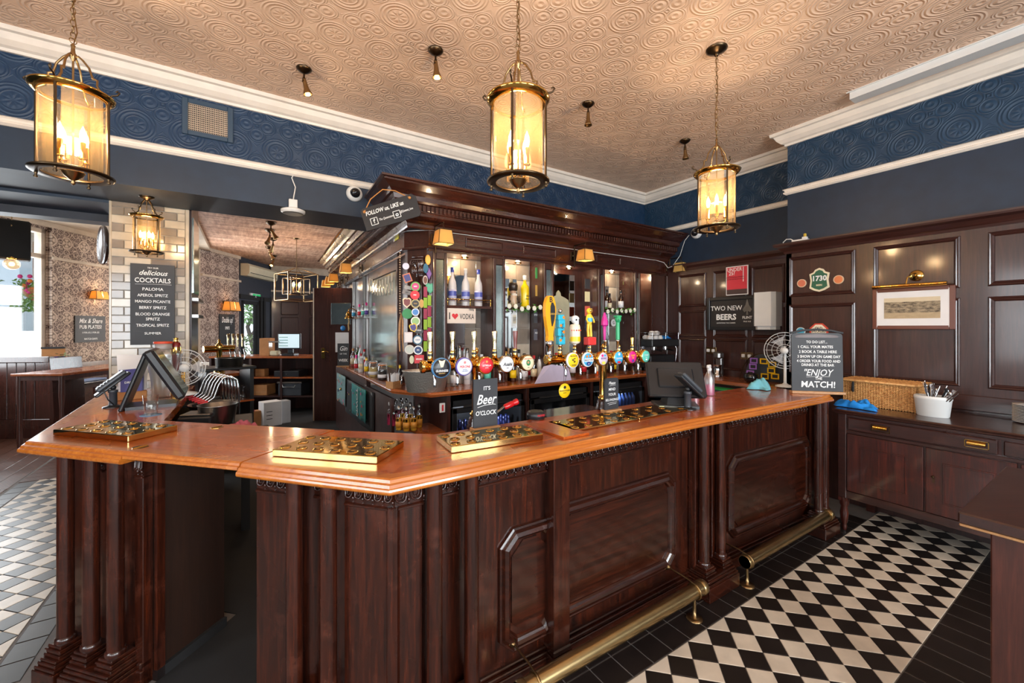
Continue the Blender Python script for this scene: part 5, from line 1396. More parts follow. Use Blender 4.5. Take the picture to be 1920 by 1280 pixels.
def tap_bar(label, px_col, xs, x0, x1):
    xc = pY(px_col, 700, TY).x
    t = thing('beer_tap_bar', label, 'beer taps', (xc, TY, ZT), 0, 'brass beer tap bars'); zl = TZ-ZT
    MB().lathe([(.052, 0), (.054, .012), (.046, .022), (.048, .034), (.040, .044), (.042, .052), (.034, .062), (.030, .068)], 24).build('turned_plinth', M['front_h'], t)
    MB().lathe([(.034, .068), (.036, .080), (.026, .088), (.024, .10), (.023, zl-.06), (.028, zl-.045), (.030, zl-.03), (.036, zl-.02), (.036, zl+.02), (.030, zl+.03), (.022, zl+.036), (.008, zl+.045), (.006, zl+.055), (.013, zl+.066), (.014, zl+.074), (.008, zl+.086), (0, zl+.09)], 24).build('column', M['brass'], t)
    MB().lathe_dir([(.024, 0), (.033, .004), (.033, .02), (.029, .026), (.029, x1-x0-.026), (.033, x1-x0-.02), (.033, x1-x0-.004), (.024, x1-x0)], (x0-xc, 0, zl), (1, 0, 0), 24).build('crossbar', M['brass'], t)
    for x in xs:
        MB().lathe_dir([(.030, 0), (.030, .03), (.036, .045), (.040, .058), (.047, .066), (.047, .082)], (x-xc, -.018, zl), (0, -1, 0), 24).build('tap_barrel', M['brass'], t)
        MB().tube([(x-xc-.012, -.045, zl-.03), (x-xc-.012, -.06, zl-.07), (x-xc-.012, -.058, zl-.10)], .0075, 8).build('spout', M['chrome'], t)
        MB().lathe([(.013, .028), (.016, .034), (.012, .05), (.0125, .07), (.010, .078)], 14, (x-xc-.018, -.012, zl)).build('tap_neck', M['brass'], t)
        MB().lathe([(.0128, .052), (.0132, .055), (.0132, .062), (.0128, .065)], 14, (x-xc-.018, -.012, zl)).build('black_ring', M['black'], t)
    return t, xc, zl
YB = TY-.1
bx = lambda px: pY(px, 690, YB-.015).x
X1 = [bx(p_) for p_ in (828, 871, 912, 951, 990)]
t1, xc, zl = tap_bar('brass beer tap bar with five badges and short handles at the left of the bar', 893, X1, X1[0]-.065, X1[4]+.06)
lm = lambda *a: a
badge(t1, X1[0]-xc, -.1, zl, .050, C('badge_rim_blue', (60, 110, 150)), black, [('GUINNESS', .0145, 0, -.014, white, 0, .95), ('DRAUGHT', .007, 0, -.026, gold, 0, 1)], lambda b, x, y, z, r: MB().plate([(x-.006, z+.004), (x+.006, z+.004), (x+.018, z+.040), (x, z+.034), (x-.018, z+.040)], y-.0006, y).build('emblem', cream_, b))
badge(t1, X1[1]-xc, -.1, zl, .046, C('badge_rim_purple', (90, 80, 160)), white, [('PERONI', .017, 0, .0, red, 0, .95), ('NASTRO', .0065, 0, -.014, blue, 0, 1), ('AZZURRO', .0075, 0, -.022, blue, 0, 1)], lambda b, x, y, z, r: disc(b, x, y, z+.022, .007, C('emblem_rose', (214, 120, 120))))
badge(t1, X1[2]-xc, -.1, zl, .046, M['brass'], red, [('ESTRELLA', .0125, 0, 0, white, 0, .95), ('DAMM', .006, 0, -.012, white, 0, 1)], lambda b, x, y, z, r: MB().plate([(x+.009*(1 if i % 2 == 0 else .4)*math.cos(PI/2+PI*i/5), z+.020+.009*(1 if i % 2 == 0 else .4)*math.sin(PI/2+PI*i/5)) for i in range(10)], y-.0006, y).build('emblem', gold, b))
badge(t1, X1[3]-xc, -.1, zl, .046, M['chrome'], white, [('Asahi', .026, 0, .0, black, .2, .95), ('DRY', .008, 0, -.020, black, 0, 1)])
badge(t1, X1[4]-xc, -.1, zl, .045, M['brass_old'], cream_, [('BIRRA MORETTI', .008, 0, .024, red, 0, 1), ('1859', .006, 0, -.024, black, 0, 1)], lambda b, x, y, z, r: (disc(b, x, y, z+.002, .014, green, sz=1.2), disc(b, x-.002, y-.001, z+.004, .007, C('emblem_skin', (190, 140, 100)))))
for i, (x, mt_) in enumerate(zip(X1, ('brass', 'brass', 'brass', 'brass', 'wineh'))):
    mm = C('wine_handle', (110, 50, 44), .3) if mt_ == 'wineh' else C('pale_gold_handle', (226, 208, 164), .18, 1)
    xx = x-xc-.018
    MB().lathe([(.010, .078), (.0095, .09), (.0115, .13), (.0155, .175), (.0150, .178), (.004, .176)], 14, (xx, -.012, zl)).build('handle', mm, t1)
X2 = [bx(p_) for p_ in (1075, 1103, 1131, 1160, 1186, 1211)]
t2, xc2, zl = tap_bar('brass beer tap bar with six badges and tall novelty handles near the middle', 1131, X2, X2[0]-.12, X2[5]+.045)
def swirl(b, x, y, z, r):
    MB().tube([(x+.012*math.sin(a*1.5), y, z-.012+.024*a/5) for a in [0, .7, 1.4, 2.1, 2.8, 3.5, 4.2, 5]], .0028, 5).build('emblem', black, b)
badge(t2, X2[0]-xc2, -.1, zl, .047, white, yellow, [('BROOKLYN', .010, 0, .026, black, 0, 1), ('PILSNER', .009, 0, -.028, black, 0, 1)], swirl)
badge(t2, X2[1]-xc2, -.1, zl, .045, white, sky, [('BRIXTON', .0165, 0, -.004, black, 0, .95), ('ALE', .008, 0, -.026, white, 0, 1)], lambda b, x, y, z, r: (disc(b, x-.014, y, z+.02, .008, orange), disc(b, x+.012, y, z+.022, .009, orange), disc(b, x, y, z-.024, .017, C('badge_navy', (30, 50, 120)), sz=.7), MB().plate([(x-.036, z-.013), (x+.036, z-.013), (x+.036, z+.008), (x-.036, z+.008)], y-.0003, y+.001).build('emblem', white, b)))
badge(t2, X2[2]-xc2, -.1, zl, .045, M['brass'], lilac, [('BEAVER', .014, 0, .002, C('txt_violet', (130, 110, 170)), 0, .95)], lambda b, x, y, z, r: (disc(b, x, y, z-.026, .016, C('badge_lemon', (236, 214, 90)), sz=.6), disc(b, x-.01, y, z+.02, .008, pink), disc(b, x+.012, y, z+.02, .007, sky)))
badge(t2, X2[3]-xc2, -.1, zl, .045, M['brass'], sky, [('GAMMA', .0165, 0, -.004, white, 0, .95)], lambda b, x, y, z, r: (disc(b, x, y, z+.024, .009, white), disc(b, x, y, z-.028, .016, red, sz=.5)))
badge(t2, X2[4]-xc2, -.1, zl, .044, M['brass'], pink, [('FLINT', .016, 0, .010, yellow, 0, .9), ('EYE', .012, 0, -.006, yellow, 0, 1)], lambda b, x, y, z, r: disc(b, x, y, z-.024, .010, purple))
badge(t2, X2[5]-xc2, -.1, zl, .044, M['brass'], teal, [('COAST', .014, 0, .008, white, 0, .95), ('PALE', .008, 0, -.008, white, 0, 1)], lambda b, x, y, z, r: disc(b, x, y, z-.022, .010, white, sz=.5))
def hz(py, Y=TY): return pY(1100, py, Y).z-ZT
def neck(x, z0, z1): MB().lathe([(.010, z0), (.0105, z1), (.014, z1+.004), (.014, z1+.012), (.008, z1+.014)], 12, (x, -.012, 0)).build('tap_neck', M['chrome'], t2)
# tall golden paddle on its own neck at the left end
x = pY(1028, 650, TY).x-xc2; z0, z1 = zl+.02, zl+.08
MB().lathe([(.018, z0-.03), (.020, z0), (.014, z0+.01), (.014, z1), (.024, z1+.01), (.024, z1+.03), (.018, z1+.04)], 16, (x, -.012, 0)).build('tap_neck', M['chrome'], t2)
b = z1+.035; pd = MB()
prof = [(.020, 0), (.021, .02), (.018, .03), (.021, .06), (.030, .10), (.038, .15), (.041, .19), (.037, .23), (.026, .262), (.014, .275)]
pd.plate([(x+r_, b+z_) for r_, z_ in prof]+[(x-r_, b+z_) for r_, z_ in prof[::-1]], -.026, .002)
ph = pd.build('paddle_handle', C('amber_yellow', (244, 168, 30), .3), t2)
q_ = [(.006, .09), (.020, .13), (.026, .17), (.024, .21), (.010, .235)]
MB().plate([(x+.006+r_, b+z_) for r_, z_ in q_]+[(x+.010-r_*.55, b+z_) for r_, z_ in q_[::-1]], -.0285, -.026).build('handle_panel', black, ph)
text('BROOKLYN', .015, gold, ph, (x+.008, -.0296, b+.165), (PI/2, 0, 0), 0, 'CENTER', .55, .02); text('B', .045, black, ph, (x, -.0275, b+.25), (PI/2, 0, 0), 0, 'CENTER', 1, .02)
# turquoise block letters handle
x = X2[0]-xc2-.018; z1 = zl+.08; neck(x, zl+.05, z1)
hb = MB()
for k, (dx, z) in enumerate(((.004, 0), (-.003, .052), (.003, .104), (-.002, .15))): hb.bev((x-.024+dx, -.032, z1+.012+z), (x+.024+dx, .008, z1+.012+z+(.05 if k < 3 else .035)), .004)
hb = hb.build('block_handle', C('turquoise', (40, 176, 204), .4), t2)
for dx, z in ((-.012, .02), (.012, .07), (-.01, .11), (.012, .16)): disc(hb, x+dx, -.033, z1+.02+z, .009, orange)
text('NECK OIL', .022, black, hb, (x+.002, -.0335, z1+.095), (PI/2, -PI/2, 0), 0, 'CENTER', 1, .02)
MB().ball((x, -.012, z1+.22), .014, 12, 8).build('glass_ball', M['chrome'], t2)
# skull drum handle
x = X2[1]-xc2-.018; neck(x, zl+.05, z1+.0)
dm = MB().lathe([(.014, z1+.012), (.030, z1+.02), (.034, z1+.03), (.034, z1+.12), (.030, z1+.135), (.016, z1+.14)], 20, (x, -.012, 0)).build('drum_handle', C('drum_cream', (236, 220, 196), .5), t2)
MB().lathe([(.0348, z1+.03), (.0350, z1+.06)], 20, (x, -.012, 0), cap=False).build('yellow_band', yellow, dm)
for k in range(7): a = -PI/2+(k-3)*.42; disc(dm, x+.0352*math.sin((k-3)*.42), -.012-.0352*math.cos((k-3)*.42), z1+.10, .005, orange if k % 2 else red)
sk = MB().ball((x, -.014, z1+.168), .027, 14, 10, 1, 1.05, 1.0).bev((x-.013, -.038, z1+.138), (x+.013, -.014, z1+.152), .003).build('skull', white, t2)
for dx in (-.010, .010): MB().ball((x+dx, -.037, z1+.166), .0065, 8, 6).build('eye_socket', black, sk)
# little yellow diver figure on a red box
x = X2[2]-xc2-.018; neck(x, zl+.05, z1-.01)
MB().bev((x-.034, -.04, z1+.004), (x+.034, .012, z1+.055), .004).build('red_box', C('box_red', (220, 48, 44)), t2)
fg = MB(); fg.ball((x-.006, -.014, z1+.225), .020, 12, 8); fg.lathe([(.012, z1+.135), (.018, z1+.15), (.020, z1+.185), (.014, z1+.205)], 12, (x-.006, -.014, 0))
for s_ in (-1, 1): fg.tube([(x-.006+s_*.009, -.014, z1+.14), (x-.006+s_*.013, -.014, z1+.10), (x-.006+s_*.012, -.018, z1+.058)], [.010, .008, .009], 8); fg.tube([(x-.006+s_*.016, -.014, z1+.195), (x-.006+s_*.03, -.02, z1+.17), (x-.006+s_*.026, -.032, z1+.15)], [.007, .006, .006], 7)
fg = fg.build('figure_handle', C('figure_yellow', (238, 196, 50)), t2)
MB().lathe([(.0205, z1+.155), (.0208, z1+.18)], 12, (x-.006, -.014, 0), cap=False).build('blue_vest', sky, fg); MB().lathe_dir([(.013, 0), (.013, .004), (.009, .005)], (x-.006, -.032, z1+.228), (0, -1, 0), 12).build('visor', M['brass'], fg)
# magenta and green sculpted handles
x = X2[3]-xc2-.018; neck(x, zl+.05, z1+.02)
MB().lathe([(.007, z1+.034), (.009, z1+.06), (.010, z1+.11), (.012, z1+.125), (.024, z1+.135), (.022, z1+.16), (.014, z1+.19), (.006, z1+.215), (0, z1+.22)], 9, (x-.006, -.012, 0), smooth=False).build('spire_handle', C('magenta_handle', (196, 36, 140)), t2)
x = X2[4]-xc2-.030; neck(x, zl+.05, z1+.02)
MB().lathe([(.014, z1+.034), (.014, z1+.15), (.012, z1+.16)], 14, (x, -.012, 0)).ball((x, -.014, z1+.175), .024, 12, 8, .85, 1, 1.1).bev((x-.02, -.03, z1+.187), (x+.022, .01, z1+.20), .003).bev((x-.018, -.046, z1+.165), (x-.008, -.03, z1+.178), .002).build('head_handle', C('green_handle', (36, 160, 104)), t2)
x = X2[5]-xc2-.018; MB().lathe([(.010, zl+.078), (.009, zl+.09), (.012, zl+.12), (.010, zl+.13)], 12, (x, -.012, 0)).build('handle', M['brass'], t2)

# ---- till with its back to us, card terminal, spray bottles, cloth
q = pz(1283, 765, ZT)
t = thing('till', 'black touch screen till seen from behind, leaning on its base on the bar', 'till', (q.x+.02, q.y+.08, ZT), -.75)
MB().prism([(-.13, -.10), (.13, -.10), (.15, .10), (-.15, .10)], 0, .018).build('base', M['black'], t)
b = MB(); b.add([(-.07, -.07, .018), (.07, -.07, .018), (.09, .08, .018), (-.09, .08, .018), (-.045, .0, .15), (.045, .0, .15), (.05, .05, .15), (-.05, .05, .15)], [(0, 1, 5, 4), (1, 2, 6, 5), (2, 3, 7, 6), (3, 0, 4, 7), (4, 5, 6, 7), (3, 2, 1, 0)], False); b.build('neck', M['black_matt'], t)
m_ = Matrix.Translation((0, .02, .17)) @ Matrix.Rotation(-.62, 4, 'X')
b = MB().bev((-.19, -.020, -.125), (.19, .018, .15), .010).bev((-.12, -.032, -.06), (.12, -.018, .09), .008); put(b, m_).build('screen_housing', M['black'], t)
put(MB().box((-.175, .018, -.11), (.175, .0195, .135)), m_).build('screen', C('screen_off', (16, 18, 22), .15), t)
MB().box((-.125, -.101, .004), (-.095, -.1002, .015)).build('label_sticker', C('sticker_pale', (200, 200, 150)), t)
def terminal(label, loc, rz, s=1.0, flip=1):
    t = thing('card_terminal', label, 'card terminal', loc, rz, 'card terminals on poles')
    MB().lathe([(.055, 0), (.055, .006), (.03, .012), (.024, .016)], 20).build('base', M['black'], t)
    MB().lathe([(.022, .014), (.022, .10), (.026, .102), (.026, .118), (.018, .12)], 18).build('pole', M['charcoal'], t)
    MB().ball((0, 0, .135), .018, 12, 8).build('ball_joint', M['black'], t)
    m2 = Matrix.Translation((0, -.01, .155)) @ Matrix.Rotation(.72, 4, 'Y') @ Matrix.Rotation(.0, 4, 'X')
    b = MB().bev((-.115, -.040, -.008), (.115, .040, .012), .006); put(b, m2).build('cradle', M['black'], t)
    put(MB().bev((-.105, -.037, .012), (.085, .037, .038), .008), m2).build('terminal_body', M['charcoal'], t)
    put(MB().box((-.095, -.028, .038), (-.02, .028, .0392)), m2).build('display', C('display_grey', (96, 104, 112), .2), t)
    kb = MB()
    for i in range(4):
        for j in range(3): kb.bev((-.008+i*.021, -.024+j*.018, .038), (.006+i*.021, -.012+j*.018, .042), .001)
    k_ = put(kb, m2).build('keypad', C('key_dark', (40, 42, 46)), t); k_['kind'] = 'stuff'
    MB().tube([(0, .02, .02), (.03, .05, .06), (.05, .04, .12), (.03, .02, .15)], .004, 6).build('cable', M['black'], t)
    return t
q = pz(1292, 767, ZT); T1 = terminal('grey card terminal on a black pole in front of the till at the right', (q.x, q.y+.01, ZT), -.35)
q = pz(212, 763, ZT); T2 = dup(T1, (q.x, q.y, ZT), PI+.3, 'grey card terminal on a black pole with yellow strip, beside the bar\'s left edge')
MB().box((-.024, -.0275, .104), (.024, -.0262, .112)).build('yellow_strip', yellow, T2)
def spray(label, loc, rz, liq, lid, group, s=1.0):
    t = thing('spray_bottle', label, 'spray bottle', loc, rz, group)
    MB().lathe([(.034, 0), (.037, .008), (.037, .12), (.033, .145), (.022, .17), (.015, .185), (.014, .20)], 20).build('bottle', M['glass_frost'], t)
    MB().lathe([(.032, .004), (.0345, .01), (.0345, .085), (.0, .085)], 20).build('liquid', C(liq[0], liq[1], .3), t)
    MB().lathe([(.016, .19), (.017, .205), (.012, .212)], 14).bev((-.045, -.010, .21), (.02, .010, .235), .005).tube([(-.02, 0, .215), (-.03, 0, .19), (-.022, 0, .17)], .004, 6).build('trigger_head', M[lid] if isinstance(lid, str) else lid, t)
    t.scale = (s, s, s); return t
q = pz(1330, 741, ZT); spray('clear spray bottle of pink cleaner behind the card terminal', (q.x, q.y, ZT), .3, ('pink_liquid', (232, 120, 170)), 'white_plastic', 'spray bottles of pink cleaner', 1.05)
q = pz(1312, 742, ZT); spray('pink spray bottle with a red nozzle, half behind the till', (q.x-.02, q.y+.03, ZT), 2.8, ('pink_liquid', (232, 120, 170)), red, 'spray bottles of pink cleaner', .85)
def cloth(name, label, loc, sx, sy, h, mat, rz=0, seed=1, n=22, cat='cloth'):
    rnd = random.Random(seed); vs = []; fs = []
    ph = [rnd.uniform(0, 6) for _ in range(6)]
    for j in range(n+1):
        for i in range(n+1):
            u, v = i/n*2-1, j/n*2-1; e = (1-abs(u)**3)*(1-abs(v)**3)
            r = 1+.18*math.sin(3*math.atan2(v, u)+ph[0])
            z = h*(e**.5)*(.52+.22*math.sin(4*u+3*v+ph[1])+.13*math.sin(9*u*v+4*v+ph[2])+.10*math.sin(14*u-6*v+ph[3])+.06*math.sin(11*v+17*u*u+ph[4]))
            vs.append((u*sx*r+.06*sx*math.sin(4*v+ph[4]), v*sy*r+.08*sy*math.sin(5*u+ph[5]), max(.002, z)+.002))
    for j in range(n):
        for i in range(n): a = j*(n+1)+i; fs.append((a, a+1, a+n+2, a+n+1))
    b = MB().add(vs, fs, True); o = b.build(name, M[mat] if isinstance(mat, str) else mat)
    o.location = loc; o.rotation_euler = (0, 0, rz); tag(o, label, cat)
    md_ = o.modifiers.new('thick', 'SOLIDIFY'); md_.thickness = .003; md_.offset = 1
    return o
q = pz(1462, 722, ZT); cloth('crumpled_cloth', 'crumpled pale teal cloth at the back edge of the bar by the chalkboard', (3.86, 1.90, ZT), .13, .07, .10, 'teal_cloth', .3, 3)
# bottle opener hose with a red grip lying at the bar's back edge, and round black coaster holder
q = pz(1010, 787, ZT)
t = thing('coaster_pot', 'round black pot with red and white lettering behind the brass tray', 'pot', (q.x, q.y+.03, ZT))
MB().lathe([(.048, 0), (.052, .004), (.055, .02), (.055, .032), (.050, .042), (.044, .048), (.030, .046), (.0, .046)], 26).build('pot_body', M['black'], t)
MB().lathe([(.050, .0), (.0535, .002), (.0535, .006)], 26).build('steel_rim', M['chrome'], t)
text('PADDED', .015, red, t, (0, -.0555, .030), (PI/2, 0, 0), .1, 'CENTER', .9, .03)
q = pz(905, 800, ZT)
t = thing('dispensing_gun', 'drinks gun with a bright red grip on a steel hose behind the chalk sign', 'drinks gun', (q.x+.05, q.y+.05, ZT))
MB().tube([(0, 0, .01), (.05, .02, .03), (.10, .03, .055), (.14, .035, .075)], .0085, 10).build('hose', M['steel'], t)
MB().lathe_dir([(.010, 0), (.017, .01), (.018, .06), (.014, .075), (.019, .08), (.019, .10)], (.14, .035, .073), (.95, .05, .25), 14).build('red_grip', C('grip_red', (200, 24, 30), .3), t)
# ice trough and yellow tag hanging below the second tap bar
q = pz(1062, 782, 1.02)
t = thing('ice_trough', 'brushed steel ice trough hung behind the bar below the yellow tag', 'ice trough', (q.x, 2.16, .90))
b = MB(); b.bev((-.25, -.10, 0), (.23, .12, .17), .01); b.build('trough_body', M['steel'], t)
MB().bev((-.26, -.11, .165), (.24, .13, .175), .002).build('trough_lip', M['chrome'], t)
MB().box((-.2, -.09, -.9), (-.17, -.06, 0)).build('leg', M['steel'], t); MB().box((.17, -.09, -.9), (.2, -.06, 0)).build('leg', M['steel'], t)
q = pY(1058, 732, TY+.05)
t = thing('hanging_tag', 'round yellow tag on black cords hanging from the tap bar', 'tag', (q.x, q.y, q.z))
b = MB().lathe_dir([(.046, 0), (.047, .003), (.046, .005), (.001, .006)], (0, 0, 0), (0, -1, 0), 28).build('disc', yellow, t)
text('BROOKLYN PILSNER', .0115, black, b, (0, -.0068, 0), (PI/2, 0, 0), 0, 'CENTER', .8, .02); text('BREWERY', .006, black, b, (0, -.0068, -.014), (PI/2, 0, 0), 0, 'CENTER', 1, .02)
disc(b, 0, -.0062, .022, .010, black); MB().tube([(-.004, 0, .045), (-.012, -.01, .12), (-.015, -.02, .16)], .0012, 4).tube([(.004, 0, .045), (.014, -.01, .12), (.018, -.02, .165)], .0012, 4).build('cord', M['black'], t)

# ---- left wing of the bar
q = pz(283, 778, ZT)
t = thing('beer_mat', 'blue paper coaster under the empty glass', 'coaster', (q.x, q.y, ZT)); MB().lathe([(.055, 0), (.055, .0018), (.0001, .0018)], 26).build('mat_disc', C('coaster_blue', (90, 120, 150), .7), t)
t = thing('pint_glass', 'empty clear tapered glass on a blue coaster on the bar', 'glass', (q.x, q.y, ZT+.002))
MB().lathe([(.029, 0), (.031, .002), (.041, .125), (.0395, .125), (.0295, .010), (.0005, .008)], 26).build('tumbler', M['glass'], t)
q = pz(268, 766, ZT)
t = thing('till', 'black touch screen till seen edge on, behind the empty glass', 'till', (q.x+.04, q.y+.10, ZT), 1.62)
MB().prism([(-.11, -.13), (.11, -.13), (.13, .13), (-.13, .13)], 0, .02).build('base', M['charcoal'], t)
m3 = Matrix.Translation((0, .15, .0)) @ Matrix.Rotation(.32, 4, 'X'); put(MB().bev((-.17, -.012, 0), (.17, .012, .40), .008), m3).build('support_panel', M['black'], t)
m3 = Matrix.Translation((0, -.075, .225)) @ Matrix.Rotation(-.50, 4, 'X'); put(MB().bev((-.19, -.030, -.19), (.19, .030, .19), .016), m3).build('screen_housing', M['black'], t)
put(MB().box((-.17, -.0315, -.17), (.17, -.03, .17)), m3).build('screen', C('screen_green', (60, 90, 70), .2), t)
# water dispenser jar
q = pz(306, 745, ZT)
t = thing('drinks_dispenser', 'tall ribbed glass drinks dispenser with a red lidded neck', 'dispenser', (q.x, q.y, ZT))
n = 48; rg = []
for r_, z in ((.055, 0), (.065, .01), (.072, .12), (.085, .22), (.105, .33), (.10, .36), (.06, .375), (.055, .38)): rg.append([(r_*(1+(.012 if i % 2 else 0))*math.cos(2*PI*i/n), r_*(1+(.012 if i % 2 else 0))*math.sin(2*PI*i/n), z) for i in range(n)])
MB().ring_loft(rg, True, False).build('ribbed_jar', M['glass_frost'], t)
MB().lathe([(.052, .375), (.056, .38), (.056, .42), (.0, .42)], 24).build('neck_band', C('jar_band', (150, 140, 136), .4), t)
MB().lathe([(.058, .42), (.060, .424), (.060, .436), (.0, .438)], 24).build('lid', C('lid_orange_red', (206, 70, 40)), t)
# hand pump with a maroon handle
q = pz(330, 742, ZT)
t = thing('hand_pump', 'maroon and gold beer hand pump beside the ribbed dispenser', 'hand pump', (q.x, q.y, ZT))
MB().lathe([(.035, 0), (.038, .02), (.03, .05), (.024, .09), (.032, .12), (.03, .15), (.018, .165), (.010, .17), (.010, .20)], 22).build('pump_body', M['brass'], t)
MB().lathe([(.013, .20), (.018, .22), (.026, .30), (.032, .36), (.033, .40), (.026, .425), (.014, .43)], 22).build('handle', C('maroon_lacquer', (110, 24, 24), .2), t)
MB().lathe([(.0325, .335), (.0335, .34), (.0345, .385), (.0335, .39)], 22, cap=False).build('gold_band', M['brass'], t)
MB().lathe([(.014, .43), (.018, .438), (.012, .448), (.018, .456), (.014, .464), (.0, .466)], 18).build('finial', M['brass'], t)
MB().tube([(-.05, 0, .17), (-.05, .0, .30)], .009, 8).build('green_clip', C('clip_green', (20, 160, 60)), t)
b = MB()
for k in range(9): b.tube([(.045+.012*math.cos(x), 0, .07+.014*k+.006*math.sin(x)) for x in [2*PI*j/10 for j in range(10)]], .004, 5, True)
b.build('coiled_spring', M['brass'], t)
# menu holder with purple menus
q = pz(246, 748, ZT)
t = thing('menu_holder', 'clear holder of purple and white menus behind the card terminal', 'menu holder', (q.x, q.y, ZT), .2)
MB().plate([(-.07, .06), (.09, .06), (.10, .33), (-.08, .34)], .03, .034).build('white_menu', M['paper'], t)
for k in range(5): MB().plate([(-.06+.004*k, .05), (.06+.003*k, .05), (.065+.002*k, .20+.008*k), (-.06-.002*k, .20+.006*k)], -.02+.008*k, -.018+.008*k).build('purple_menu', C('menu_purple', (66, 60, 130)), t)
text('DRINKS', .022, CH, t, (0, -.0215, .13), (PI/2, 0, 0), 0, 'CENTER', 1, .02)
MB().bev((-.08, -.04, 0), (.09, .05, .06), .004).build('card_holder', M['card'], t)
# upright fan
def fan(label, loc, rz, r=.14, zc=.30):
    t = thing('desk_fan', label, 'fan', loc, rz, 'round desk fans')
    MB().lathe([(.09, 0), (.09, .012), (.03, .025), (.014, .04), (.012, zc-.03)], 22).build('stand', M['white_plastic'], t)
    b = MB()
    for k in range(16):
        a = 2*PI*k/16
        for s_ in (-1, 1): b.tube([(.03*math.cos(a), s_*.03-.03*(s_ < 0), zc+.03*math.sin(a)), (r*.7*math.cos(a), s_*.045, zc+r*.7*math.sin(a)), (r*math.cos(a), 0, zc+r*math.sin(a))], .0012, 3)
    for rr, y in ((r, 0), (r*.85, -.036), (r*.6, -.05), (r*.35, -.056)): b.tube([(rr*math.cos(x), y, zc+rr*math.sin(x)) for x in [2*PI*j/24 for j in range(24)]], .0022 if rr < r else .004, 4, True)
    b.build('wire_guard', M['white_plastic'], t)
    for k in range(3):
        a = 2*PI*k/3; vs = []
        for j in range(6):
            f = j/5; rr = .025+(r*.82-.025)*f; 
            for s_ in (-1, 1): vs.append((rr*math.cos(a+s_*.42*(.4+f*.8)), s_*.012, zc+rr*math.sin(a+s_*.42*(.4+f*.8))))
        MB().add(vs, [(2*j, 2*j+1, 2*j+3, 2*j+2) for j in range(5)], True).build('blade', C('clear_grey_blade', (170, 170, 172), .3), t)
    MB().lathe_dir([(.032, 0), (.034, .01), (.03, .02), (.001, .022)], (0, -.045, zc), (0, -1, 0), 18).build('hub', M['white_plastic'], t)
    MB().lathe_dir([(.045, 0), (.045, .06), (.03, .09), (.001, .095)], (0, .02, zc), (0, 1, 0), 18).build('motor', M['white_plastic'], t)
    return t
q = pz(352, 740, ZT); F1 = fan('round white desk fan behind the hand pump at the tiled pillar', (q.x-.03, q.y+.04, ZT), .15, .145, .22)
q = pw(1468, 657, 1); 
p_ = pY(1468, 700, 2.02)
q = pX(1472, 657, 4.74); F2 = fan('round white desk fan standing behind the match day chalkboard', (4.74, q.y, 1.026), -1.25, .19, q.z-1.026)
# ================================================================ BOTTLES AND THINGS ON THE BACK BAR
PROF = {
 'spirit': [(.034, 0), (.037, .006), (.037, .165), (.033, .185), (.018, .205), (.0135, .22), (.0135, .262), (.015, .266), (.015, .274)],
 'tall': [(.031, 0), (.034, .006), (.034, .17), (.030, .20), (.016, .235), (.012, .26), (.012, .30), (.0135, .304), (.0135, .312)],
 'square': [(.038, 0), (.041, .005), (.041, .14), (.038, .15), (.018, .165), (.014, .175), (.014, .225), (.016, .23), (.016, .236)],
 'beer': [(.026, 0), (.029, .005), (.029, .105), (.026, .125), (.015, .16), (.0115, .18), (.0115, .205), (.013, .208), (.013, .214)],
 'cone': [(.040, 0), (.042, .006), (.036, .08), (.022, .17), (.014, .20), (.013, .235), (.015, .238), (.015, .244)],
 'mini': [(.020, 0), (.022, .004), (.022, .10), (.018, .12), (.009, .14), (.009, .165), (.011, .168), (.011, .174)],
}
def bottle(label, kind, glass, loc, group, liq=None, band=None, cap=None, s=1.0, fill=.8, sq=False, textline=None):
    pr = PROF[kind]; H = pr[-1][1]
    t = thing('bottle', label, 'bottle', loc, random.uniform(-.3, .3), group)
    n = 4 if sq else 16
    off = PI/4 if sq else 0
    b = MB().lathe(pr, n, smooth=not sq)
    if sq: b.v = [(x*math.cos(off)-y*math.sin(off), x*math.sin(off)+y*math.cos(off), z) for x, y, z in b.v]
    b.build('glass_body', M[glass] if isinstance(glass, str) else glass, t)
    if liq:
        zt = H*fill*.62; MB().lathe([(r*.93, z+.003) for r, z in pr if z < zt]+[(pr[2][0]*.93, zt), (.0, zt)], 14).build('liquid', liq, t)
    if band:
        r = pr[2][0]*(.72 if sq else 1); z0, z1 = pr[2][1]*.25, pr[2][1]*.78
        if sq: MB().box((-r*.9, -r-.0012, z0), (r*.9, -r+.0, z1)).build('paper_label', band, t)
        else: MB().lathe([(r+.0005, z0), (r+.0012, z0), (r+.0012, z1), (r+.0005, z1)], 16, cap=False).build('paper_label', band, t)
        if textline: text(textline, .012, black, t, (0, -r-.0025, (z0+z1)/2), (PI/2, 0, 0), 0, 'CENTER', .8, .02)
    r = pr[-1][0]; MB().lathe([(r+.001, H-.034), (r+.0015, H-.03), (r+.0015, H+.006), (.0, H+.006)], 12).build('cap', cap or M['black'], t)
    t.scale = (s, s, s); return t
amber = C('amber_spirit', (180, 96, 30), .2); rum = C('dark_rum', (90, 36, 16), .2); clear_l = None; rose = C('rose_spirit', (214, 130, 120), .2); tonic = C('golden_tonic', (222, 160, 50), .2); pink_l = C('pink_tonic', (200, 60, 100), .2)
bluecap, redcap, silver, goldcap = C('cap_blue', (40, 60, 150)), C('cap_red', (180, 30, 36)), M['steel'], C('cap_gold', (200, 160, 80), .3, 1)
gf = M['glass_frost']; frost_white = C('frosted_white_glass', (208, 204, 204), .4)
LBL = {'w': white, 'c': cream_, 'b': blue, 'k': black, 'y': yellow, 'r': red, 't': teal}
def put_on(px, y, z): p_ = pY(px, 600, y); return (p_.x, y, z)
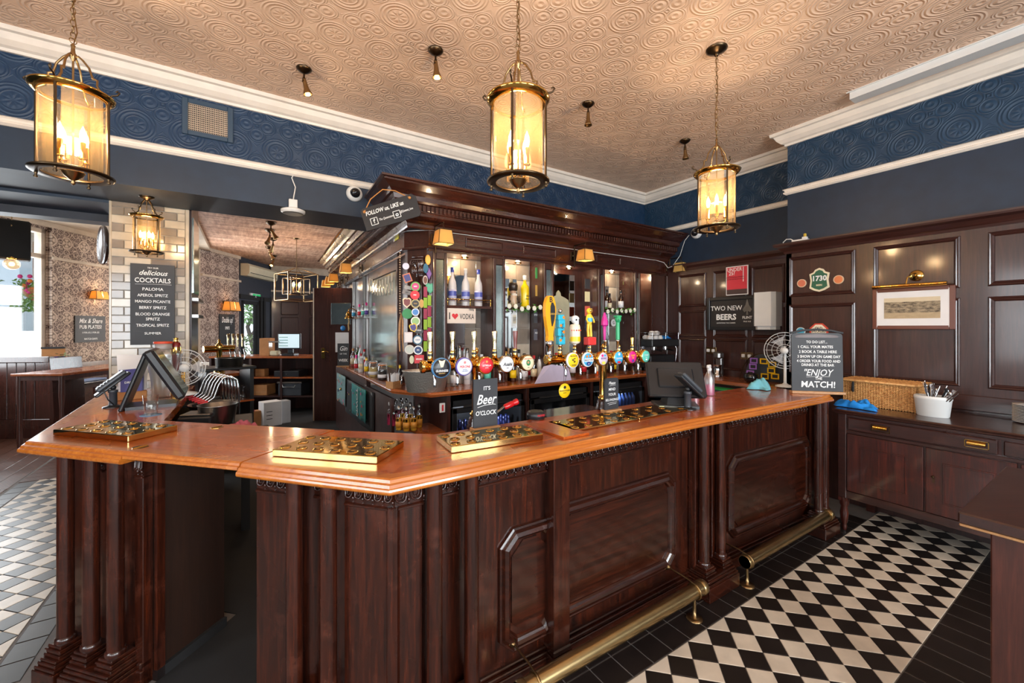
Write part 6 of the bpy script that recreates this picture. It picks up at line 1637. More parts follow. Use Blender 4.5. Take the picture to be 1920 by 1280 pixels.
# three frosted vodka bottles on the first shelf
for px, lb, cp, y in ((848, 'frosted vodka bottle with blue cap, leftmost on the railed shelf', bluecap, 3.96), (873, 'frosted vodka bottle with pale cap in the middle of the railed shelf', C('cap_pale', (220, 216, 210)), 3.96), (897, 'frosted vodka bottle with blue cap, rightmost on the railed shelf', bluecap, 3.96)):
    t = bottle(lb, 'tall', frost_white, put_on(px, y, 1.873), 'frosted vodka bottles on the railed shelf', band=C('lilac_label', (190, 190, 220)), cap=cp, s=1.25)
    MB().lathe([(.0355, .08), (.0358, .10), (.0355, .12)], 16, cap=False).build('blue_motif', C('motif_blue', (80, 90, 170)), t)
# row on the counter in the first niche
g1 = 'vodka bottles at the foot of the first niche'
specs = [(852, 3.88, 'square', gf, None, 'w', None, 1.1, 'short clear vodka bottle at the left foot of the first niche'), (862, 4.02, 'tall', gf, None, None, silver, 1.3, 'tall clear vodka bottle behind, against the first niche mirror'), (876, 3.97, 'tall', frost_white, None, 'w', silver, 1.2, 'tall frosted vodka bottle in the middle of the first niche'),
         (891, 3.90, 'spirit', frost_white, None, 'b', bluecap, 1.05, 'frosted vodka bottle with deep blue cap below the vodka plate'), (903, 4.02, 'spirit', gf, None, 'c', C('cap_white', (226, 226, 226)), 1.1, 'clear spirit bottle with white cap near the right of the first niche'), (914, 3.90, 'spirit', 'glass_green', None, 't', silver, 1.0, 'pale green spirit bottle with teal label beside the second mirror strip')]
for px, y, k, gl_, lq, bn, cp, s_, lb in specs: bottle(lb, k, gl_, put_on(px, y, ZB), g1, lq, LBL.get(bn), cp, s_)
g2 = 'spirit bottles at the foot of the second niche'
specs = [(948, 3.95, 'spirit', 'glass_brown', rum, None, goldcap, 1.2, 'dark rum bottle with gold neck, leftmost in the second niche'), (958, 4.05, 'tall', 'glass_brown', rum, 'k', M['black'], 1.15, 'tall dark rum bottle at the back of the second niche'), (962, 3.88, 'spirit', 'glass_brown', rum, 'y', goldcap, 1.0, 'brown spiced rum bottle with yellow label in the second niche'),
         (973, 3.98, 'tall', gf, None, 'c', M['black'], 1.1, 'clear rum bottle with dark stopper under the hanging flowers'), (983, 3.88, 'spirit', gf, None, 'w', M['black'], 1.1, 'clear rum bottle with white label in the second niche'), (993, 4.02, 'square', gf, None, 'r', silver, 1.15, 'square clear bottle with red label behind the white rum'),
         (1001, 3.88, 'spirit', 'glass_brown', amber, 'c', redcap, 1.0, 'amber bottle with red cap near the third mirror strip'), (1011, 3.92, 'cone', C('white_bottle', (232, 230, 226), .3), None, 'c', M['black'], 1.1, 'white conical bottle of coconut rum beside the third mirror strip')]
for px, y, k, gl_, lq, bn, cp, s_, lb in specs: bottle(lb, k, gl_, put_on(px, y, ZB), g2, lq, LBL.get(bn), cp, s_, textline='RUM' if bn == 'w' else None)
g3 = 'liqueur bottles behind the novelty tap handles'
specs = [(1043, 3.92, 'beer', 'glass_green', None, 'c', redcap, 1.35, 'green herbal liqueur bottle just right of the yellow paddle handle'), (1052, 3.88, 'spirit', 'glass_green', None, 'k', M['black'], 1.0, 'dark green liqueur bottle behind the turquoise tap handle'), (1064, 3.95, 'mini', C('orange_glass', (226, 90, 30), .2), None, 'c', goldcap, 1.2, 'small orange bottle low behind the turquoise tap handle'),
         (1073, 3.90, 'spirit', 'glass_green', None, 'w', M['black'], 1.1, 'green liqueur bottle between turquoise and skull tap handles'), (1094, 3.92, 'spirit', 'glass_brown', amber, 'r', redcap, 1.05, 'amber liqueur bottle with red label behind the skull tap handle'), (1100, 4.05, 'tall', gf, None, 'k', M['black'], 1.1, 'tall clear liqueur bottle against the etched mirror'),
         (1121, 3.88, 'spirit', C('orange_glass', (226, 90, 30), .2), None, 'c', M['black'], 1.0, 'orange bottle right of the red box tap handle')]
for px, y, k, gl_, lq, bn, cp, s_, lb in specs: bottle(lb, k, gl_, put_on(px, y, ZB), g3, lq, LBL.get(bn), cp, s_)
g4 = 'whisky bottles in the fourth niche'
specs = [(1138, 3.98, 1.873, 'spirit', 'glass_brown', amber, 'w', M['black'], 1.0, 'amber whisky bottle with white label, leftmost on the flowered shelf'), (1143, 3.93, 1.873, 'mini', 'glass_brown', amber, 'c', M['black'], 1.25, 'small amber whisky bottle beside the leftmost on the flowered shelf'), (1164, 3.95, 1.873, 'spirit', 'glass_brown', amber, 'w', M['black'], 1.0, 'amber whisky bottle with white label, rightmost on the flowered shelf'),
         (1146, 3.90, ZB, 'spirit', 'glass_brown', amber, 'k', redcap, 1.05, 'amber whisky bottle on the counter between magenta and green handles'), (1150, 4.0, ZB, 'square', 'glass_brown', amber, 'y', M['black'], 1.0, 'square whisky bottle behind the green tap handle'), (1173, 3.92, ZB, 'mini', gf, None, 'k', M['black'], 1.2, 'small clear bottle with navy label right of the green handle'),
         (1135, 4.0, ZB, 'tall', 'glass_brown', rum, 'c', goldcap, 1.0, 'tall dark whisky bottle beside the fourth mirror strip')]
for px, y, z, k, gl_, lq, bn, cp, s_, lb in specs: bottle(lb, k, gl_, put_on(px, y, z), g4, lq, LBL.get(bn), cp, s_)
t = bottle('bright yellow ceramic bottle with a long pale neck on the garlanded shelf', 'spirit', C('yellow_ceramic', (240, 206, 20), .25), put_on(984, 3.97, 1.873), 'ornamental bottles', cap=C('cap_pale', (220, 216, 210)), s=1.35)
text('DEAD', .018, black, t, (0, -.040, .10), (PI/2, 0, 0), 0, 'CENTER', .8, .02); text('MANGO', .016, black, t, (0, -.040, .075), (PI/2, 0, 0), 0, 'CENTER', .8, .02)
# bearded guardsman figure
q = put_on(962, 3.96, 1.873)
t = thing('figurine', 'small bearded figurine in a tall dark hat on the garlanded shelf', 'figurine', q)
MB().lathe([(.045, 0), (.05, .02), (.042, .10), (.046, .13), (.03, .145)], 16).build('body', C('figurine_body', (200, 170, 140)), t)
MB().ball((0, 0, .175), .036, 14, 10).ball((0, -.032, .172), .010, 8, 6).build('face', C('figurine_face', (190, 150, 120)), t)
MB().lathe([(.040, .19), (.052, .20), (.055, .25), (.045, .28), (.0, .285)], 16).build('hat', C('figurine_hat', (50, 36, 26)), t)
MB().lathe([(.010, .10), (.030, .13), (.034, .155), (.02, .165)], 12, (0, -.015, 0)).build('beard', C('figurine_beard', (226, 214, 196), .8), t)
for s_ in (-1, 1): MB().tube([(s_*.045, 0, .13), (s_*.07, -.01, .09), (s_*.06, -.03, .06)], .014, 8).build('arm', C('figurine_hat', (50, 36, 26)), t)
def garland(label, x0, x1, y, z, seed):
    rnd = random.Random(seed)
    t = thing('flower_garland', label, 'garland', ((x0+x1)/2, y, z), 0, 'white flower garlands on the shelf edges')
    f = MB(); n = int((x1-x0)/.012)
    for i in range(n):
        o = Vector((x0-(x0+x1)/2+(x1-x0)*i/n, rnd.uniform(-.02, .01), rnd.uniform(-.03, .035))); d_ = Vector((rnd.uniform(-1, 1), rnd.uniform(-.6, .2), rnd.uniform(-1, 1))).normalized(); w_ = d_.orthogonal().normalized()
        f.add([o, o+d_*.025+w_*.012, o+d_*.055, o+d_*.025-w_*.012], [(0, 1, 2, 3)], False)
    o = f.build('leaves', C('garland_green', (70, 130, 50), .6), t); o['kind'] = 'stuff'
    for i in range(int((x1-x0)/.085)+1):
        c = Vector((x0-(x0+x1)/2+.03+.085*i, -.02, rnd.uniform(-.015, .02))); f = MB(); f.ball(c, .012, 8, 6)
        for k in range(7):
            a = 2*PI*k/7; f.ball(tuple(c+Vector((.018*math.cos(a), -.004, .018*math.sin(a)))), .012, 7, 5, 1, .5, 1)
        f.build('flower', C('petal_white', (232, 230, 214), .7), t)
garland('white flower garland along the shelf under the yellow bottle', 2.40, 2.90, GY+.01, 1.865, 4)
garland('white flower garland along the shelf of whisky bottles', 3.92, 4.46, GY+.01, 1.865, 5)
# vodka plate
a, b_ = pY(838.5, 600, GY), pY(892, 600, GY); h0, h1 = pY(865, 606, GY).z, pY(865, 578, GY).z
pv = sign('vodka_plate', 'cream tin plate reading I heart vodka below the railed shelf', 'sign', ((a.x+b_.x)/2, GY+.005, h0), 0, b_.x-a.x, h1-h0, [('I', .10, -.135, .072, 0, 1, .01, black), ('VODKA', .078, .060, .068, 0, .60, .01, black)], C('plate_cream', (220, 206, 194)), th=.006)
hp_ = [(.035*16*math.sin(a_)**3/16, .035*(13*math.cos(a_)-5*math.cos(2*a_)-2*math.cos(3*a_)-math.cos(4*a_))/16) for a_ in [2*PI*i/28 for i in range(28)]]
MB().plate([(x-.075, z+.074) for x, z in hp_], -.0042, -.0032).build('heart', red, pv)
text('100%', .03, black, pv, (.11, -.0048, h1-h0-.012), (PI/2, .15, 0), 0, 'CENTER', 1, .02)
# small pictures and stickers inside the niches
def card(name, label, px, py, w, h, y, mat, cat='card', group=None, lines=(), shape=None, rz=0, tiltz=0):
    q = pY(px, py, y); t = thing(name, label, cat, (q.x, y, q.z), rz, group)
    poly = shape or [(-w/2, -h/2), (w/2, -h/2), (w/2, h/2), (-w/2, h/2)]
    if tiltz: poly = [(x*math.cos(tiltz)-z*math.sin(tiltz), x*math.sin(tiltz)+z*math.cos(tiltz)) for x, z in poly]
    MB().plate(poly, -.005, .0).build('card_face', mat, t)
    for (s_, size, x, z, mt_) in lines: text(s_, size, mt_, t, (x, -.0062, z), (PI/2, 0, 0), 0, 'CENTER', .85, .02)
    return t
sc2 = lambda x, y: None
c_ = 'small cards pinned inside the niches'
for px, py, col_, lb, ls in ((1009, 512, (70, 150, 80), 'red and green card high on the second niche side', ()), (1009, 545, (190, 150, 70), 'gold emblem card below the red and green one', ()), (1006, 595, (60, 60, 66), 'black card reading stout low on the second niche side', (('STOUT', .03, 0, .03, white),)), (1006, 627, (90, 90, 100), 'grey lettered card below the stout card', (('ALES', .03, 0, .02, white),)),
                             (1101, 532, (60, 58, 60), 'dark pump clip card at the top of the poster column', ()), (1101, 556, (226, 216, 170), 'cream card second in the poster column', ()), (1101, 583, (206, 96, 80), 'red numbered card third in the poster column', (('0', .05, 0, 0, white),)), (1101, 610, (40, 46, 70), 'navy card at the foot of the poster column', ())):
    card('clip_card', lb, px, py, .085, .13, 3.98, C('card_%d_%d_%d' % col_, col_), group=c_, lines=ls)
for px, py, r_, col_, lb in ((1174, 507, .05, (90, 86, 84), 'round grey emblem disc high in the fourth niche'), (1172, 531, .045, (110, 130, 80), 'round green grey disc below the topmost disc of the fourth niche'), (1177, 549, .045, (120, 90, 86), 'round brownish disc beside the whisky shelf'), (1150, 605, .05, (226, 226, 226), 'round white clip with dark letter left of the green handle'), (1173, 605, .05, (226, 226, 226), 'round white clip with dark letter right of the green handle'), (1174, 624, .04, (70, 60, 60), 'round dark clip low in the fourth niche')):
    card('round_clip', lb, px, py, 0, 0, 4.05, C('disc_%d_%d_%d' % col_, col_), 'pump clip', 'round clips in the fourth niche', shape=[(r_*math.cos(2*PI*i/18), r_*math.sin(2*PI*i/18)) for i in range(18)], lines=(('G', .06, 0, 0, black),) if col_[0] > 200 else ())
# pump clips stuck on the corner post
def clip_at(px, py, shape, col, label, rot=0, lines=(), r=.045, inner=None, w=None, h=None, y=None):
    y = y or (3.915 if px < 775 else 3.87)
    q = pY(px, py, y)
    t = thing('pump_clip', label, 'pump clip', q, -.35 if px < 790 else 0, 'pump clips pinned to the corner post of the gantry')
    n = 20
    if shape == 'round': poly = [(r*math.cos(2*PI*i/n), r*math.sin(2*PI*i/n)) for i in range(n)]
    elif shape == 'oval': poly = [(r*.55*math.cos(2*PI*i/n), r*math.sin(2*PI*i/n)) for i in range(n)]
    elif shape == 'diamond': poly = [(0, -r), (r*.45, 0), (0, r), (-r*.45, 0)]
    elif shape == 'shield': poly = [(0, -r), (r*.7, -r*.4), (r*.8, r*.6), (r*.4, r*.9), (0, r*.75), (-r*.4, r*.9), (-r*.8, r*.6), (-r*.7, -r*.4)]
    else: poly = [(-w/2, -h/2), (w/2, -h/2), (w/2, h/2), (-w/2, h/2)]
    poly = [(x*math.cos(rot)-z*math.sin(rot), x*math.sin(rot)+z*math.cos(rot)) for x, z in poly]
    MB().plate(poly, -.008, 0).build('clip_plate', C('clip_%d_%d_%d' % col, col), t)
    if inner: MB().plate([(x*.76, z*.76) for x, z in poly], -.0088, -.008).build('clip_face', C('clip_%d_%d_%d' % inner, inner), t)
    for (s_, size, x, z, mt_) in lines: text(s_, size, mt_, t, (x, -.0096, z), (PI/2, 0, 0), 0, 'CENTER', .85, .03)
CL = [
 (761, 499, 'round', (216, 210, 226), 'pale lilac round clip at the top of the corner post', 0, (), .032, None),
 (764, 521, 'rect', (196, 110, 70), 'orange and blue square clip near the top of the post', .35, (), 0, (60, 60, 120), .075, .085),
 (779, 537, 'round', (96, 170, 70), 'pink and green oval clip above the red one', 0, (('BEER', .018, 0, 0, white),), .046, (200, 60, 120)),
 (765, 539, 'rect', (150, 146, 142), 'grey tilted plate clip left of the pink and green one', -.2, (), 0, None, .07, .035),
 (763, 548, 'rect', (120, 112, 106), 'grey brown tilted plate clip above the fox clip', -.25, (('ALE', .02, 0, 0, black),), 0, None, .085, .04),
 (778, 553, 'round', (226, 30, 44), 'bright red round clip on the corner post', 0, (('FREE', .016, 0, 0, white),), .044, None),
 (763, 567, 'shield', (236, 206, 170), 'fox face shield clip left of the black oval', 0, (), .052, (120, 50, 46)),
 (779, 569, 'round', (190, 170, 110), 'black and gold round clip beside the fox clip', 0, (('GOLD', .014, 0, 0, gold),), .043, (40, 34, 34)),
 (790, 569, 'oval', (206, 160, 90), 'half hidden golden oval clip at the post edge', 0, (), .042, None),
 (764, 588, 'round', (20, 128, 60), 'plain dark green round clip on the corner post', 0, (), .050, None),
 (779, 585, 'round', (226, 226, 232), 'white and blue round clip right of the green one', 0, (), .037, (70, 130, 200)),
 (779, 602, 'round', (230, 226, 214), 'white green and red round clip in the middle of the post', 0, (), .045, (150, 190, 120)),
 (775, 614, 'shield', (230, 190, 40), 'spiky yellow clip overlapping the white and green one', .3, (), .045, (70, 60, 130)),
 (783, 619, 'oval', (40, 44, 52), 'dark clip with white script below the yellow one', 1.3, (('HOPHEAD', .018, 0, 0, white),), .055, None),
 (766, 632, 'rect', (222, 206, 204), 'white square clip with red border low on the post', 0, (), 0, (232, 226, 224), .075, .10),
 (783, 637, 'round', (30, 90, 120), 'deep blue round clip with white centre', 0, (('CAMDEN', .013, 0, 0, blue),), .046, (226, 230, 232)),
 (768, 655, 'round', (206, 200, 190), 'pale grey round clip low on the post', 0, (), .046, (190, 196, 186)),
 (784, 656, 'round', (226, 230, 234), 'white round clip with navy centre low on the post', 0, (('IPA', .02, 0, 0, white),), .044, (30, 60, 110)),
 (772, 674, 'oval', (206, 206, 170), 'small pale oval clip at the foot of the post', 0, (), .040, None),
 (786, 673, 'rect', (200, 40, 50), 'red lettered clip at the foot of the post', 0, (('KRUSO', .022, 0, 0, white),), 0, None, .09, .08),
 (802, 487, 'oval', (226, 160, 50), 'orange oval clip right of the scrolled capital', 0, (), .05, (236, 180, 80)),
 (798, 503, 'oval', (30, 90, 120), 'dark teal oval clip below the orange one', 0, (), .048, None),
 (804, 513, 'diamond', (90, 56, 130), 'purple diamond clip on the right edge of the post', 0, (), .062, (120, 84, 150)),
 (797, 525, 'oval', (190, 180, 176), 'grey and brown oval clip left of the purple diamond', 0, (), .045, (110, 70, 60)),
 (806, 540, 'shield', (70, 150, 120), 'jade shield clip above the beer mat strip', 0, (), .055, (90, 170, 140)),
]
for c_ in CL:
    px, py, sh_, col, lb, rot, ls, r_, inn = c_[:9]; w_, h_ = (c_[9], c_[10]) if len(c_) > 9 else (None, None)
    clip_at(px, py, sh_, col, lb, rot, ls, r_, inn, w_, h_)
# strip of square beer mats, two wide
for c2 in range(2):
    for k in range(6):
        px = 797.5+7.5*c2; py = 547+20.4*k+(16 if c2 else 0)
        q = pY(px, py, 3.862-.004*c2); gk = (k+c2) % 2
        t = thing('beer_mat', 'square %s beer mat in the chequered strip down the post' % ('lime green' if gk else 'crimson'), 'beer mat', q, 0, 'chequered %s beer mats down the gantry post' % ('lime' if gk else 'crimson'))
        MB().bev((-.0185, -.003, -.050), (.0185, 0, .050), .001).build('mat', C('mat_lime', (140, 176, 40)) if gk else C('mat_crimson', (150, 36, 70)), t)
# wooden beads and bunting beside the mirror
q = pY(751, 540, 4.02)
bd = MB()
for k in range(26): bd.ball((0, 0, -.02-.024*k), .008, 7, 5)
bd = bd.build('beads', C('bead_cream', (206, 176, 140)), None); bd.location = pY(750, 470, 4.06); tag(bd, 'hanging string of pale wooden beads at the edge of the side mirror', 'beads', kind='stuff')
t = thing('wooden_tongs', 'pair of long pale wooden strips hanging beside the pump clips', 'tongs', pY(752, 590, 4.0), -.5)
MB().tube([(0, 0, .02), (-.012, 0, -.08), (-.018, 0, -.22), (-.012, 0, -.36)], [.004, .012, .012, .006], 6).build('strip', M['light_wood'], t); MB().tube([(0, 0, .02), (.016, 0, -.06), (.014, 0, -.22), (.022, 0, -.36)], [.004, .011, .010, .005], 6).build('strip', M['light_wood'], t)
t = thing('card_bunting', 'draped bunting of pale old cards over the side mirror', 'bunting', GLr.p(gl(720), .05).to_3d()+Vector((0, 0, 2.24)), -PI/2-.03)
L_ = abs(gl(700)-gl(742)); n = 9
for k in range(n):
    x = -L_/2+L_*k/(n-1); z = -.03-.06*math.sin(PI*k/(n-1))+.06*(1-k/n)
    MB().plate([(x-.03, z-.05), (x+.03, z-.045), (x+.034, z+.05), (x-.026, z+.055)], -.004-.002*(k % 2), -.002*(k % 2)).build('old_card', C('old_card', (206, 190, 164), .8), t)
    MB().plate([(x-.03, z-.14), (x+.025, z-.135), (x+.03, z-.055), (x-.026, z-.05)], .002, .004).build('old_card', C('old_card2', (190, 172, 150), .8), t)
# brass bell with its rope
u = gl(671); q = GLr.p(u, .14)
t = thing('bell', 'brass last orders bell hanging from a bracket with a short rope', 'bell', (q.x, q.y, HC+(CY-597)*((q.x*_s+q.y*_c))/FPX))
MB().lathe([(.062, 0), (.064, .004), (.058, .012), (.045, .04), (.038, .075), (.034, .10), (.022, .112), (.010, .116), (.006, .13), (.010, .14), (0, .145)], 26).build('bell_body', M['brass'], t)
MB().tube([(0, 0, .14), (.02, 0, .16), (.07, 0, .16), (.13, 0, .12)], .007, 6).build('bracket', M['brass'], t)
MB().tube([(0, 0, .03), (0, 0, -.02), (.006, 0, -.05), (-.004, 0, -.10), (.004, 0, -.16), (-.004, 0, -.20)], [.006, .010, .012, .011, .013, .005], 8).build('rope', C('rope_tan', (190, 160, 110), .9), t)
# side counter shelf goods on the flap side, standing on the counter
g5 = 'small gin bottles on the flap side of the counter'
def side_put(px, py): p_ = pz(px, py, ZB); return (p_.x, p_.y, ZB)
bottle('round rose gin bottle with cork, nearest the gin of the week sign', 'spirit', 'glass_rose', side_put(662, 687), g5, rose, LBL['c'], C('cork', (190, 130, 80)), 1.0)
for (px, py, k, gl_, lq, bn, cp, s_, lb) in ((652+18, 683, 'spirit', 'glass_green', None, 't', silver, 1.0, 'pale blue gin bottle behind the rose gin'), (676, 684, 'tall', gf, None, 'w', redcap, 1.0, 'clear gin bottle with red cap beside the bell rope'), (683, 690, 'spirit', gf, None, 'r', redcap, 1.0, 'clear gin bottle with red label below the bell'),
        (690, 686, 'tall', 'glass_rose', rose, 'c', goldcap, 1.0, 'tall pink gin bottle left of the kilner jars'), (668, 694, 'mini', gf, None, 'r', pink, 1.2, 'small red labelled bottle in front of the pale blue gin'), (677, 697, 'spirit', frost_white, None, 'c', redcap, .9, 'pale pink frosted bottle in front of the red capped gin'), (687, 700, 'mini', gf, None, 'y', goldcap, 1.2, 'small yellow labelled bottle left of the tan sweet jar')): bottle(lb, k, gl_, side_put(px, py), g5, lq, LBL.get(bn), cp, s_)
g6 = 'bottles on the little shelf beside the bell'
for i, (px, col) in enumerate(((665, 'b'), (676, 'r'), (683, 't'), (690, 'k'))):
    u = gl(px+4); q = GLr.p(u, .05); 
    bottle(('blue labelled', 'red labelled', 'teal labelled', 'purple labelled')[i]+' small bottle on the high shelf behind the bell', 'mini', gf, (q.x, q.y, 1.80), g6, None, {'b': sky, 'r': red, 't': teal, 'k': purple}[col], pink if i % 2 else silver, 1.1)
s = MB(); s.box((gl(659), -.09, 1.78), (gl(694), .02, 1.80)); gp('high_shelf', put(s, mL), 'gantry_h')
def jar(label, loc, mat, s=1.0, tag_=True):
    t = thing('kilner_jar', label, 'jar', loc, random.uniform(-.4, .4), 'clip top jars on the flap side of the counter')
    MB().lathe([(.048, 0), (.054, .006), (.054, .15), (.044, .17), (.042, .185)], 22).build('jar_glass', M['glass'], t)
    MB().lathe([(.050, .004), (.0515, .008), (.0515, .12), (.0, .12)], 22).build('contents', mat, t)
    MB().lathe([(.046, .186), (.048, .19), (.048, .20), (.03, .208), (.0, .208)], 22).build('lid', M['glass_frost'], t); MB().lathe([(.047, .178), (.049, .181), (.047, .186)], 22, cap=False).build('rubber_seal', orange, t)
    MB().tube([(.05, 0, .16), (.058, .0, .19), (.03, 0, .21), (-.03, 0, .21), (-.058, 0, .19), (-.05, 0, .16)], .002, 5).build('wire_clip', M['steel'], t)
    if tag_: MB().lathe([(.0545, .03), (.0555, .03), (.0555, .07), (.0545, .07)], 22, cap=False).build('paper_label', white, t)
    t.scale = (s, s, s); return t
jar('clip top jar of tan sweets behind the box of straws', side_put(700, 706), C('jar_tan', (196, 170, 110)), .95)
jar('clip top jar with dark contents beside the box of straws', side_put(717, 712), C('jar_dark', (40, 36, 38)), .95)
q = side_put(738, 727)
t = thing('straw_box', 'small wooden box holding white paper straws beside the ice bucket', 'box', q, .55)
for a_, b__ in (((-.06, -.045, 0), (.06, -.041, .07)), ((-.06, .041, 0), (.06, .045, .07)), ((-.06, -.041, 0), (-.056, .041, .07)), ((.056, -.041, 0), (.06, .041, .07)), ((-.056, -.041, 0), (.056, .041, .004))): MB().box(a_, b__).build('box_side', M['light_wood'], t)
st_ = MB()
for k in range(30): x, y = random.uniform(-.045, .045), random.uniform(-.03, .03); st_.cyl((x, y, .005), (x*1.2, y*1.2, .13+random.uniform(0, .02)), .003, n=5)
o = st_.build('straws', white, t); o['kind'] = 'stuff'
t = bottle('black bottle with bright yellow cap behind the ice bucket', 'beer', C('black_glass', (24, 22, 26), .15), side_put(750, 716), 'black bottle', cap=yellow, s=.85)
# hammered ice bucket
q = pz(797, 733, ZB); 
t = thing('ice_bucket', 'large hammered steel ice bucket with ring handle at the counter corner', 'ice bucket', (1.43, 3.735, ZB), -.25)
MB().lathe([(.13, 0), (.135, .005), (.165, .19), (.172, .195), (.172, .203), (.162, .203), (.155, .19), (.12, .01), (.0, .008)], 40, sx=1.3, sy=.74).build('bucket_body', M['hammered'], t)
MB().tube([(-.215-.012, .0+.035*math.sin(a_), .155-.04+.042*math.cos(a_)) for a_ in [2*PI*j/18 for j in range(18)]], .005, 7, True).build('ring_handle', M['chrome'], t)
MB().lathe([(.012, .16), (.012, .18)], 10, (-.213, 0, -.01)).build('handle_lug', M['chrome'], t)
# gin of the week sign
q = pz(652, 690, ZB)
gs = sign('gin_sign', 'small black chalk sign reading gin of the week on the counter end', 'sign', (q.x-.02, q.y+.22, ZB), -.45, .17, .36, [('Gin', .10, 0, .28, .3, .8, .01), ('OF THE', .03, 0, .20, 0, 1, .01), ('WEEK', .058, 0, .10, 0, .85, .02)], foot='light_wood')
# clear leaflet tent behind the yellow tag
q = pz(1045, 715, ZB)
t = thing('paper_wedge', 'pale lilac folded card wedge on the counter behind the yellow tag', 'card', (q.x-.05, q.y+.06, ZB), 0)
MB().add([(-.28, -.08, 0), (.0, -.08, 0), (.0, -.02, .19), (-.10, .0, .17)], [(0, 1, 2, 3)], False).add([(.0, -.08, 0), (.26, -.06, 0), (.26, .0, .15), (.0, -.02, .19)], [(0, 1, 2, 3)], False).build('folded_sheet', C('lilac_card', (186, 178, 204), .7), t)
so = t.children[0].modifiers.new('thick', 'SOLIDIFY'); so.thickness = .002
# ---- bottles in the cut corner shelf
gt6 = 'golden tonic bottles in the cut corner of the back counter'; gp6 = 'pink tonic bottles in the cut corner of the back counter'
TN = None; PK = None
for i, (px, py) in enumerate(((748, 806), (762, 808), (776, 807), (786, 801), (755, 797), (769, 798))):
    p_ = pz(px, py, .65)
    if TN is None: TN = bottle('golden tonic bottle with orange neck band in the cut corner shelf', 'beer', 'glass', (p_.x, p_.y, .65), gt6, tonic, C('tonic_label', (206, 140, 50)), silver, 1.08); 
    else: dup(TN, (p_.x, p_.y, .65), .3*i)
for c2 in TN.children: pass
for i, (px, py) in enumerate(((731, 796), (739, 798), (742, 789), (735, 786), (752, 786), (762, 787))):
    p_ = pz(px, py, .65)
    if PK is None: PK = bottle('slim pink tonic bottle in the cut corner shelf', 'beer', 'glass', (p_.x, p_.y, .65), gp6, pink_l, None, silver, 1.05)
    else: dup(PK, (p_.x, p_.y, .65), .3*i)
q = pz(792, 757, .9); t = thing('wall_switch', 'white isolator switch with red rocker beside the tonic bottles', 'switch', (1.565, 3.672, .88)); MB().bev((-.028, -.012, -.045), (.028, 0, .045), .003).build('plate', M['white_plastic'], t); MB().bev((-.008, -.018, -.03), (.010, -.012, .03), .003).build('rocker', red, t)
# ---- bottle fridges under the counter
def fridge(label, x0, x1, y0, seed, n, col, shelfz=(.50, .74), group='black bottle fridges under the back counter'):
    cx = (x0+x1)/2; t = thing('bottle_fridge', label, 'fridge', (cx, y0, 0), 0, group); w = x1-x0; H = .93
    b = MB(); b.box((-w/2, .02, .05), (-w/2+.02, .42, H)); b.box((w/2-.02, .02, .05), (w/2, .42, H)); b.box((-w/2, .40, .05), (w/2, .42, H)); b.box((-w/2, .02, H-.06), (w/2, .42, H)); b.box((-w/2, .02, 0), (w/2, .42, .10)); b.build('cabinet', M['black'], t)
    f = MB(); f.bev((-w/2, -.015, .10), (-w/2+.05, .02, H-.07), .004); f.bev((w/2-.05, -.015, .10), (w/2, .02, H-.07), .004); f.bev((-w/2, -.015, H-.12), (w/2, .02, H-.07), .004); f.bev((-w/2, -.015, .10), (w/2, .02, .16), .004); f.build('door_frame', M['black'], t)
    MB().box((-w/2+.05, .0, .16), (w/2-.05, .004, H-.12)).build('door_glass', M['window_glass'], t)
    MB().bev((w/2-.12, -.03, H-.065), (-w/2+.12, -.01, H-.045), .003).build('handle', M['black_matt'], t); MB().ball((0, -.018, H-.095), .008, 8, 6).build('lock', M['steel'], t)
    for z in (.30, .52, .72)[:2]: MB().box((-w/2+.02, .04, z-.005), (w/2-.02, .40, z)).build('shelf', M['steel'], t)
    for z in (.30, .52, .12):
        lamp_ = None
    return t, w
blue_back = C('blue_glow_back', (60, 90, 170))
def fill(t, w, label, group, body, lab, cap, z=.52, rows=2, s=1.0, kind='mini'):
    P_ = None; n = max(3, int((w-.12)/.062))
    for r_ in range(rows):
        for i in range(n):
            loc = (t.location.x-w/2+.075+i*.062+.012*(r_ % 2), t.location.y+.075+.075*r_, z)
            lb_ = label+(', back row' if r_ else '')
            if P_ is None: P_ = bottle(lb_, kind, body, loc, group, None, lab, cap, s)
            else: dup(P_, loc, 0, lb_)
f1, w1 = fridge('black glass fronted bottle fridge left of the beer o\'clock sign', 1.66, 2.50, 3.655, 1, 0, None)
can = C('can_navy', (36, 44, 96), .3, .3)
fill(f1, w1, 'navy bottle with pink label in the left fridge', 'navy bottles inside the left fridge', can, white, can, .52, 2, 1.05)
lamp('fridge_glow', (2.08, 3.70, .80), 9, (.8, .88, 1), .03)
f2, w2 = fridge('black glass fronted bottle fridge behind the ice trough', 2.58, 3.44, 3.655, 2, 0, None)
fill(f2, w2, 'pale bottle with white label inside the middle fridge', 'pale bottles inside the middle fridge', C('pale_bottle', (150, 170, 180), .3), white, can, .52, 1, 1.1)
f3, w3 = fridge('black glass fronted bottle fridge right of the belongings sign', 3.52, 4.42, 3.655, 3, 0, None)
fill(f3, w3, 'navy glass bottle with silver collar inside the right fridge', 'navy bottles inside the right fridge', C('navy_glass', (40, 60, 110), .15), None, white, .52, 1, 1.2, 'spirit')
lamp('fridge_glow', (3.95, 3.70, .80), 9, (.8, .88, 1), .03)
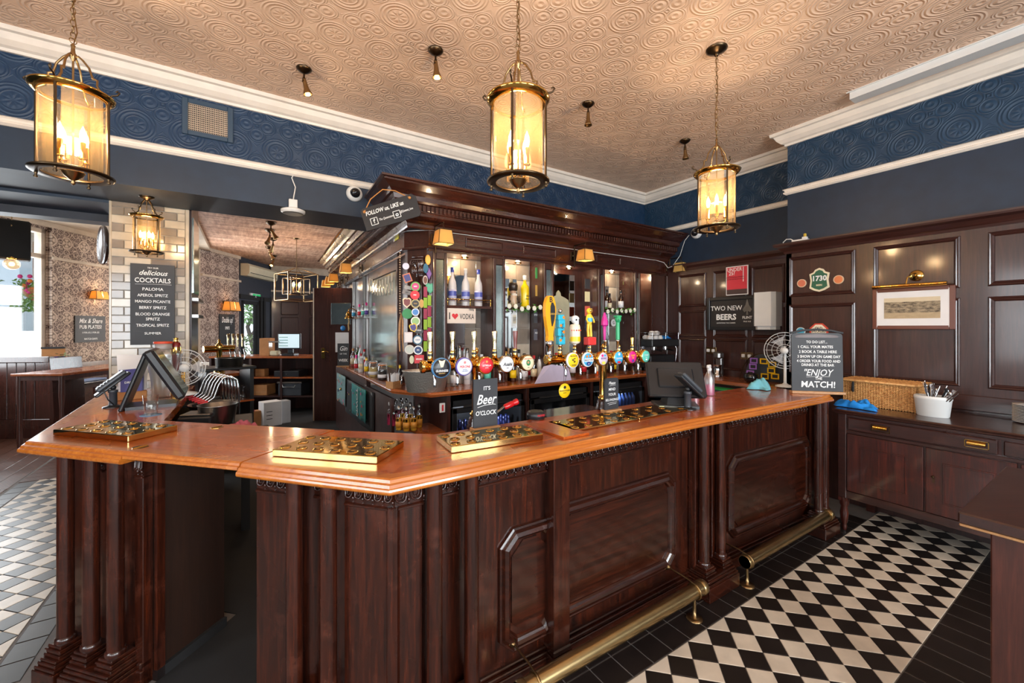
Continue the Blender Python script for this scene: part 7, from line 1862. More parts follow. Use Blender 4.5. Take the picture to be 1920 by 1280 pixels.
# ---- coffee machine with cups and folded cloth on the counter's right end
q = pY(1240, 690, 3.88)
t = thing('coffee_machine', 'black and chrome espresso machine with cups on its top rack', 'coffee machine', (4.86, 3.86, ZB), 0)
MB().bev((-.26, -.18, .05), (.26, .22, .22), .008).build('body', M['black'], t); MB().bev((-.28, -.22, .34), (.30, .22, .44), .010).build('head', M['black'], t); MB().bev((-.26, .06, .22), (.28, .22, .34), .004).build('back_panel', M['chrome'], t)
MB().bev((-.24, -.2, .0), (.24, .2, .05), .004).build('drip_grid', M['chrome'], t)
for x in (-.12, .12): MB().lathe([(.032, .29), (.032, .34)], 16, (x, -.12, 0)).tube([(x, -.12, .30), (x, -.20, .29), (x, -.27, .28)], .011, 8).lathe([(.006, .255), (.008, .29)], 8, (x, -.12, 0)).build('group_handle', M['chrome'], t)
MB().tube([(.27, -.14, .40), (.30, -.18, .3), (.29, -.17, .12)], .005, 6).build('steam_wand', M['chrome'], t)
b = MB()
for z in (.50, .53): b.tube([(-.28, -.22, z), (.28, -.22, z), (.28, .2, z), (-.28, .2, z)], .0035, 5, True)
for x in (-.28, 0, .28): b.tube([(x, -.22, .44), (x, -.22, .53)], .0035, 5)
b.build('cup_rail', M['chrome'], t)
gcup = 'white cups on the coffee machine'
CP = None
for i, (x, y, k) in enumerate(((-.20, -.12, 0), (-.10, -.13, 0), (.0, -.12, 0), (-.16, -.02, 0), (-.05, -.02, 0), (-.17, -.12, 1), (-.06, -.11, 1))):
    loc = (4.86+x, 3.86+y, ZB+.442+.058*k)
    if CP is None:
        CP = thing('cup', 'white coffee cup upside down on the espresso machine', 'cup', loc, 0, gcup); MB().lathe([(.042, 0), (.045, .003), (.043, .02), (.030, .05), (.022, .056), (.0, .056)], 20).build('bowl', M['white_plastic'], CP); MB().tube([(.04, 0, .012), (.062, 0, .018), (.056, 0, .038), (.034, 0, .042)], .004, 6).build('handle', M['white_plastic'], CP)
    else: dup(CP, loc, i)
cloth('folded_cloth', 'folded blue cloth on top of the espresso machine', (5.02, 3.80, ZB+.442), .10, .07, .05, 'blue_cloth', .2, 9)
t = thing('counter_jug', 'row of steel milk jugs on the counter below the espresso machine', 'jug', (4.42, 3.74, ZB)); MB().lathe([(.034, 0), (.036, .004), (.030, .08), (.033, .10)], 18).build('jug_body', M['chrome'], t); MB().tube([(.033, 0, .085), (.055, 0, .07), (.05, 0, .03), (.034, 0, .02)], .004, 6).build('handle', M['chrome'], t)
t['label'] = 'steel milk jug on the counter left of the espresso machine'
t = dup(t, (4.30, 3.72, ZB), .5, 'smaller steel milk jug at the right end of the tap bar', scale=.9)
# ---- tea towels hung on the counter cupboard
def towel(label, px0, px1, z0, z1, mats, group, out):
    y0 = None
    X_ = 1.215-out; a_, b__ = pX(px0, 700, X_).y, pX(px1, 700, X_).y
    t = thing('tea_towel', label, 'tea towel', (X_, (a_+b__)/2, z1), -PI/2, group); w_ = abs(a_-b__)
    n = 12; vs = []; 
    for j in range(9):
        for i in range(n+1): vs.append((-w_/2+w_*i/n, -.004-.006*math.sin(i*1.1)*j/8, -(z1-z0)*j/8))
    o = MB().add(vs, [(j*(n+1)+i, (j+1)*(n+1)+i, (j+1)*(n+1)+i+1, j*(n+1)+i+1) for j in range(8) for i in range(n)], True).build('cloth', mats[0], t)
    md_ = o.modifiers.new('thick', 'SOLIDIFY'); md_.thickness = .003
    for k in range(16):
        x, z, r_ = random.uniform(-w_*.42, w_*.42), -random.uniform(.04, .95)*(z1-z0), random.uniform(.01, .024)
        MB().plate([(x+r_*math.cos(2*PI*i/9), z+r_*math.sin(2*PI*i/9)) for i in range(9)], -.0165, -.0155).build('printed_spot', random.choice((orange, pink, teal, green, yellow, purple, red)), t)
    return t, w_
tw1, w_ = towel('black tea towel printed with bright spots on the cupboard door', 648, 702, .42, .90, (C('towel_black', (24, 24, 28), .9),), 'printed tea towels on the cupboard', .0)
tw2, w_ = towel('teal tea towel printed with the word town over the black one', 660, 686, .50, .90, (C('towel_teal', (50, 140, 140), .9),), 'printed tea towels on the cupboard', .03)
text('TOWN', .11, white, tw2, (0, -.02, -.20), (PI/2, PI/2, 0), 0, 'CENTER', 1, .03)
tw3, w_ = towel('grey and teal tea towel hanging farther along the cupboard', 632, 648, .5, .93, (C('towel_greyteal', (110, 140, 140), .9),), 'printed tea towels on the cupboard', .02)
MB().lathe_dir([(.010, 0), (.022, .012), (.022, .02), (.001, .03)], (1.195, pX(641, 760, 1.195).y, .72), (-1, 0, 0), 16).build('door_knob', M['brass'], bc, world=True)
# ================================================================ THINGS ON AND BY THE WALLS
XP = RX-.03                        # face of the near wall panelling
def wy(px): return pX(px, 613, XP).y
def wz(px, py): return pX(px, py, XP).z
RZ = -PI/2
# ---- framed street photograph with its brass picture light
ya, yb = wy(1793), wy(1638); zc0, zc1 = wz(1715, 616), wz(1715, 541)
w_ = abs(yb-ya); h_ = .44
t = thing('framed_photograph', 'sepia street photograph in a brown frame under a brass picture light', 'picture', (XP-.022, (ya+yb)/2, (wz(1640, 620)+wz(1793, 614))/2), RZ)
h_ = (wz(1640, 545)+wz(1790, 532))/2-(wz(1640, 620)+wz(1793, 614))/2
f = MB(); frame_box(f, w_, h_, .034, .034, .02, 0); f.build('frame', C('frame_brown', (104, 56, 40), .3), t)
MB().box((-w_/2+.02, -.012, .02), (w_/2-.02, -.004, h_-.02)).build('mount', M['paper'], t)
def _photo():
    m, tt, p = base('sepia_print', srgb(200, 180, 150), .6)
    x, y, z = tt.xyz(tt.pos()); n = tt.noise(tt.mapping(tt.pos(), (1, 26, 60)), 1, 5, .7)
    sky = tt.m('GREATER_THAN', z, t.location.z+h_*.66); gnd = tt.m('LESS_THAN', z, t.location.z+h_*.40)
    c_ = tt.ramp(n, [(.35, srgb(66, 56, 44)), (.65, srgb(176, 156, 126))]); c_ = tt.mix(tt.m('MULTIPLY', sky, .9), c_, srgb(214, 196, 164)); c_ = tt.mix(tt.m('MULTIPLY', gnd, .8), c_, srgb(186, 162, 126))
    tt.L.new(c_, p.inputs['Base Color']); return m
ph_ = MB().box((-w_*.34, -.0135, h_*.26), (w_*.34, -.012, h_*.76)).build('photograph', _photo(), t)
yl_ = wy(1719)
t = thing('picture_light', 'long brass picture light above the sepia street photograph', 'picture light', (XP-.004, yl_, wz(1715, 517)), RZ)
MB().lathe_dir([(.045, 0), (.047, .006), (.040, .012), (.012, .020), (.008, .03)], (0.0, 0, 0), (0, -1, 0), 26).build('backplate', M['brass'], t)
MB().tube([(0, -.02, 0), (-.02, -.07, .004), (-.035, -.10, -.02), (-.04, -.11, -.075)], .006, 8).build('arm', M['brass'], t)
MB().cyl((-.26, -.11, -.085), (.20, -.11, -.085), .0155, n=16).build('light_tube', M['brass'], t)
# ---- enamel signs and pump clips on the panelling
def wclip(label, px, py, poly, col, inner=None, lines=(), group='clips and badges on the right wall panelling', name='wall_badge', X_=XP, th=.008):
    q = pX(px, py, X_); t = thing(name, label, 'badge', (X_-.004, q.y, q.z), RZ, group)
    MB().plate(poly, -th, 0).build('plate', C('wb_%d_%d_%d' % col, col), t)
    if inner: MB().plate([(x*.80, z*.84) for x, z in poly], -th-.001, -th).build('face', C('wb_%d_%d_%d' % inner, inner), t)
    for (s_, size, x, z, mt_) in lines: text(s_, size, mt_, t, (x, -th-.002, z), (PI/2, 0, 0), 0, 'CENTER', .9, .03)
    return t
oct_ = lambda r: [(r*math.cos(PI/8+PI/4*i), r*math.sin(PI/8+PI/4*i)) for i in range(8)]
rnd_ = lambda r, k=1: [(r*math.cos(2*PI*i/20), r*k*math.sin(2*PI*i/20)) for i in range(20)]
crest = [(-.085, -.075), (-.045, -.10), (0, -.115), (.045, -.10), (.085, -.075), (.075, 0), (.085, .065), (.05, .08), (.035, .105), (0, .12), (-.035, .105), (-.05, .08), (-.085, .065), (-.075, 0)]
wclip('green and white crest sign reading 1730 on the upper panel', 1537, 525, crest, (222, 210, 180), (34, 90, 66), (('1730', .07, 0, .015, white), ('BEERS', .022, 0, -.05, cream_)), name='crest_sign')
wclip('round speckled orange badge left of the 1730 crest', 1504, 531, rnd_(.042), (206, 180, 150), (200, 110, 80))
wclip('round speckled orange badge right of the 1730 crest', 1573, 524, rnd_(.042), (206, 180, 150), (210, 120, 70))
wclip('octagonal white badge with red rim above the match day board', 1536, 621, oct_(.085), (190, 60, 40), (226, 214, 190), (('OLD', .035, 0, .03, black), ('SPECKLED', .03, 0, 0, black), ('HEN', .03, 0, -.03, black)), name='octagonal_badge')
wclip('round blue badge left of the octagonal white badge', 1502, 621, rnd_(.042), (190, 200, 200), (60, 150, 180))
# ---- recess wall: framed advert, poster, dispenser, sockets
XQ = RX2-.035
def qy(px): return pX(px, 613, XQ).y
qa = pX(1330, 590, XQ); qb = pX(1452, 590, XQ); w_ = abs(qa.y-qb.y); z0 = pX(1333, 617, XQ).z; z1 = pX(1333, 560, XQ).z
t = sign('framed_advert', 'wide black framed advert reading two new beers on the recess wall', 'sign', (XQ-.02, (qa.y+qb.y)/2, z0), RZ, w_, z1-z0, [('TWO NEW', .085, -w_*.20, (z1-z0)*.66, 0, .95, .005), ('BEERS', .10, -w_*.20, (z1-z0)*.38, 0, 1.0, .03), ('LAUNCHING THIS SUMMER', .02, -w_*.20, (z1-z0)*.2, 0, 1, .01), ('FLINT', .045, w_*.13, (z1-z0)*.36, 0, 1, .02), ('PALE ALE', .022, w_*.13, (z1-z0)*.24, 0, 1, .01)], 'slate_dark', frame=(.04, .035, 'black'))
MB().plate([(w_*.13+x*.07, (z1-z0)*.66+z*.11) for x, z in ((0, 1), (.3, .3), (.8, -.2), (.5, -.5), (.1, -.35), (.2, -.8), (-.2, -.8), (-.1, -.35), (-.5, -.5), (-.8, -.2), (-.3, .3))], -.0075, -.006).build('spade_emblem', M['steel'], t)
q = pX(1384, 553, XQ-.02); w2 = abs(pX(1362, 530, XQ).y-pX(1403, 530, XQ).y); h2_ = pX(1384, 499, XQ-.02).z-q.z
t = sign('age_poster', 'red under 25 proof of age poster leaning above the framed advert', 'poster', (XQ-.045, q.y, q.z), RZ, w2, h2_, [('UNDER', .062, -w2*.10, h2_*.88, 0, .9, .005), ('25?', .062, -w2*.22, h2_*.75, 0, .95, .005), ('PLEASE DO NOT BE OFFENDED', .017, -w2*.1, h2_*.62, 0, 1, .01, black), ('IF WE ASK FOR PROOF OF AGE', .017, -w2*.1, h2_*.55, 0, 1, .01, black)], M['paper'])
MB().box((-w2*.46, -.0075, h2_*.2), (w2*.46, -.006, h2_*.97)).build('red_field', C('poster_red', (206, 50, 66)), t); MB().box((-w2*.46, -.0077, h2_*.03), (w2*.46, -.006, h2_*.2)).build('dark_band', C('poster_dark', (70, 50, 50)), t)
MB().box((w2*.28, -.009, h2_*.45), (w2*.31, -.007, h2_*.95)).build('white_arrow', white, t)
for c_ in t.children:
    if c_.name.startswith('lettering'): c_.location.y = -.0092
q = pX(1434, 618, XQ-.1)
t = thing('towel_dispenser', 'white and smoky plastic paper towel dispenser over the advert\'s right end', 'dispenser', (XQ-.03, pX(1438, 600, XQ-.1).y, pX(1434, 616, XQ).z), RZ)
MB().prism([(-.12, .02), (.12, .02), (.12, -.12), (.09, -.17), (-.09, -.17), (-.12, -.12)], .03, .42).build('white_cover', M['white_plastic'], t); MB().prism([(-.11, 0), (.11, 0), (.11, -.10), (.07, -.14), (-.07, -.14), (-.11, -.10)], -.01, .03).build('outlet', M['white_plastic'], t)
MB().bev((-.15, -.10, .02), (-.121, .02, .38), .01).build('smoky_side', M['charcoal'], t)
def socket(label, px, py, mat, X_=XQ, w_=.15, h_=.09):
    q = pX(px, py, X_); t = thing('wall_socket', label, 'socket', (X_-.001, q.y, q.z), RZ, 'wall sockets and switches')
    MB().bev((-w_/2, -.008, -h_/2), (w_/2, 0, h_/2), .002).build('faceplate', M[mat], t)
    for x in (-w_*.25, w_*.25): MB().bev((x-.02, -.03, -.02), (x+.02, -.008, .022), .006).build('plug', M['white_plastic'], t)
    return t
socket('brass double socket with white plugs behind the leaflet rack', 1401, 667, 'brass_old'); socket('brass double socket with yellow plug beside the mixer', 1334, 657, 'brass_old', w_=.14)
# ---- side counter things: green tray, leaflet rack, black pot, mixer
t = thing('drainer_tray', 'bright green drip matting in the sink opening of the side counter', 'tray', (4.66, 2.9, .93)); MB().bev((-.16, -.62, 0), (-.02, .55, .02), .004).build('green_mat', C('mat_green', (20, 150, 70), .5), t)
q = pX(1430, 676, 4.95)
t = thing('coffee_pod_rack', 'half round rack with purple and yellow packets on the side counter', 'rack', (4.98, q.y+.02, 1.025), RZ)
pts = [(-.26, 0), (.24, 0)]+[(.24*math.cos(a_), .02+.30*math.sin(a_)) for a_ in [PI*i/12 for i in range(1, 12)]]
f = MB(); f.tube([(x, 0, z) for x, z in pts], .006, 6, True); f.tube([(x, .10, z) for x, z in pts], .006, 6, True); f.build('wire_arch', M['bronze'], t); MB().plate(pts, .09, .10).build('clear_panel', M['charcoal'], t)
for i, (x, z, cc_) in enumerate(((-.13, .05, 'p'), (-.10, .13, 'p'), (-.09, .20, 'p'), (.02, .20, 'y'), (.11, .17, 'y'), (.10, .10, 'y'), (.03, .03, 'y'), (.14, .04, 'y'))):
    fr_ = MB(); frame_box(fr_, .085, .065, .014, .004, -.004, z); fr_.v = [(a_+x, b__, c__) for a_, b__, c__ in fr_.v]; fr_.build('packet', C('packet_purple', (160, 110, 200)) if cc_ == 'p' else C('packet_yellow', (236, 196, 20)), t); MB().box((x-.03, -.004, z+.014), (x+.03, -.001, z+.05)).build('packet_front', M['slate_dark'], t)
q = pz(1408, 706, 1.025); t = thing('black_pot', 'small round glossy black pot in front of the packet rack', 'pot', (4.78, pX(1408, 700, 4.78).y, 1.025)); MB().lathe([(.035, 0), (.06, .01), (.078, .05), (.072, .09), (.055, .105), (.05, .10), (.03, .06)], 22).build('pot_body', C('gloss_black', (18, 18, 20), .1), t)
t = thing('steel_mixer', 'steel milkshake mixer with a clear jug on the side counter', 'mixer', (5.03, pX(1345, 690, 5.03).y, 1.025), RZ); MB().lathe([(.06, 0), (.06, .02), (.045, .03), (.05, .13), (.055, .15)], 20).build('cup', M['chrome'], t); MB().bev((-.04, .02, 0), (.04, .08, .30), .01).bev((-.05, -.04, .22), (.05, .08, .31), .02).build('motor_housing', M['steel'], t)
# ---- on the sideboard
hx0, hx1 = 4.16, 4.60
ya_ = pX(1578, 765, hx0).y; yb_ = pX(1722, 775, hx0).y
yb_ = pz(1716, 774, SZ).y; ya_ = pz(1582, 748, SZ).y
A_ = pz(1582, 756, SZ); B_ = pz(1716, 774, SZ)
d_ = Vector((B_.x-A_.x, B_.y-A_.y, 0)); L_ = d_.length; rz_ = math.atan2(d_.y, d_.x)
t = thing('wicker_hamper', 'honey coloured wicker hamper with a dark strap on the sideboard', 'hamper', ((A_.x+B_.x)/2, (A_.y+B_.y)/2, SZ), rz_)
Dp, Hh = .26, .215
MB().box((-L_/2+.012, .008, .006), (L_/2-.012, Dp-.008, Hh-.02)).build('lining', C('hamper_inside', (150, 100, 54), .9), t)
f = MB(); rows = 20
for k in range(rows):
    z = .008+(Hh-.02)*k/rows; n = 26
    pts = []
    for s_ in range(4):
        a_, b__ = (((-L_/2, 0), (L_/2, 0)), ((L_/2, 0), (L_/2, Dp)), ((L_/2, Dp), (-L_/2, Dp)), ((-L_/2, Dp), (-L_/2, 0)))[s_]
        m_ = n if s_ % 2 == 0 else 12
        nx, ny = ((0, -1), (1, 0), (0, 1), (-1, 0))[s_]
        for i in range(m_): u_ = i/m_; o_ = .004*(1 if (i+k) % 2 else -1); pts.append((a_[0]+(b__[0]-a_[0])*u_+nx*o_, a_[1]+(b__[1]-a_[1])*u_+ny*o_, z))
    f.tube(pts, .0050, 4, True)
o = f.build('woven_body', M['wicker'], t); o['kind'] = 'stuff'
f = MB()
for i in range(27): x = -L_/2+L_*i/26; f.cyl((x, 0, 0), (x, 0, Hh-.015), .004, n=5)
for i in range(1, 8): y = Dp*i/8; f.cyl((L_/2, y, 0), (L_/2, y, Hh-.015), .004, n=5); f.cyl((-L_/2, y, 0), (-L_/2, y, Hh-.015), .004, n=5)
o = f.build('cane_stakes', M['wicker'], t); o['kind'] = 'stuff'
f = MB()
for k in range(22): y = -.015+(Dp+.03)*k/21; f.tube([(-L_/2-.018+(L_+.036)*i/24, y, Hh+.004*(1 if (i+k) % 2 else -1)) for i in range(25)], .0065, 4)
f.tube([(-L_/2-.02, -.02, Hh-.006), (L_/2+.02, -.02, Hh-.006), (L_/2+.02, Dp+.02, Hh-.006), (-L_/2-.02, Dp+.02, Hh-.006)], .010, 6, True)
o = f.build('woven_lid', M['wicker'], t); o['kind'] = 'stuff'
MB().tube([(-L_*.34, -.016, Hh+.004), (-L_*.34, -.022, Hh-.03), (-L_*.34-.004, -.016, Hh-.09), (-L_*.34, -.012, Hh-.10)], [.004, .010, .011, .008], 6).build('strap', M['black_matt'], t)
q = pz(1612, 765, SZ); cloth('blue_cloth', 'bright blue folded cloth in front of the wicker hamper', (q.x-.01, q.y+.02, SZ), .125, .06, .09, 'blue_cloth', rz_, 5)
q = pz(1757, 783, SZ)
t = thing('cutlery_tub', 'oval white plastic tub full of cutlery on the sideboard', 'tub', (q.x+.06, q.y+.035, SZ), rz_)
MB().lathe([(.085, 0), (.09, .005), (.103, .125), (.106, .128), (.106, .15), (.100, .153), (.096, .148), (.082, .012), (.0, .008)], 32, sx=1.0, sy=.72).build('tub_body', M['white_plastic'], t)
rnd = random.Random(8)
gc_ = 'knives, forks and spoons standing in the white tub'
for k in range(16):
    a_ = rnd.uniform(-.6, .6); b__ = rnd.uniform(-.5, .5); x, y = rnd.uniform(-.05, .05), rnd.uniform(-.03, .03)
    dv = Vector((a_+.25, b__*.5, 1)).normalized(); p0 = Vector((x*.5, y, .03)); L2_ = rnd.uniform(.16, .20)
    cu = MB(); p1 = p0+dv*L2_; sd = dv.cross(Vector((0, 1, 0))).normalized()
    cu.tube([p0, p0+dv*(L2_*.5), p0+dv*(L2_*.85), p1], [.0025, .0035, .0075, .004], 6)
    kind = ('dinner_knife', 'fork', 'spoon')[k % 3]
    if kind == 'fork':
        for s_ in (-1, 0, 1): cu.tube([p1-dv*.012+sd*s_*.005, p1+dv*.03+sd*s_*.006], .0015, 4)
    if kind == 'spoon': cu.ball(p1, .012, 8, 6, .9, .5, 1.4)
    if kind == 'dinner_knife': cu.tube([p1-dv*.02, p1+dv*.02, p1+dv*.045], [.006, .006, .002], 4)
    world = Matrix.LocRotScale(t.location, t.rotation_euler, None)
    for i_, v_ in enumerate(cu.v): cu.v[i_] = tuple(world @ Vector(v_))
    o = cu.build(kind, M['black_matt'] if k in (0, 5) else M['chrome'], None, loc=world @ p0)
    tag(o, 'steel %s standing in the white cutlery tub' % kind.replace('_', ' '), 'cutlery', 'steel %ss in the white tub' % kind.replace('_', ' '))
q = pz(1925, 788, SZ)
PLT = None
q = pX(1900, 790, 4.56)
for k in range(12):
    loc = (4.56, q.y-.112, SZ+.0105*k)
    if PLT is None:
        PLT = thing('plate', 'white plate in the stack cut off by the right edge', 'plate', loc, 0, 'stacked white plates on the sideboard'); MB().lathe([(.055, 0), (.06, .002), (.085, .006), (.118, .011), (.119, .013), (.085, .0085), (.0, .005)], 36).build('dish', M['white_plastic'], PLT)
    else: dup(PLT, loc)
# ---- boxes on the panelling cornice and small fittings high up
q = pX(1506, 455, RX); t = thing('junction_box', 'small white junction box with looping white cable on the panelling ledge', 'junction box', (RX-.06, q.y, 2.516), RZ); MB().bev((-.07, -.03, 0), (.07, .03, .02), .003).bev((.02, -.02, .02), (.06, .02, .04), .002).build('box', M['white_plastic'], t); MB().lathe([(.014, .04), (.014, .07), (.006, .075)], 10, (.04, 0, 0)).build('yellow_plug', C('plug_yellow', (200, 170, 60)), t); MB().tube([(-.05, 0, .01), (-.09, 0, .04), (-.13, 0, .045), (-.16, 0, .02), (-.165, .02, -.02)], .005, 6).build('cable', M['white_plastic'], t)
def dome(label, loc, rot, s=1.0):
    t = thing('dome_camera', label, 'security camera', loc, 0, 'white dome security cameras', tilt=rot)
    MB().lathe([(.075, 0), (.078, .01), (.070, .035), (.050, .048)], 28).build('housing', M['white_plastic'], t); MB().lathe([(.048, .045), (.044, .066), (.028, .084), (.0, .09)], 24).build('smoked_dome', C('smoked_dome', (24, 24, 28), .08), t)
    t.scale = (s,)*3; return t
q = pY(664, 364, FY); dome('white dome camera on the beam beside the gantry cornice', (q.x, FY-.001, q.z), (PI/2, 0, 0))
q = pX(1307, 437, RX2); dome('white dome camera on the recess wall above the gantry end', (RX2-.001, q.y, q.z), (PI/2, 0, -PI/2))
q = pY(549, 372, FY)
t = thing('wifi_access_point', 'round white wireless access point hanging from the beam on a white cable', 'access point', (q.x, FY-.03, pY(549, 402, FY).z), 0)
MB().lathe([(.085, .0), (.10, .012), (.10, .03), (.07, .042), (.0, .046)], 28).build('disc', M['white_plastic'], t); MB().lathe([(.075, -.004), (.085, .0)], 28).build('grey_ring', M['steel'], t); MB().bev((-.035, -.015, .055), (.035, .025, .13), .004).bev((-.02, .0, .04), (.02, .02, .06), .002).build('wall_box', M['white_plastic'], t); MB().tube([(.0, .0, .12), (.02, .015, .25), (-.01, .015, .33), (.01, .015, .37), (.04, .0, .375)], .0055, 6).build('cable', M['white_plastic'], t)
# air vent with its mesh in the navy frieze
a_ = pY(353, 195, FY); b__ = pY(427, 195, FY); z0, z1 = pY(392, 252, FY).z, pY(392, 203, FY).z
t = thing('air_vent', 'rectangular air vent with brass coloured mesh in the navy frieze', 'vent', ((a_.x+b__.x)/2, FY-.001, z0)); w_ = b__.x-a_.x; h_ = z1-z0
f = MB(); frame_box(f, w_+.08, h_+.08, .04, .02, 0, -.04); f.build('frame', C('vent_navy', (44, 66, 86)), t); MB().box((-w_/2, -.004, 0), (w_/2, 0, h_)).build('dark_back', M['black_matt'], t)
f = MB(); n = 22
for i in range(n+1): x = -w_/2+w_*i/n; f.box((x-.0022, -.010, 0), (x+.0022, -.006, h_))
for i in range(14): z = h_*i/13; f.box((-w_/2, -.012, z-.0022), (w_/2, -.008, z+.0022))
o = f.build('mesh_grille', M['cream'], t); o['kind'] = 'stuff'
# hanging follow us board at the gantry corner
p0 = pw(735, 400, 2.95)
a_, b__ = Vector(pw(682, 410, 3.40)), Vector(pw(784, 378, 3.40))
ux = (b__-a_).normalized(); wdt = (b__-a_).length; 
t = thing('hanging_board', 'black board reading follow us like us hanging from the gantry corner by rope', 'sign', a_.lerp(b__, .5)+Vector((0, 0, -.02)), 0, None, tilt=(0, -math.asin(max(-1, min(1, ux.z))), math.atan2(ux.y, ux.x)))
hb = .195
MB().plate([(-wdt/2, -hb/2+.01), (wdt/2-.02, -hb/2), (wdt/2, -hb/2+.02), (wdt/2, hb/2-.03), (wdt/2-.03, hb/2), (-wdt/2+.02, hb/2), (-wdt/2, hb/2-.02)], -.006, .006).build('board', M['slate_dark'], t)
text('FOLLOW us, LIKE us', .047, CH, t, (-.04, -.0075, .045), (PI/2, 0, 0), .2, 'CENTER', .78, .02); text('The Queenstone', .027, CH, t, (-.045, -.0075, -.03), (PI/2, 0, 0), .3, 'CENTER', .7, .01); text('@Queenst_lone', .027, CH, t, (.13, -.0075, -.02), (PI/2, 0, 0), .3, 'CENTER', .6, .01)
for x, g_ in ((-.15, 'f'), (.045, 'o')):
    f = MB(); s_ = .028
    for a1, a2 in (((-s_, -s_), (s_, -s_)), ((s_, -s_), (s_, s_)), ((s_, s_), (-s_, s_)), ((-s_, s_), (-s_, -s_))): f.tube([(x+a1[0], -.008, -.03+a1[1]), (x+a2[0], -.008, -.03+a2[1])], .0032, 4)
    f.build('icon_outline', CH, t); text(g_, .05, CH, t, (x, -.0075, -.03), (PI/2, 0, 0), 0, 'CENTER', 1, .03)
MB().tube([(-wdt/2+.03, -.008, hb/2-.03), (-wdt/2+.1, .03, hb/2+.07), (-.02, .06, hb/2+.13), (.08, .04, hb/2+.08), (wdt/2-.05, -.008, hb/2-.03)], .0045, 6).ball((-wdt/2+.03, -.01, hb/2-.03), .012, 8, 6).ball((wdt/2-.05, -.01, hb/2-.03), .012, 8, 6).build('rope', C('rope_jute', (196, 134, 70), .9), t)
# yellow warning notice on the gantry side
u = FL.u(743, .003); q = FL.p(u, .004); zc = HC+(CY-441)*(q.x*_s+q.y*_c)/FPX
t = thing('warning_notice', 'small yellow and white warning notice on the gantry corner', 'notice', (q.x, q.y, zc-.055), RZ-.04); MB().box((-.10, -.003, 0), (.10, 0, .11)).build('yellow_face', C('warning_yellow', (226, 214, 30)), t); MB().box((-.10, -.004, 0), (-.05, -.003, .11)).build('white_strip', M['paper'], t); text('WARNING', .03, black, t, (.025, -.0045, .075), (PI/2, 0, 0), 0, 'CENTER', .85, .02); text('CCTV IN USE', .02, black, t, (.025, -.0045, .03), (PI/2, 0, 0), 0, 'CENTER', .85, .02)
# ---- through the opening: air conditioner, exit sign
un = Run((B1.x, B1.y), (B2.x, B2.y)); mU = un.m(0); rzU = math.atan2(un.d.y, un.d.x)
def at_run(px, py, run, m): u_ = run.u(px, 0); q_ = run.p(u_, 0); return Vector((q_.x, q_.y, HC+(CY-py)*(q_.x*_s+q_.y*_c)/FPX))
qa, qb = at_run(451, 517, un, mU), at_run(506, 517, un, mU); L_ = (qb-qa).to_2d().length
t = thing('air_conditioner', 'long cream wall mounted air conditioner in the room beyond', 'air conditioner', ((qa.x+qb.x)/2, (qa.y+qb.y)/2, at_run(478, 522, un, mU).z), rzU)
rg = [[(x, y, z) for y, z in ((0, 0), (-.16, .0), (-.22, .06), (-.23, .26), (-.18, .32), (0, .32))] for x in (-L_/2, L_/2)]
MB().ring_loft(rg, True, True, True, False).build('casing', C('aircon_cream', (214, 200, 170)), t); MB().box((-L_/2+.05, -.235, .07), (L_/2-.05, -.225, .085)).build('outlet_slot', M['black_matt'], t)
q = at_run(479, 556, un, mU)
t = thing('exit_sign', 'green and white running man exit sign above the garden door', 'sign', (q.x-.02, q.y-.05, q.z-.06), rzU); MB().bev((-.26, -.03, 0), (.26, .02, .14), .004).build('light_box', M['white_plastic'], t); MB().box((-.15, -.034, .015), (.25, -.031, .125)).build('green_face', emit('exit_green', (30, 160, 90), .7), t)
MB().ball((.0, -.036, .105), .012, 8, 6, 1, .2, 1).tube([(0, -.036, .09), (-.01, -.036, .06), (-.04, -.036, .03)], .006, 5).tube([(-.01, -.036, .06), (.02, -.036, .03)], .006, 5).tube([(-.03, -.036, .08), (.03, -.036, .08)], .005, 5).build('running_figure', white, t)
# ---- the servery beyond: counter along the back, with till, taps and boxes
W0 = 7.9
def fw(px, py, w=W0): return Vector(pw(px, py, w))
a_, b__ = fw(402, 668), fw(600, 668); mf, Lf = mtx(a_, b__); rzf = math.atan2(mf[1][0], mf[0][0]); ZC = 1.09
t = thing('servery_counter', 'brown topped counter with open shelves in the servery beyond', 'counter', (a_.x, a_.y, 0), rzf)
MB().bev((-.1, -.02, ZC-.04), (Lf, .55, ZC), .006).build('worktop', M['back_top'], t); MB().box((-.1, .5, 0), (Lf, .55, ZC-.04)).build('back_board', M['panel_v'], t)
for x in (-.1, Lf*.33, Lf*.62, Lf-.04): MB().box((x, .0, 0), (x+.04, .5, ZC-.04)).build('upright', M['panel_v'], t)
MB().box((-.06, .02, .66), (Lf-.04, .5, .69)).build('shelf', M['back_top'], t); MB().box((-.06, .02, .30), (Lf-.04, .5, .33)).build('shelf', M['panel_h'], t)
def on_c(px, z=ZC, dy=.15):
    r = Run((a_.x, a_.y), (b__.x, b__.y)); u_ = r.u(px, -dy); q_ = r.p(u_, -dy); return (q_.x, q_.y, z)
q = on_c(544); t = thing('till', 'bright screened till on the servery counter in the room beyond', 'till', q, rzf)
MB().bev((-.12, -.10, 0), (.12, .10, .05), .01).bev((-.05, -.0, .05), (.05, .05, .16), .005).build('base', M['black'], t); MB().bev((-.22, -.04, .13), (.22, .0, .44), .01).build('screen_housing', M['black'], t); MB().box((-.20, -.044, .155), (.20, -.040, .42)).build('screen', emit('screen_glow', (190, 210, 216), .8), t)
for k in range(4): MB().box((-.19, -.047, .19+.055*k), (-.02, -.044, .20+.055*k)).build('screen_row', green, t)
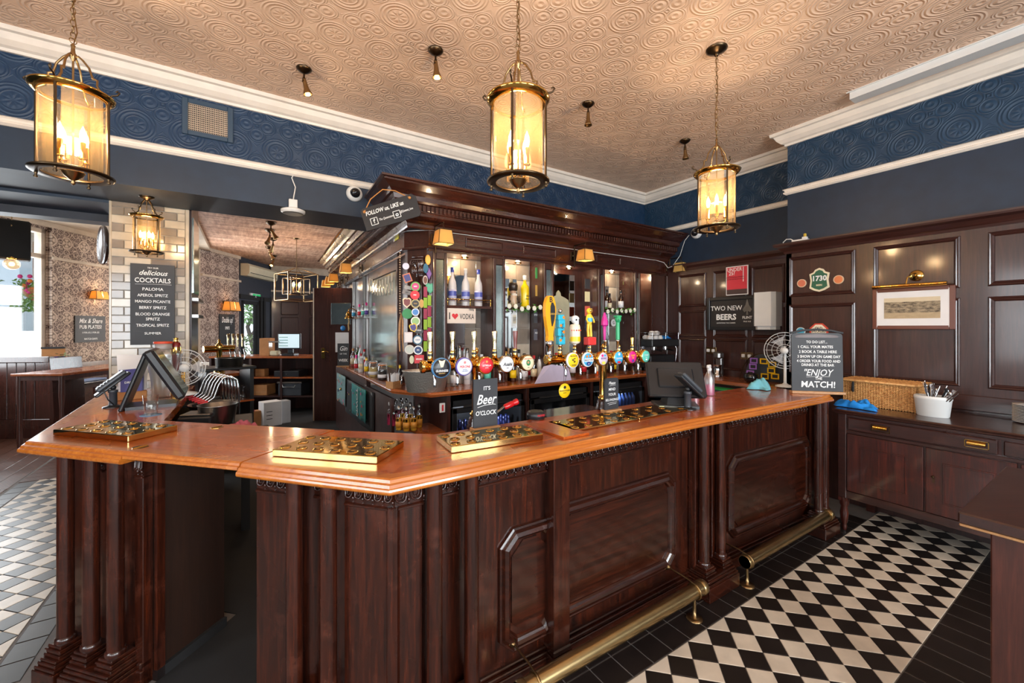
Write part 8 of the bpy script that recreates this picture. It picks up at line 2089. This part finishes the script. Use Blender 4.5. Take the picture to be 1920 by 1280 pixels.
for nm, lb, px, z, wd, hg, dp, mt_ in (('wooden_box', 'upright brown wooden box left of the servery till', 501, ZC, .19, .34, .2, 'card'), ('cardboard_box', 'small open cardboard box on the servery shelf', 491, .69, .19, .14, .15, 'card'), ('cardboard_box', 'wide cardboard box low in the servery', 489, .33, .42, .20, .3, 'card'), ('cash_drawer', 'black cash drawer on the servery shelf under the till', 546, .69, .48, .12, .35, 'black'), ('storage_crate', 'lidded grey storage crate low under the cash drawer', 552, .33, .44, .26, .35, 'charcoal')):
    q = on_c(px, z, .2); t = thing(nm, lb, nm.split('_')[-1], q, rzf)
    MB().bev((-wd/2, -dp/2, 0), (wd/2, dp/2, hg), .006).build('box_body', M[mt_], t)
    if nm == 'storage_crate': MB().bev((-wd/2-.02, -dp/2-.02, hg-.03), (wd/2+.02, dp/2+.02, hg+.005), .008).build('lid', M['steel'], t); MB().tube([(-.12, -dp/2-.02, hg-.05), (-.11, -dp/2-.04, hg-.09), (.11, -dp/2-.04, hg-.09), (.12, -dp/2-.02, hg-.05)], .008, 6).build('handle', M['steel'], t)
    if nm == 'cash_drawer': MB().box((-wd/2+.01, -dp/2-.004, hg-.02), (wd/2-.01, -dp/2, hg-.012)).build('steel_trim', M['steel'], t); MB().ball((0, -dp/2, .05), .012, 8, 6).build('lock', M['steel'], t)
    if nm == 'cardboard_box': MB().box((-wd/2+.01, -dp/2-.002, hg*.3), (wd/2-.01, -dp/2, hg*.36)).build('tape_strip', M['light_wood'], t)
q = on_c(510+6, ZC, .12); t = thing('glass_jar', 'square clear cookie jar left of the servery till', 'jar', q, rzf); MB().bev((-.09, -.07, 0), (.09, .07, .26), .01).build('jar_glass', M['glass'], t); MB().bev((-.08, -.06, .005), (.08, .06, .10), .02).build('contents', cream_, t); MB().bev((-.095, -.075, .26), (.095, .075, .285), .006).build('lid', M['steel'], t)
# brass tap column of the far servery, with four slim handles
q = fw(411, 660, 5.4); q = Vector(pw(411, 662, 5.3)); 
a5 = q
cn_ = thing('side_bar', 'dark wooden return of the bar behind the tiled pillar', 'bar', (q.x, q.y, 0), .55)
MB().bev((-.55, -.2, 1.02), (.25, .22, 1.06), .006).build('worktop', M['top_y'], cn_); MB().box((-.5, -.15, 0), (.2, .18, 1.02)).build('front', M['panel_v'], cn_)
t = thing('beer_tap_bar', 'brass beer tap column with four pale handles in the servery beyond', 'beer taps', (q.x, q.y, 1.06), .35)
MB().lathe([(.06, 0), (.06, .02), (.035, .04), (.032, .26), (.04, .28), (.045, .34), (.04, .36), (.012, .39), (.016, .42), (0, .44)], 20).build('column', M['brass'], t); MB().cyl((-.17, 0, .31), (.17, 0, .31), .042, n=18).build('crossbar', M['brass'], t)
for k in range(4): x = .06+.055*k; MB().lathe([(.010, .33), (.012, .42), (.018, .50), (.0, .502)], 12, (x+.04, 0, 0)).build('handle', C('pale_gold_handle', (226, 208, 164), .18, 1), t); MB().tube([(x+.04, -.05, .30), (x+.04, -.09, .24), (x+.04, -.08, .16)], .010, 6).build('spout', M['chrome'], t)
q = Vector(pw(430, 686, 5.0)); t = thing('steel_pan', 'grey steel pan standing on the servery rack', 'pan', (q.x, q.y, q.z-.0), 0); MB().lathe([(.13, 0), (.14, .01), (.145, .10), (.15, .105), (.14, .105), (.13, .015), (0, .012)], 28).build('pan_body', M['steel'], t)
rk = thing('glass_rack', 'dark slanted rack of upturned glasses in the servery', 'rack', (q.x, q.y, 0), .3)
MB().bev((-.30, -.24, q.z-.03), (.22, .20, q.z), .006).build('top', M['black'], rk); MB().box((-.28, -.2, 0), (-.24, .18, q.z-.03)).build('leg', M['black'], rk); MB().box((.16, -.2, 0), (.2, .18, q.z-.03)).build('leg', M['black'], rk); MB().box((-.28, -.22, q.z-.42), (.2, .18, q.z-.40)).build('tray', M['back_top'], rk)
G0 = None
for i in range(10):
    loc = Matrix.LocRotScale(rk.location, rk.rotation_euler, None) @ Vector((-.2+.075*(i % 5), -.15+.10*(i//5), q.z-.398))
    if G0 is None: G0 = thing('wine_glass', 'upturned stemmed glass in the servery rack', 'glass', loc, 0, 'upturned glasses in the servery rack'); MB().lathe([(.033, 0), (.038, .03), (.030, .07), (.006, .09), (.004, .14), (.03, .155), (.031, .158)], 14, cap=False).build('bowl', M['glass'], G0)
    else: dup(G0, loc)
# six swan-neck taps
gs_ = 'swan neck steel taps behind the tiled pillar'
SW = None
for k in range(6):
    q = Vector(pw(374+5.5*k, 742+2.0*k, 3.5-.05*k))
    if SW is None:
        SW = thing('swan_neck_tap', 'curved steel swan neck tap in the row behind the tiled pillar', 'tap', q, .1, gs_)
        MB().tube([(-.04, 0, .0), (.0, 0, .03), (.03, 0, .13), (.06, 0, .18), (.11, 0, .19), (.15, 0, .16), (.16, 0, .08), (.165, 0, -.12)], .0075, 8).build('neck', M['chrome'], SW); MB().lathe_dir([(.012, 0), (.014, .02), (.010, .05)], (-.04, 0, 0), (-1, 0, -.3), 10).build('red_collar', red, SW)
    else: dup(SW, q)
q = Vector(pw(372, 760, 3.35)); t = thing('tap_manifold', 'dark wooden ledge carrying the swan neck taps', 'ledge', (q.x-.02, q.y+.05, 0), -.2); MB().bev((-.14, -.12, .0), (.10, .30, q.z+.02), .006).build('ledge_box', M['black_matt'], t); MB().box((-.14, -.124, q.z-.08), (.02, -.12, q.z+.0)).build('brass_plate', M['brass_old'], t)
# bins and cloths behind the flap
q = Vector(pw(412, 800, 2.95)); 
for nm, lb, px, py, w, r_, h_, mt_ in (('steel_bucket', 'grey metal bucket behind the bar flap', 408, 800, 3.0, .12, .26, 'steel'), ('wide_basin', 'wide grey basin behind the bar flap, beyond the bucket', 402, 768, 3.3, .17, .10, 'steel')):
    q = Vector(pw(px, py, w)); t = thing(nm, lb, nm.split('_')[-1], (q.x, q.y, q.z-.02)); MB().lathe([(r_*.8, 0), (r_*.82, .005), (r_, h_*.7), (r_*1.03, h_*.7+.004), (r_*.98, h_*.7+.002), (r_*.78, .01), (0, .008)], 30).build('vessel', M[mt_], t)
st = thing('work_shelf', 'black work shelf under the bucket and basin behind the bar', 'shelf', (-.02, 3.5, 0), 0)
q = Vector(pw(408, 800, 3.0)); MB().bev((q.x-.30+.02, q.y-.25-3.5, q.z-.05), (q.x+.22+.02, q.y+.55-3.5, q.z-.02), .006).build('shelf_top', M['black'], st); MB().box((q.x-.26+.02, q.y-.2-3.5, 0), (q.x-.2+.02, q.y+.5-3.5, q.z-.05)).build('leg', M['black'], st); MB().box((q.x+.14+.02, q.y+.3-3.5, 0), (q.x+.2+.02, q.y+.5-3.5, q.z-.05)).build('leg', M['black_matt'], st)
q = Vector(pw(372, 790, 2.9)); t = thing('card_printer', 'black receipt printer with grey lid behind the bar flap', 'printer', (q.x, q.y, q.z-.05), -.3); MB().bev((-.09, -.10, 0), (.11, .10, .10), .01).build('printer_body', M['black'], t); MB().bev((-.08, -.08, .10), (.10, .08, .115), .004).build('grey_lid', M['steel'], t)
q = Vector(pw(447, 794, 2.9)); cloth('pink_cloth', 'dusty pink cloth heaped behind the bar flap', (q.x, q.y, q.z-.06), .11, .08, .09, 'pink_cloth', .5, 12)
t = thing('low_trolley', 'low black trolley carrying the pink cloth and paper bag', 'trolley', (q.x+.05, q.y, 0), 0); MB().bev((-.20, -.12, q.z-.10), (.14, .16, q.z-.062), .006).build('top', M['black_matt'], t); MB().box((-.2, .1, 0), (-.17, .16, q.z-.10)).build('leg', M['black_matt'], t); MB().box((.10, .1, 0), (.14, .16, q.z-.10)).build('leg', M['black_matt'], t)
q = pw(508, 796, 6.9); q = pz(508, 792, .04); t = thing('white_carton', 'white printed carton standing on the servery floor', 'carton', (q.x, q.y, .003), .3); MB().bev((-.15, -.12, 0), (.13, .12, .40), .004).build('carton_body', M['paper'], t); MB().bev((.13, -.06, 0), (.29, .12, .38), .004).build('carton_side', C('carton_grey', (176, 176, 178)), t)
for k in range(3): MB().box((-.11, -.1215, .12+.06*k), (-.02, -.12, .13+.06*k)).build('printed_line', black, t)
q = Vector(pz(472, 798, .02)); t = thing('paper_bag', 'brown paper bag with red packets on the servery floor', 'bag', (q.x, q.y, .003), .2); MB().prism([(-.13, -.08), (.13, -.08), (.12, .08), (-.12, .08)], 0, .26).build('bag_body', M['card'], t)
b = MB()
for k in range(9): b.ball((random.uniform(-.09, .09), random.uniform(-.06, .04), .26), .035, 7, 5)
b.build('red_packets', C('packet_red', (150, 30, 30)), t)
# chairs and tables glimpsed by the far windows
def far_chair(label, loc, rz, mat, group):
    t = thing('wooden_chair', label, 'chair', loc, rz, group)
    MB().bev((-.2, -.2, .44), (.2, .2, .47), .008).build('seat', M[mat], t)
    for x in (-.17, .17): MB().cyl((x, -.17, 0), (x, -.17, .44), .018, n=8).build('leg', M[mat], t); MB().cyl((x, .17, 0), (x*.95, .20, .95), .018, n=8).build('leg', M[mat], t)
    for z in (.62, .76, .90): MB().bev((-.17, .18, z-.03), (.17, .20, z+.03), .004).build('back_slat', M[mat], t)
    return t
q = pz(390, 690, .75)
for px, w, mt_, lb in ((383, 8.2, 'white', 'white painted chair by the second bay window, left one'), (402, 8.6, 'white', 'white painted chair by the second bay window, right one'), (450, 9.6, 'booth', 'dark slatted chair in front of the garden door, left one'), (478, 9.9, 'booth', 'dark slatted chair in front of the garden door, right one')):
    q = pw(px, 613, w); far_chair(lb, (q.x, q.y, 0), 2.4, mt_, 'chairs in the room beyond')
q = pw(437, 613, 8.9); simple_table('round_far_table', 'dark wooden table near the garden door in the room beyond', Vector(q), .38, .38, .78, .4, mat='booth', top='booth')
# globe pendant and street things by the bay window
q = pw(22, 495, 5.9); t = thing('globe_pendant', 'clear glass globe pendant hanging in front of the bay window', 'pendant lamp', q, 0)
MB().ball((0, 0, 0), .085, 20, 14, 1, 1, .92).build('glass_globe', M['glass_amber'], t); MB().lathe([(.03, .07), (.06, .08), (.02, .10), (.012, .13)], 16).build('brass_cap', M['brass'], t); MB().ball((0, 0, .0), .03, 10, 8).build('bulb', M['bulb'], t); MB().tube([(0, 0, .12), (.0, 0, 3.42-q.z)], .006, 6).ball((0, 0, .55), .02, 8, 6, 1, 1, 3).build('rope_flex', C('rope_tan', (190, 160, 110), .9), t)
q = pw(62, 545, 8.4); t = thing('hanging_basket', 'hanging flower basket with pink blooms outside the bay window', 'flower basket', q, 0)
rnd = random.Random(4); f = MB()
for k in range(420):
    o_ = Vector((rnd.gauss(0, .16), rnd.gauss(0, .13), rnd.uniform(-.42, .22))); d1 = Vector((rnd.uniform(-1, 1), rnd.uniform(-1, 1), rnd.uniform(-1, 1))).normalized(); d2_ = d1.orthogonal().normalized(); f.add([o_-d1*.04, o_-d2_*.02, o_+d1*.04, o_+d2_*.02], [(0, 1, 2, 3)], False)
o = f.build('foliage', C('basket_green', (110, 160, 70), .8), t); o['kind'] = 'stuff'
for k in range(16): MB().ball((rnd.gauss(0, .12), -.12+rnd.gauss(0, .05), rnd.uniform(-.05, .28)), .04, 8, 6, 1, .7, 1).build('bloom', pink if k % 3 else orange, t)
MB().lathe([(.02, -.2), (.12, -.1), (.16, .02)], 14).tube([(0, 0, .25), (0, 0, 1.0)], .006, 4).build('basket', C('basket_tan', (170, 110, 60)), t)
fb = thing('street_building', 'pale grey rendered building across the street with a cream doorway', 'building', pw(-20, 613, 14), -.45)
MB().box((-6, 0, -.14), (.9, 3, 9)).build('rendered_wall', C('render_grey', (176, 184, 190), .9), fb); MB().box((.9, .6, -.14), (5.2, 3, 10)).build('cream_wall', C('render_cream', (236, 232, 224), .9), fb)
for x in (1.3, 3.2): MB().box((x, .55, 1.2), (x+1.1, .6, 3.4)).build('window', C('win_grey', (150, 166, 180), .3), fb)
MB().box((-.9, -.06, 1.5), (-.3, 0, 2.0)).build('meter_box', M['white_plastic'], fb)
sp_ = thing('wall_speaker', 'black loudspeaker hanging high in the bay window', 'speaker', pw(18, 452, 5.95), .3); MB().bev((-.26, -.12, -.27), (.20, .12, .30), .02).build('speaker_box', M['black_matt'], sp_)
q = pw(197, 460, 6.6); t = thing('round_dark_mirror', 'dark round mirror edge on the patterned wall beside the tiled pillar', 'mirror', q, -1.2); MB().lathe_dir([(.30, 0), (.32, .02), (.30, .05), (.27, .03), (.001, .02)], (0, 0, 0), (0, -1, 0), 28).build('disc', C('mirror_frame_dark', (50, 34, 30), .2), t)
# ================================================================ every thing its own label
_by = {}
for o in list(SC.objects):
    if o.parent is None and 'label' in o.keys() and 'category' in o.keys(): _by.setdefault(o['label'], []).append(o)
_ord = ('first', 'second', 'third', 'fourth', 'fifth', 'sixth', 'seventh', 'eighth', 'ninth', 'tenth', 'eleventh', 'twelfth', 'thirteenth', 'fourteenth', 'fifteenth', 'sixteenth')
def _px(o):
    p = o.location; w = p.x*_s+p.y*_c; return CXP+FPX*(p.x*_c-p.y*_s)/max(w, .1)
for lab, os_ in _by.items():
    if len(os_) < 2 or len(os_) > 16: continue
    vert = os_[0].name.startswith(('plate', 'beer_mat'))
    os_.sort(key=(lambda o: -o.location.z) if vert else _px)
    rows = os_
    for i, o in enumerate(rows): o['label'] = '%s, %s from the %s' % (lab, _ord[i], 'top' if vert else 'left')
for o in SC.objects:
    if 'label' in o.keys() and len(o['label'].split()) > 16: print('LONG', o['label'])
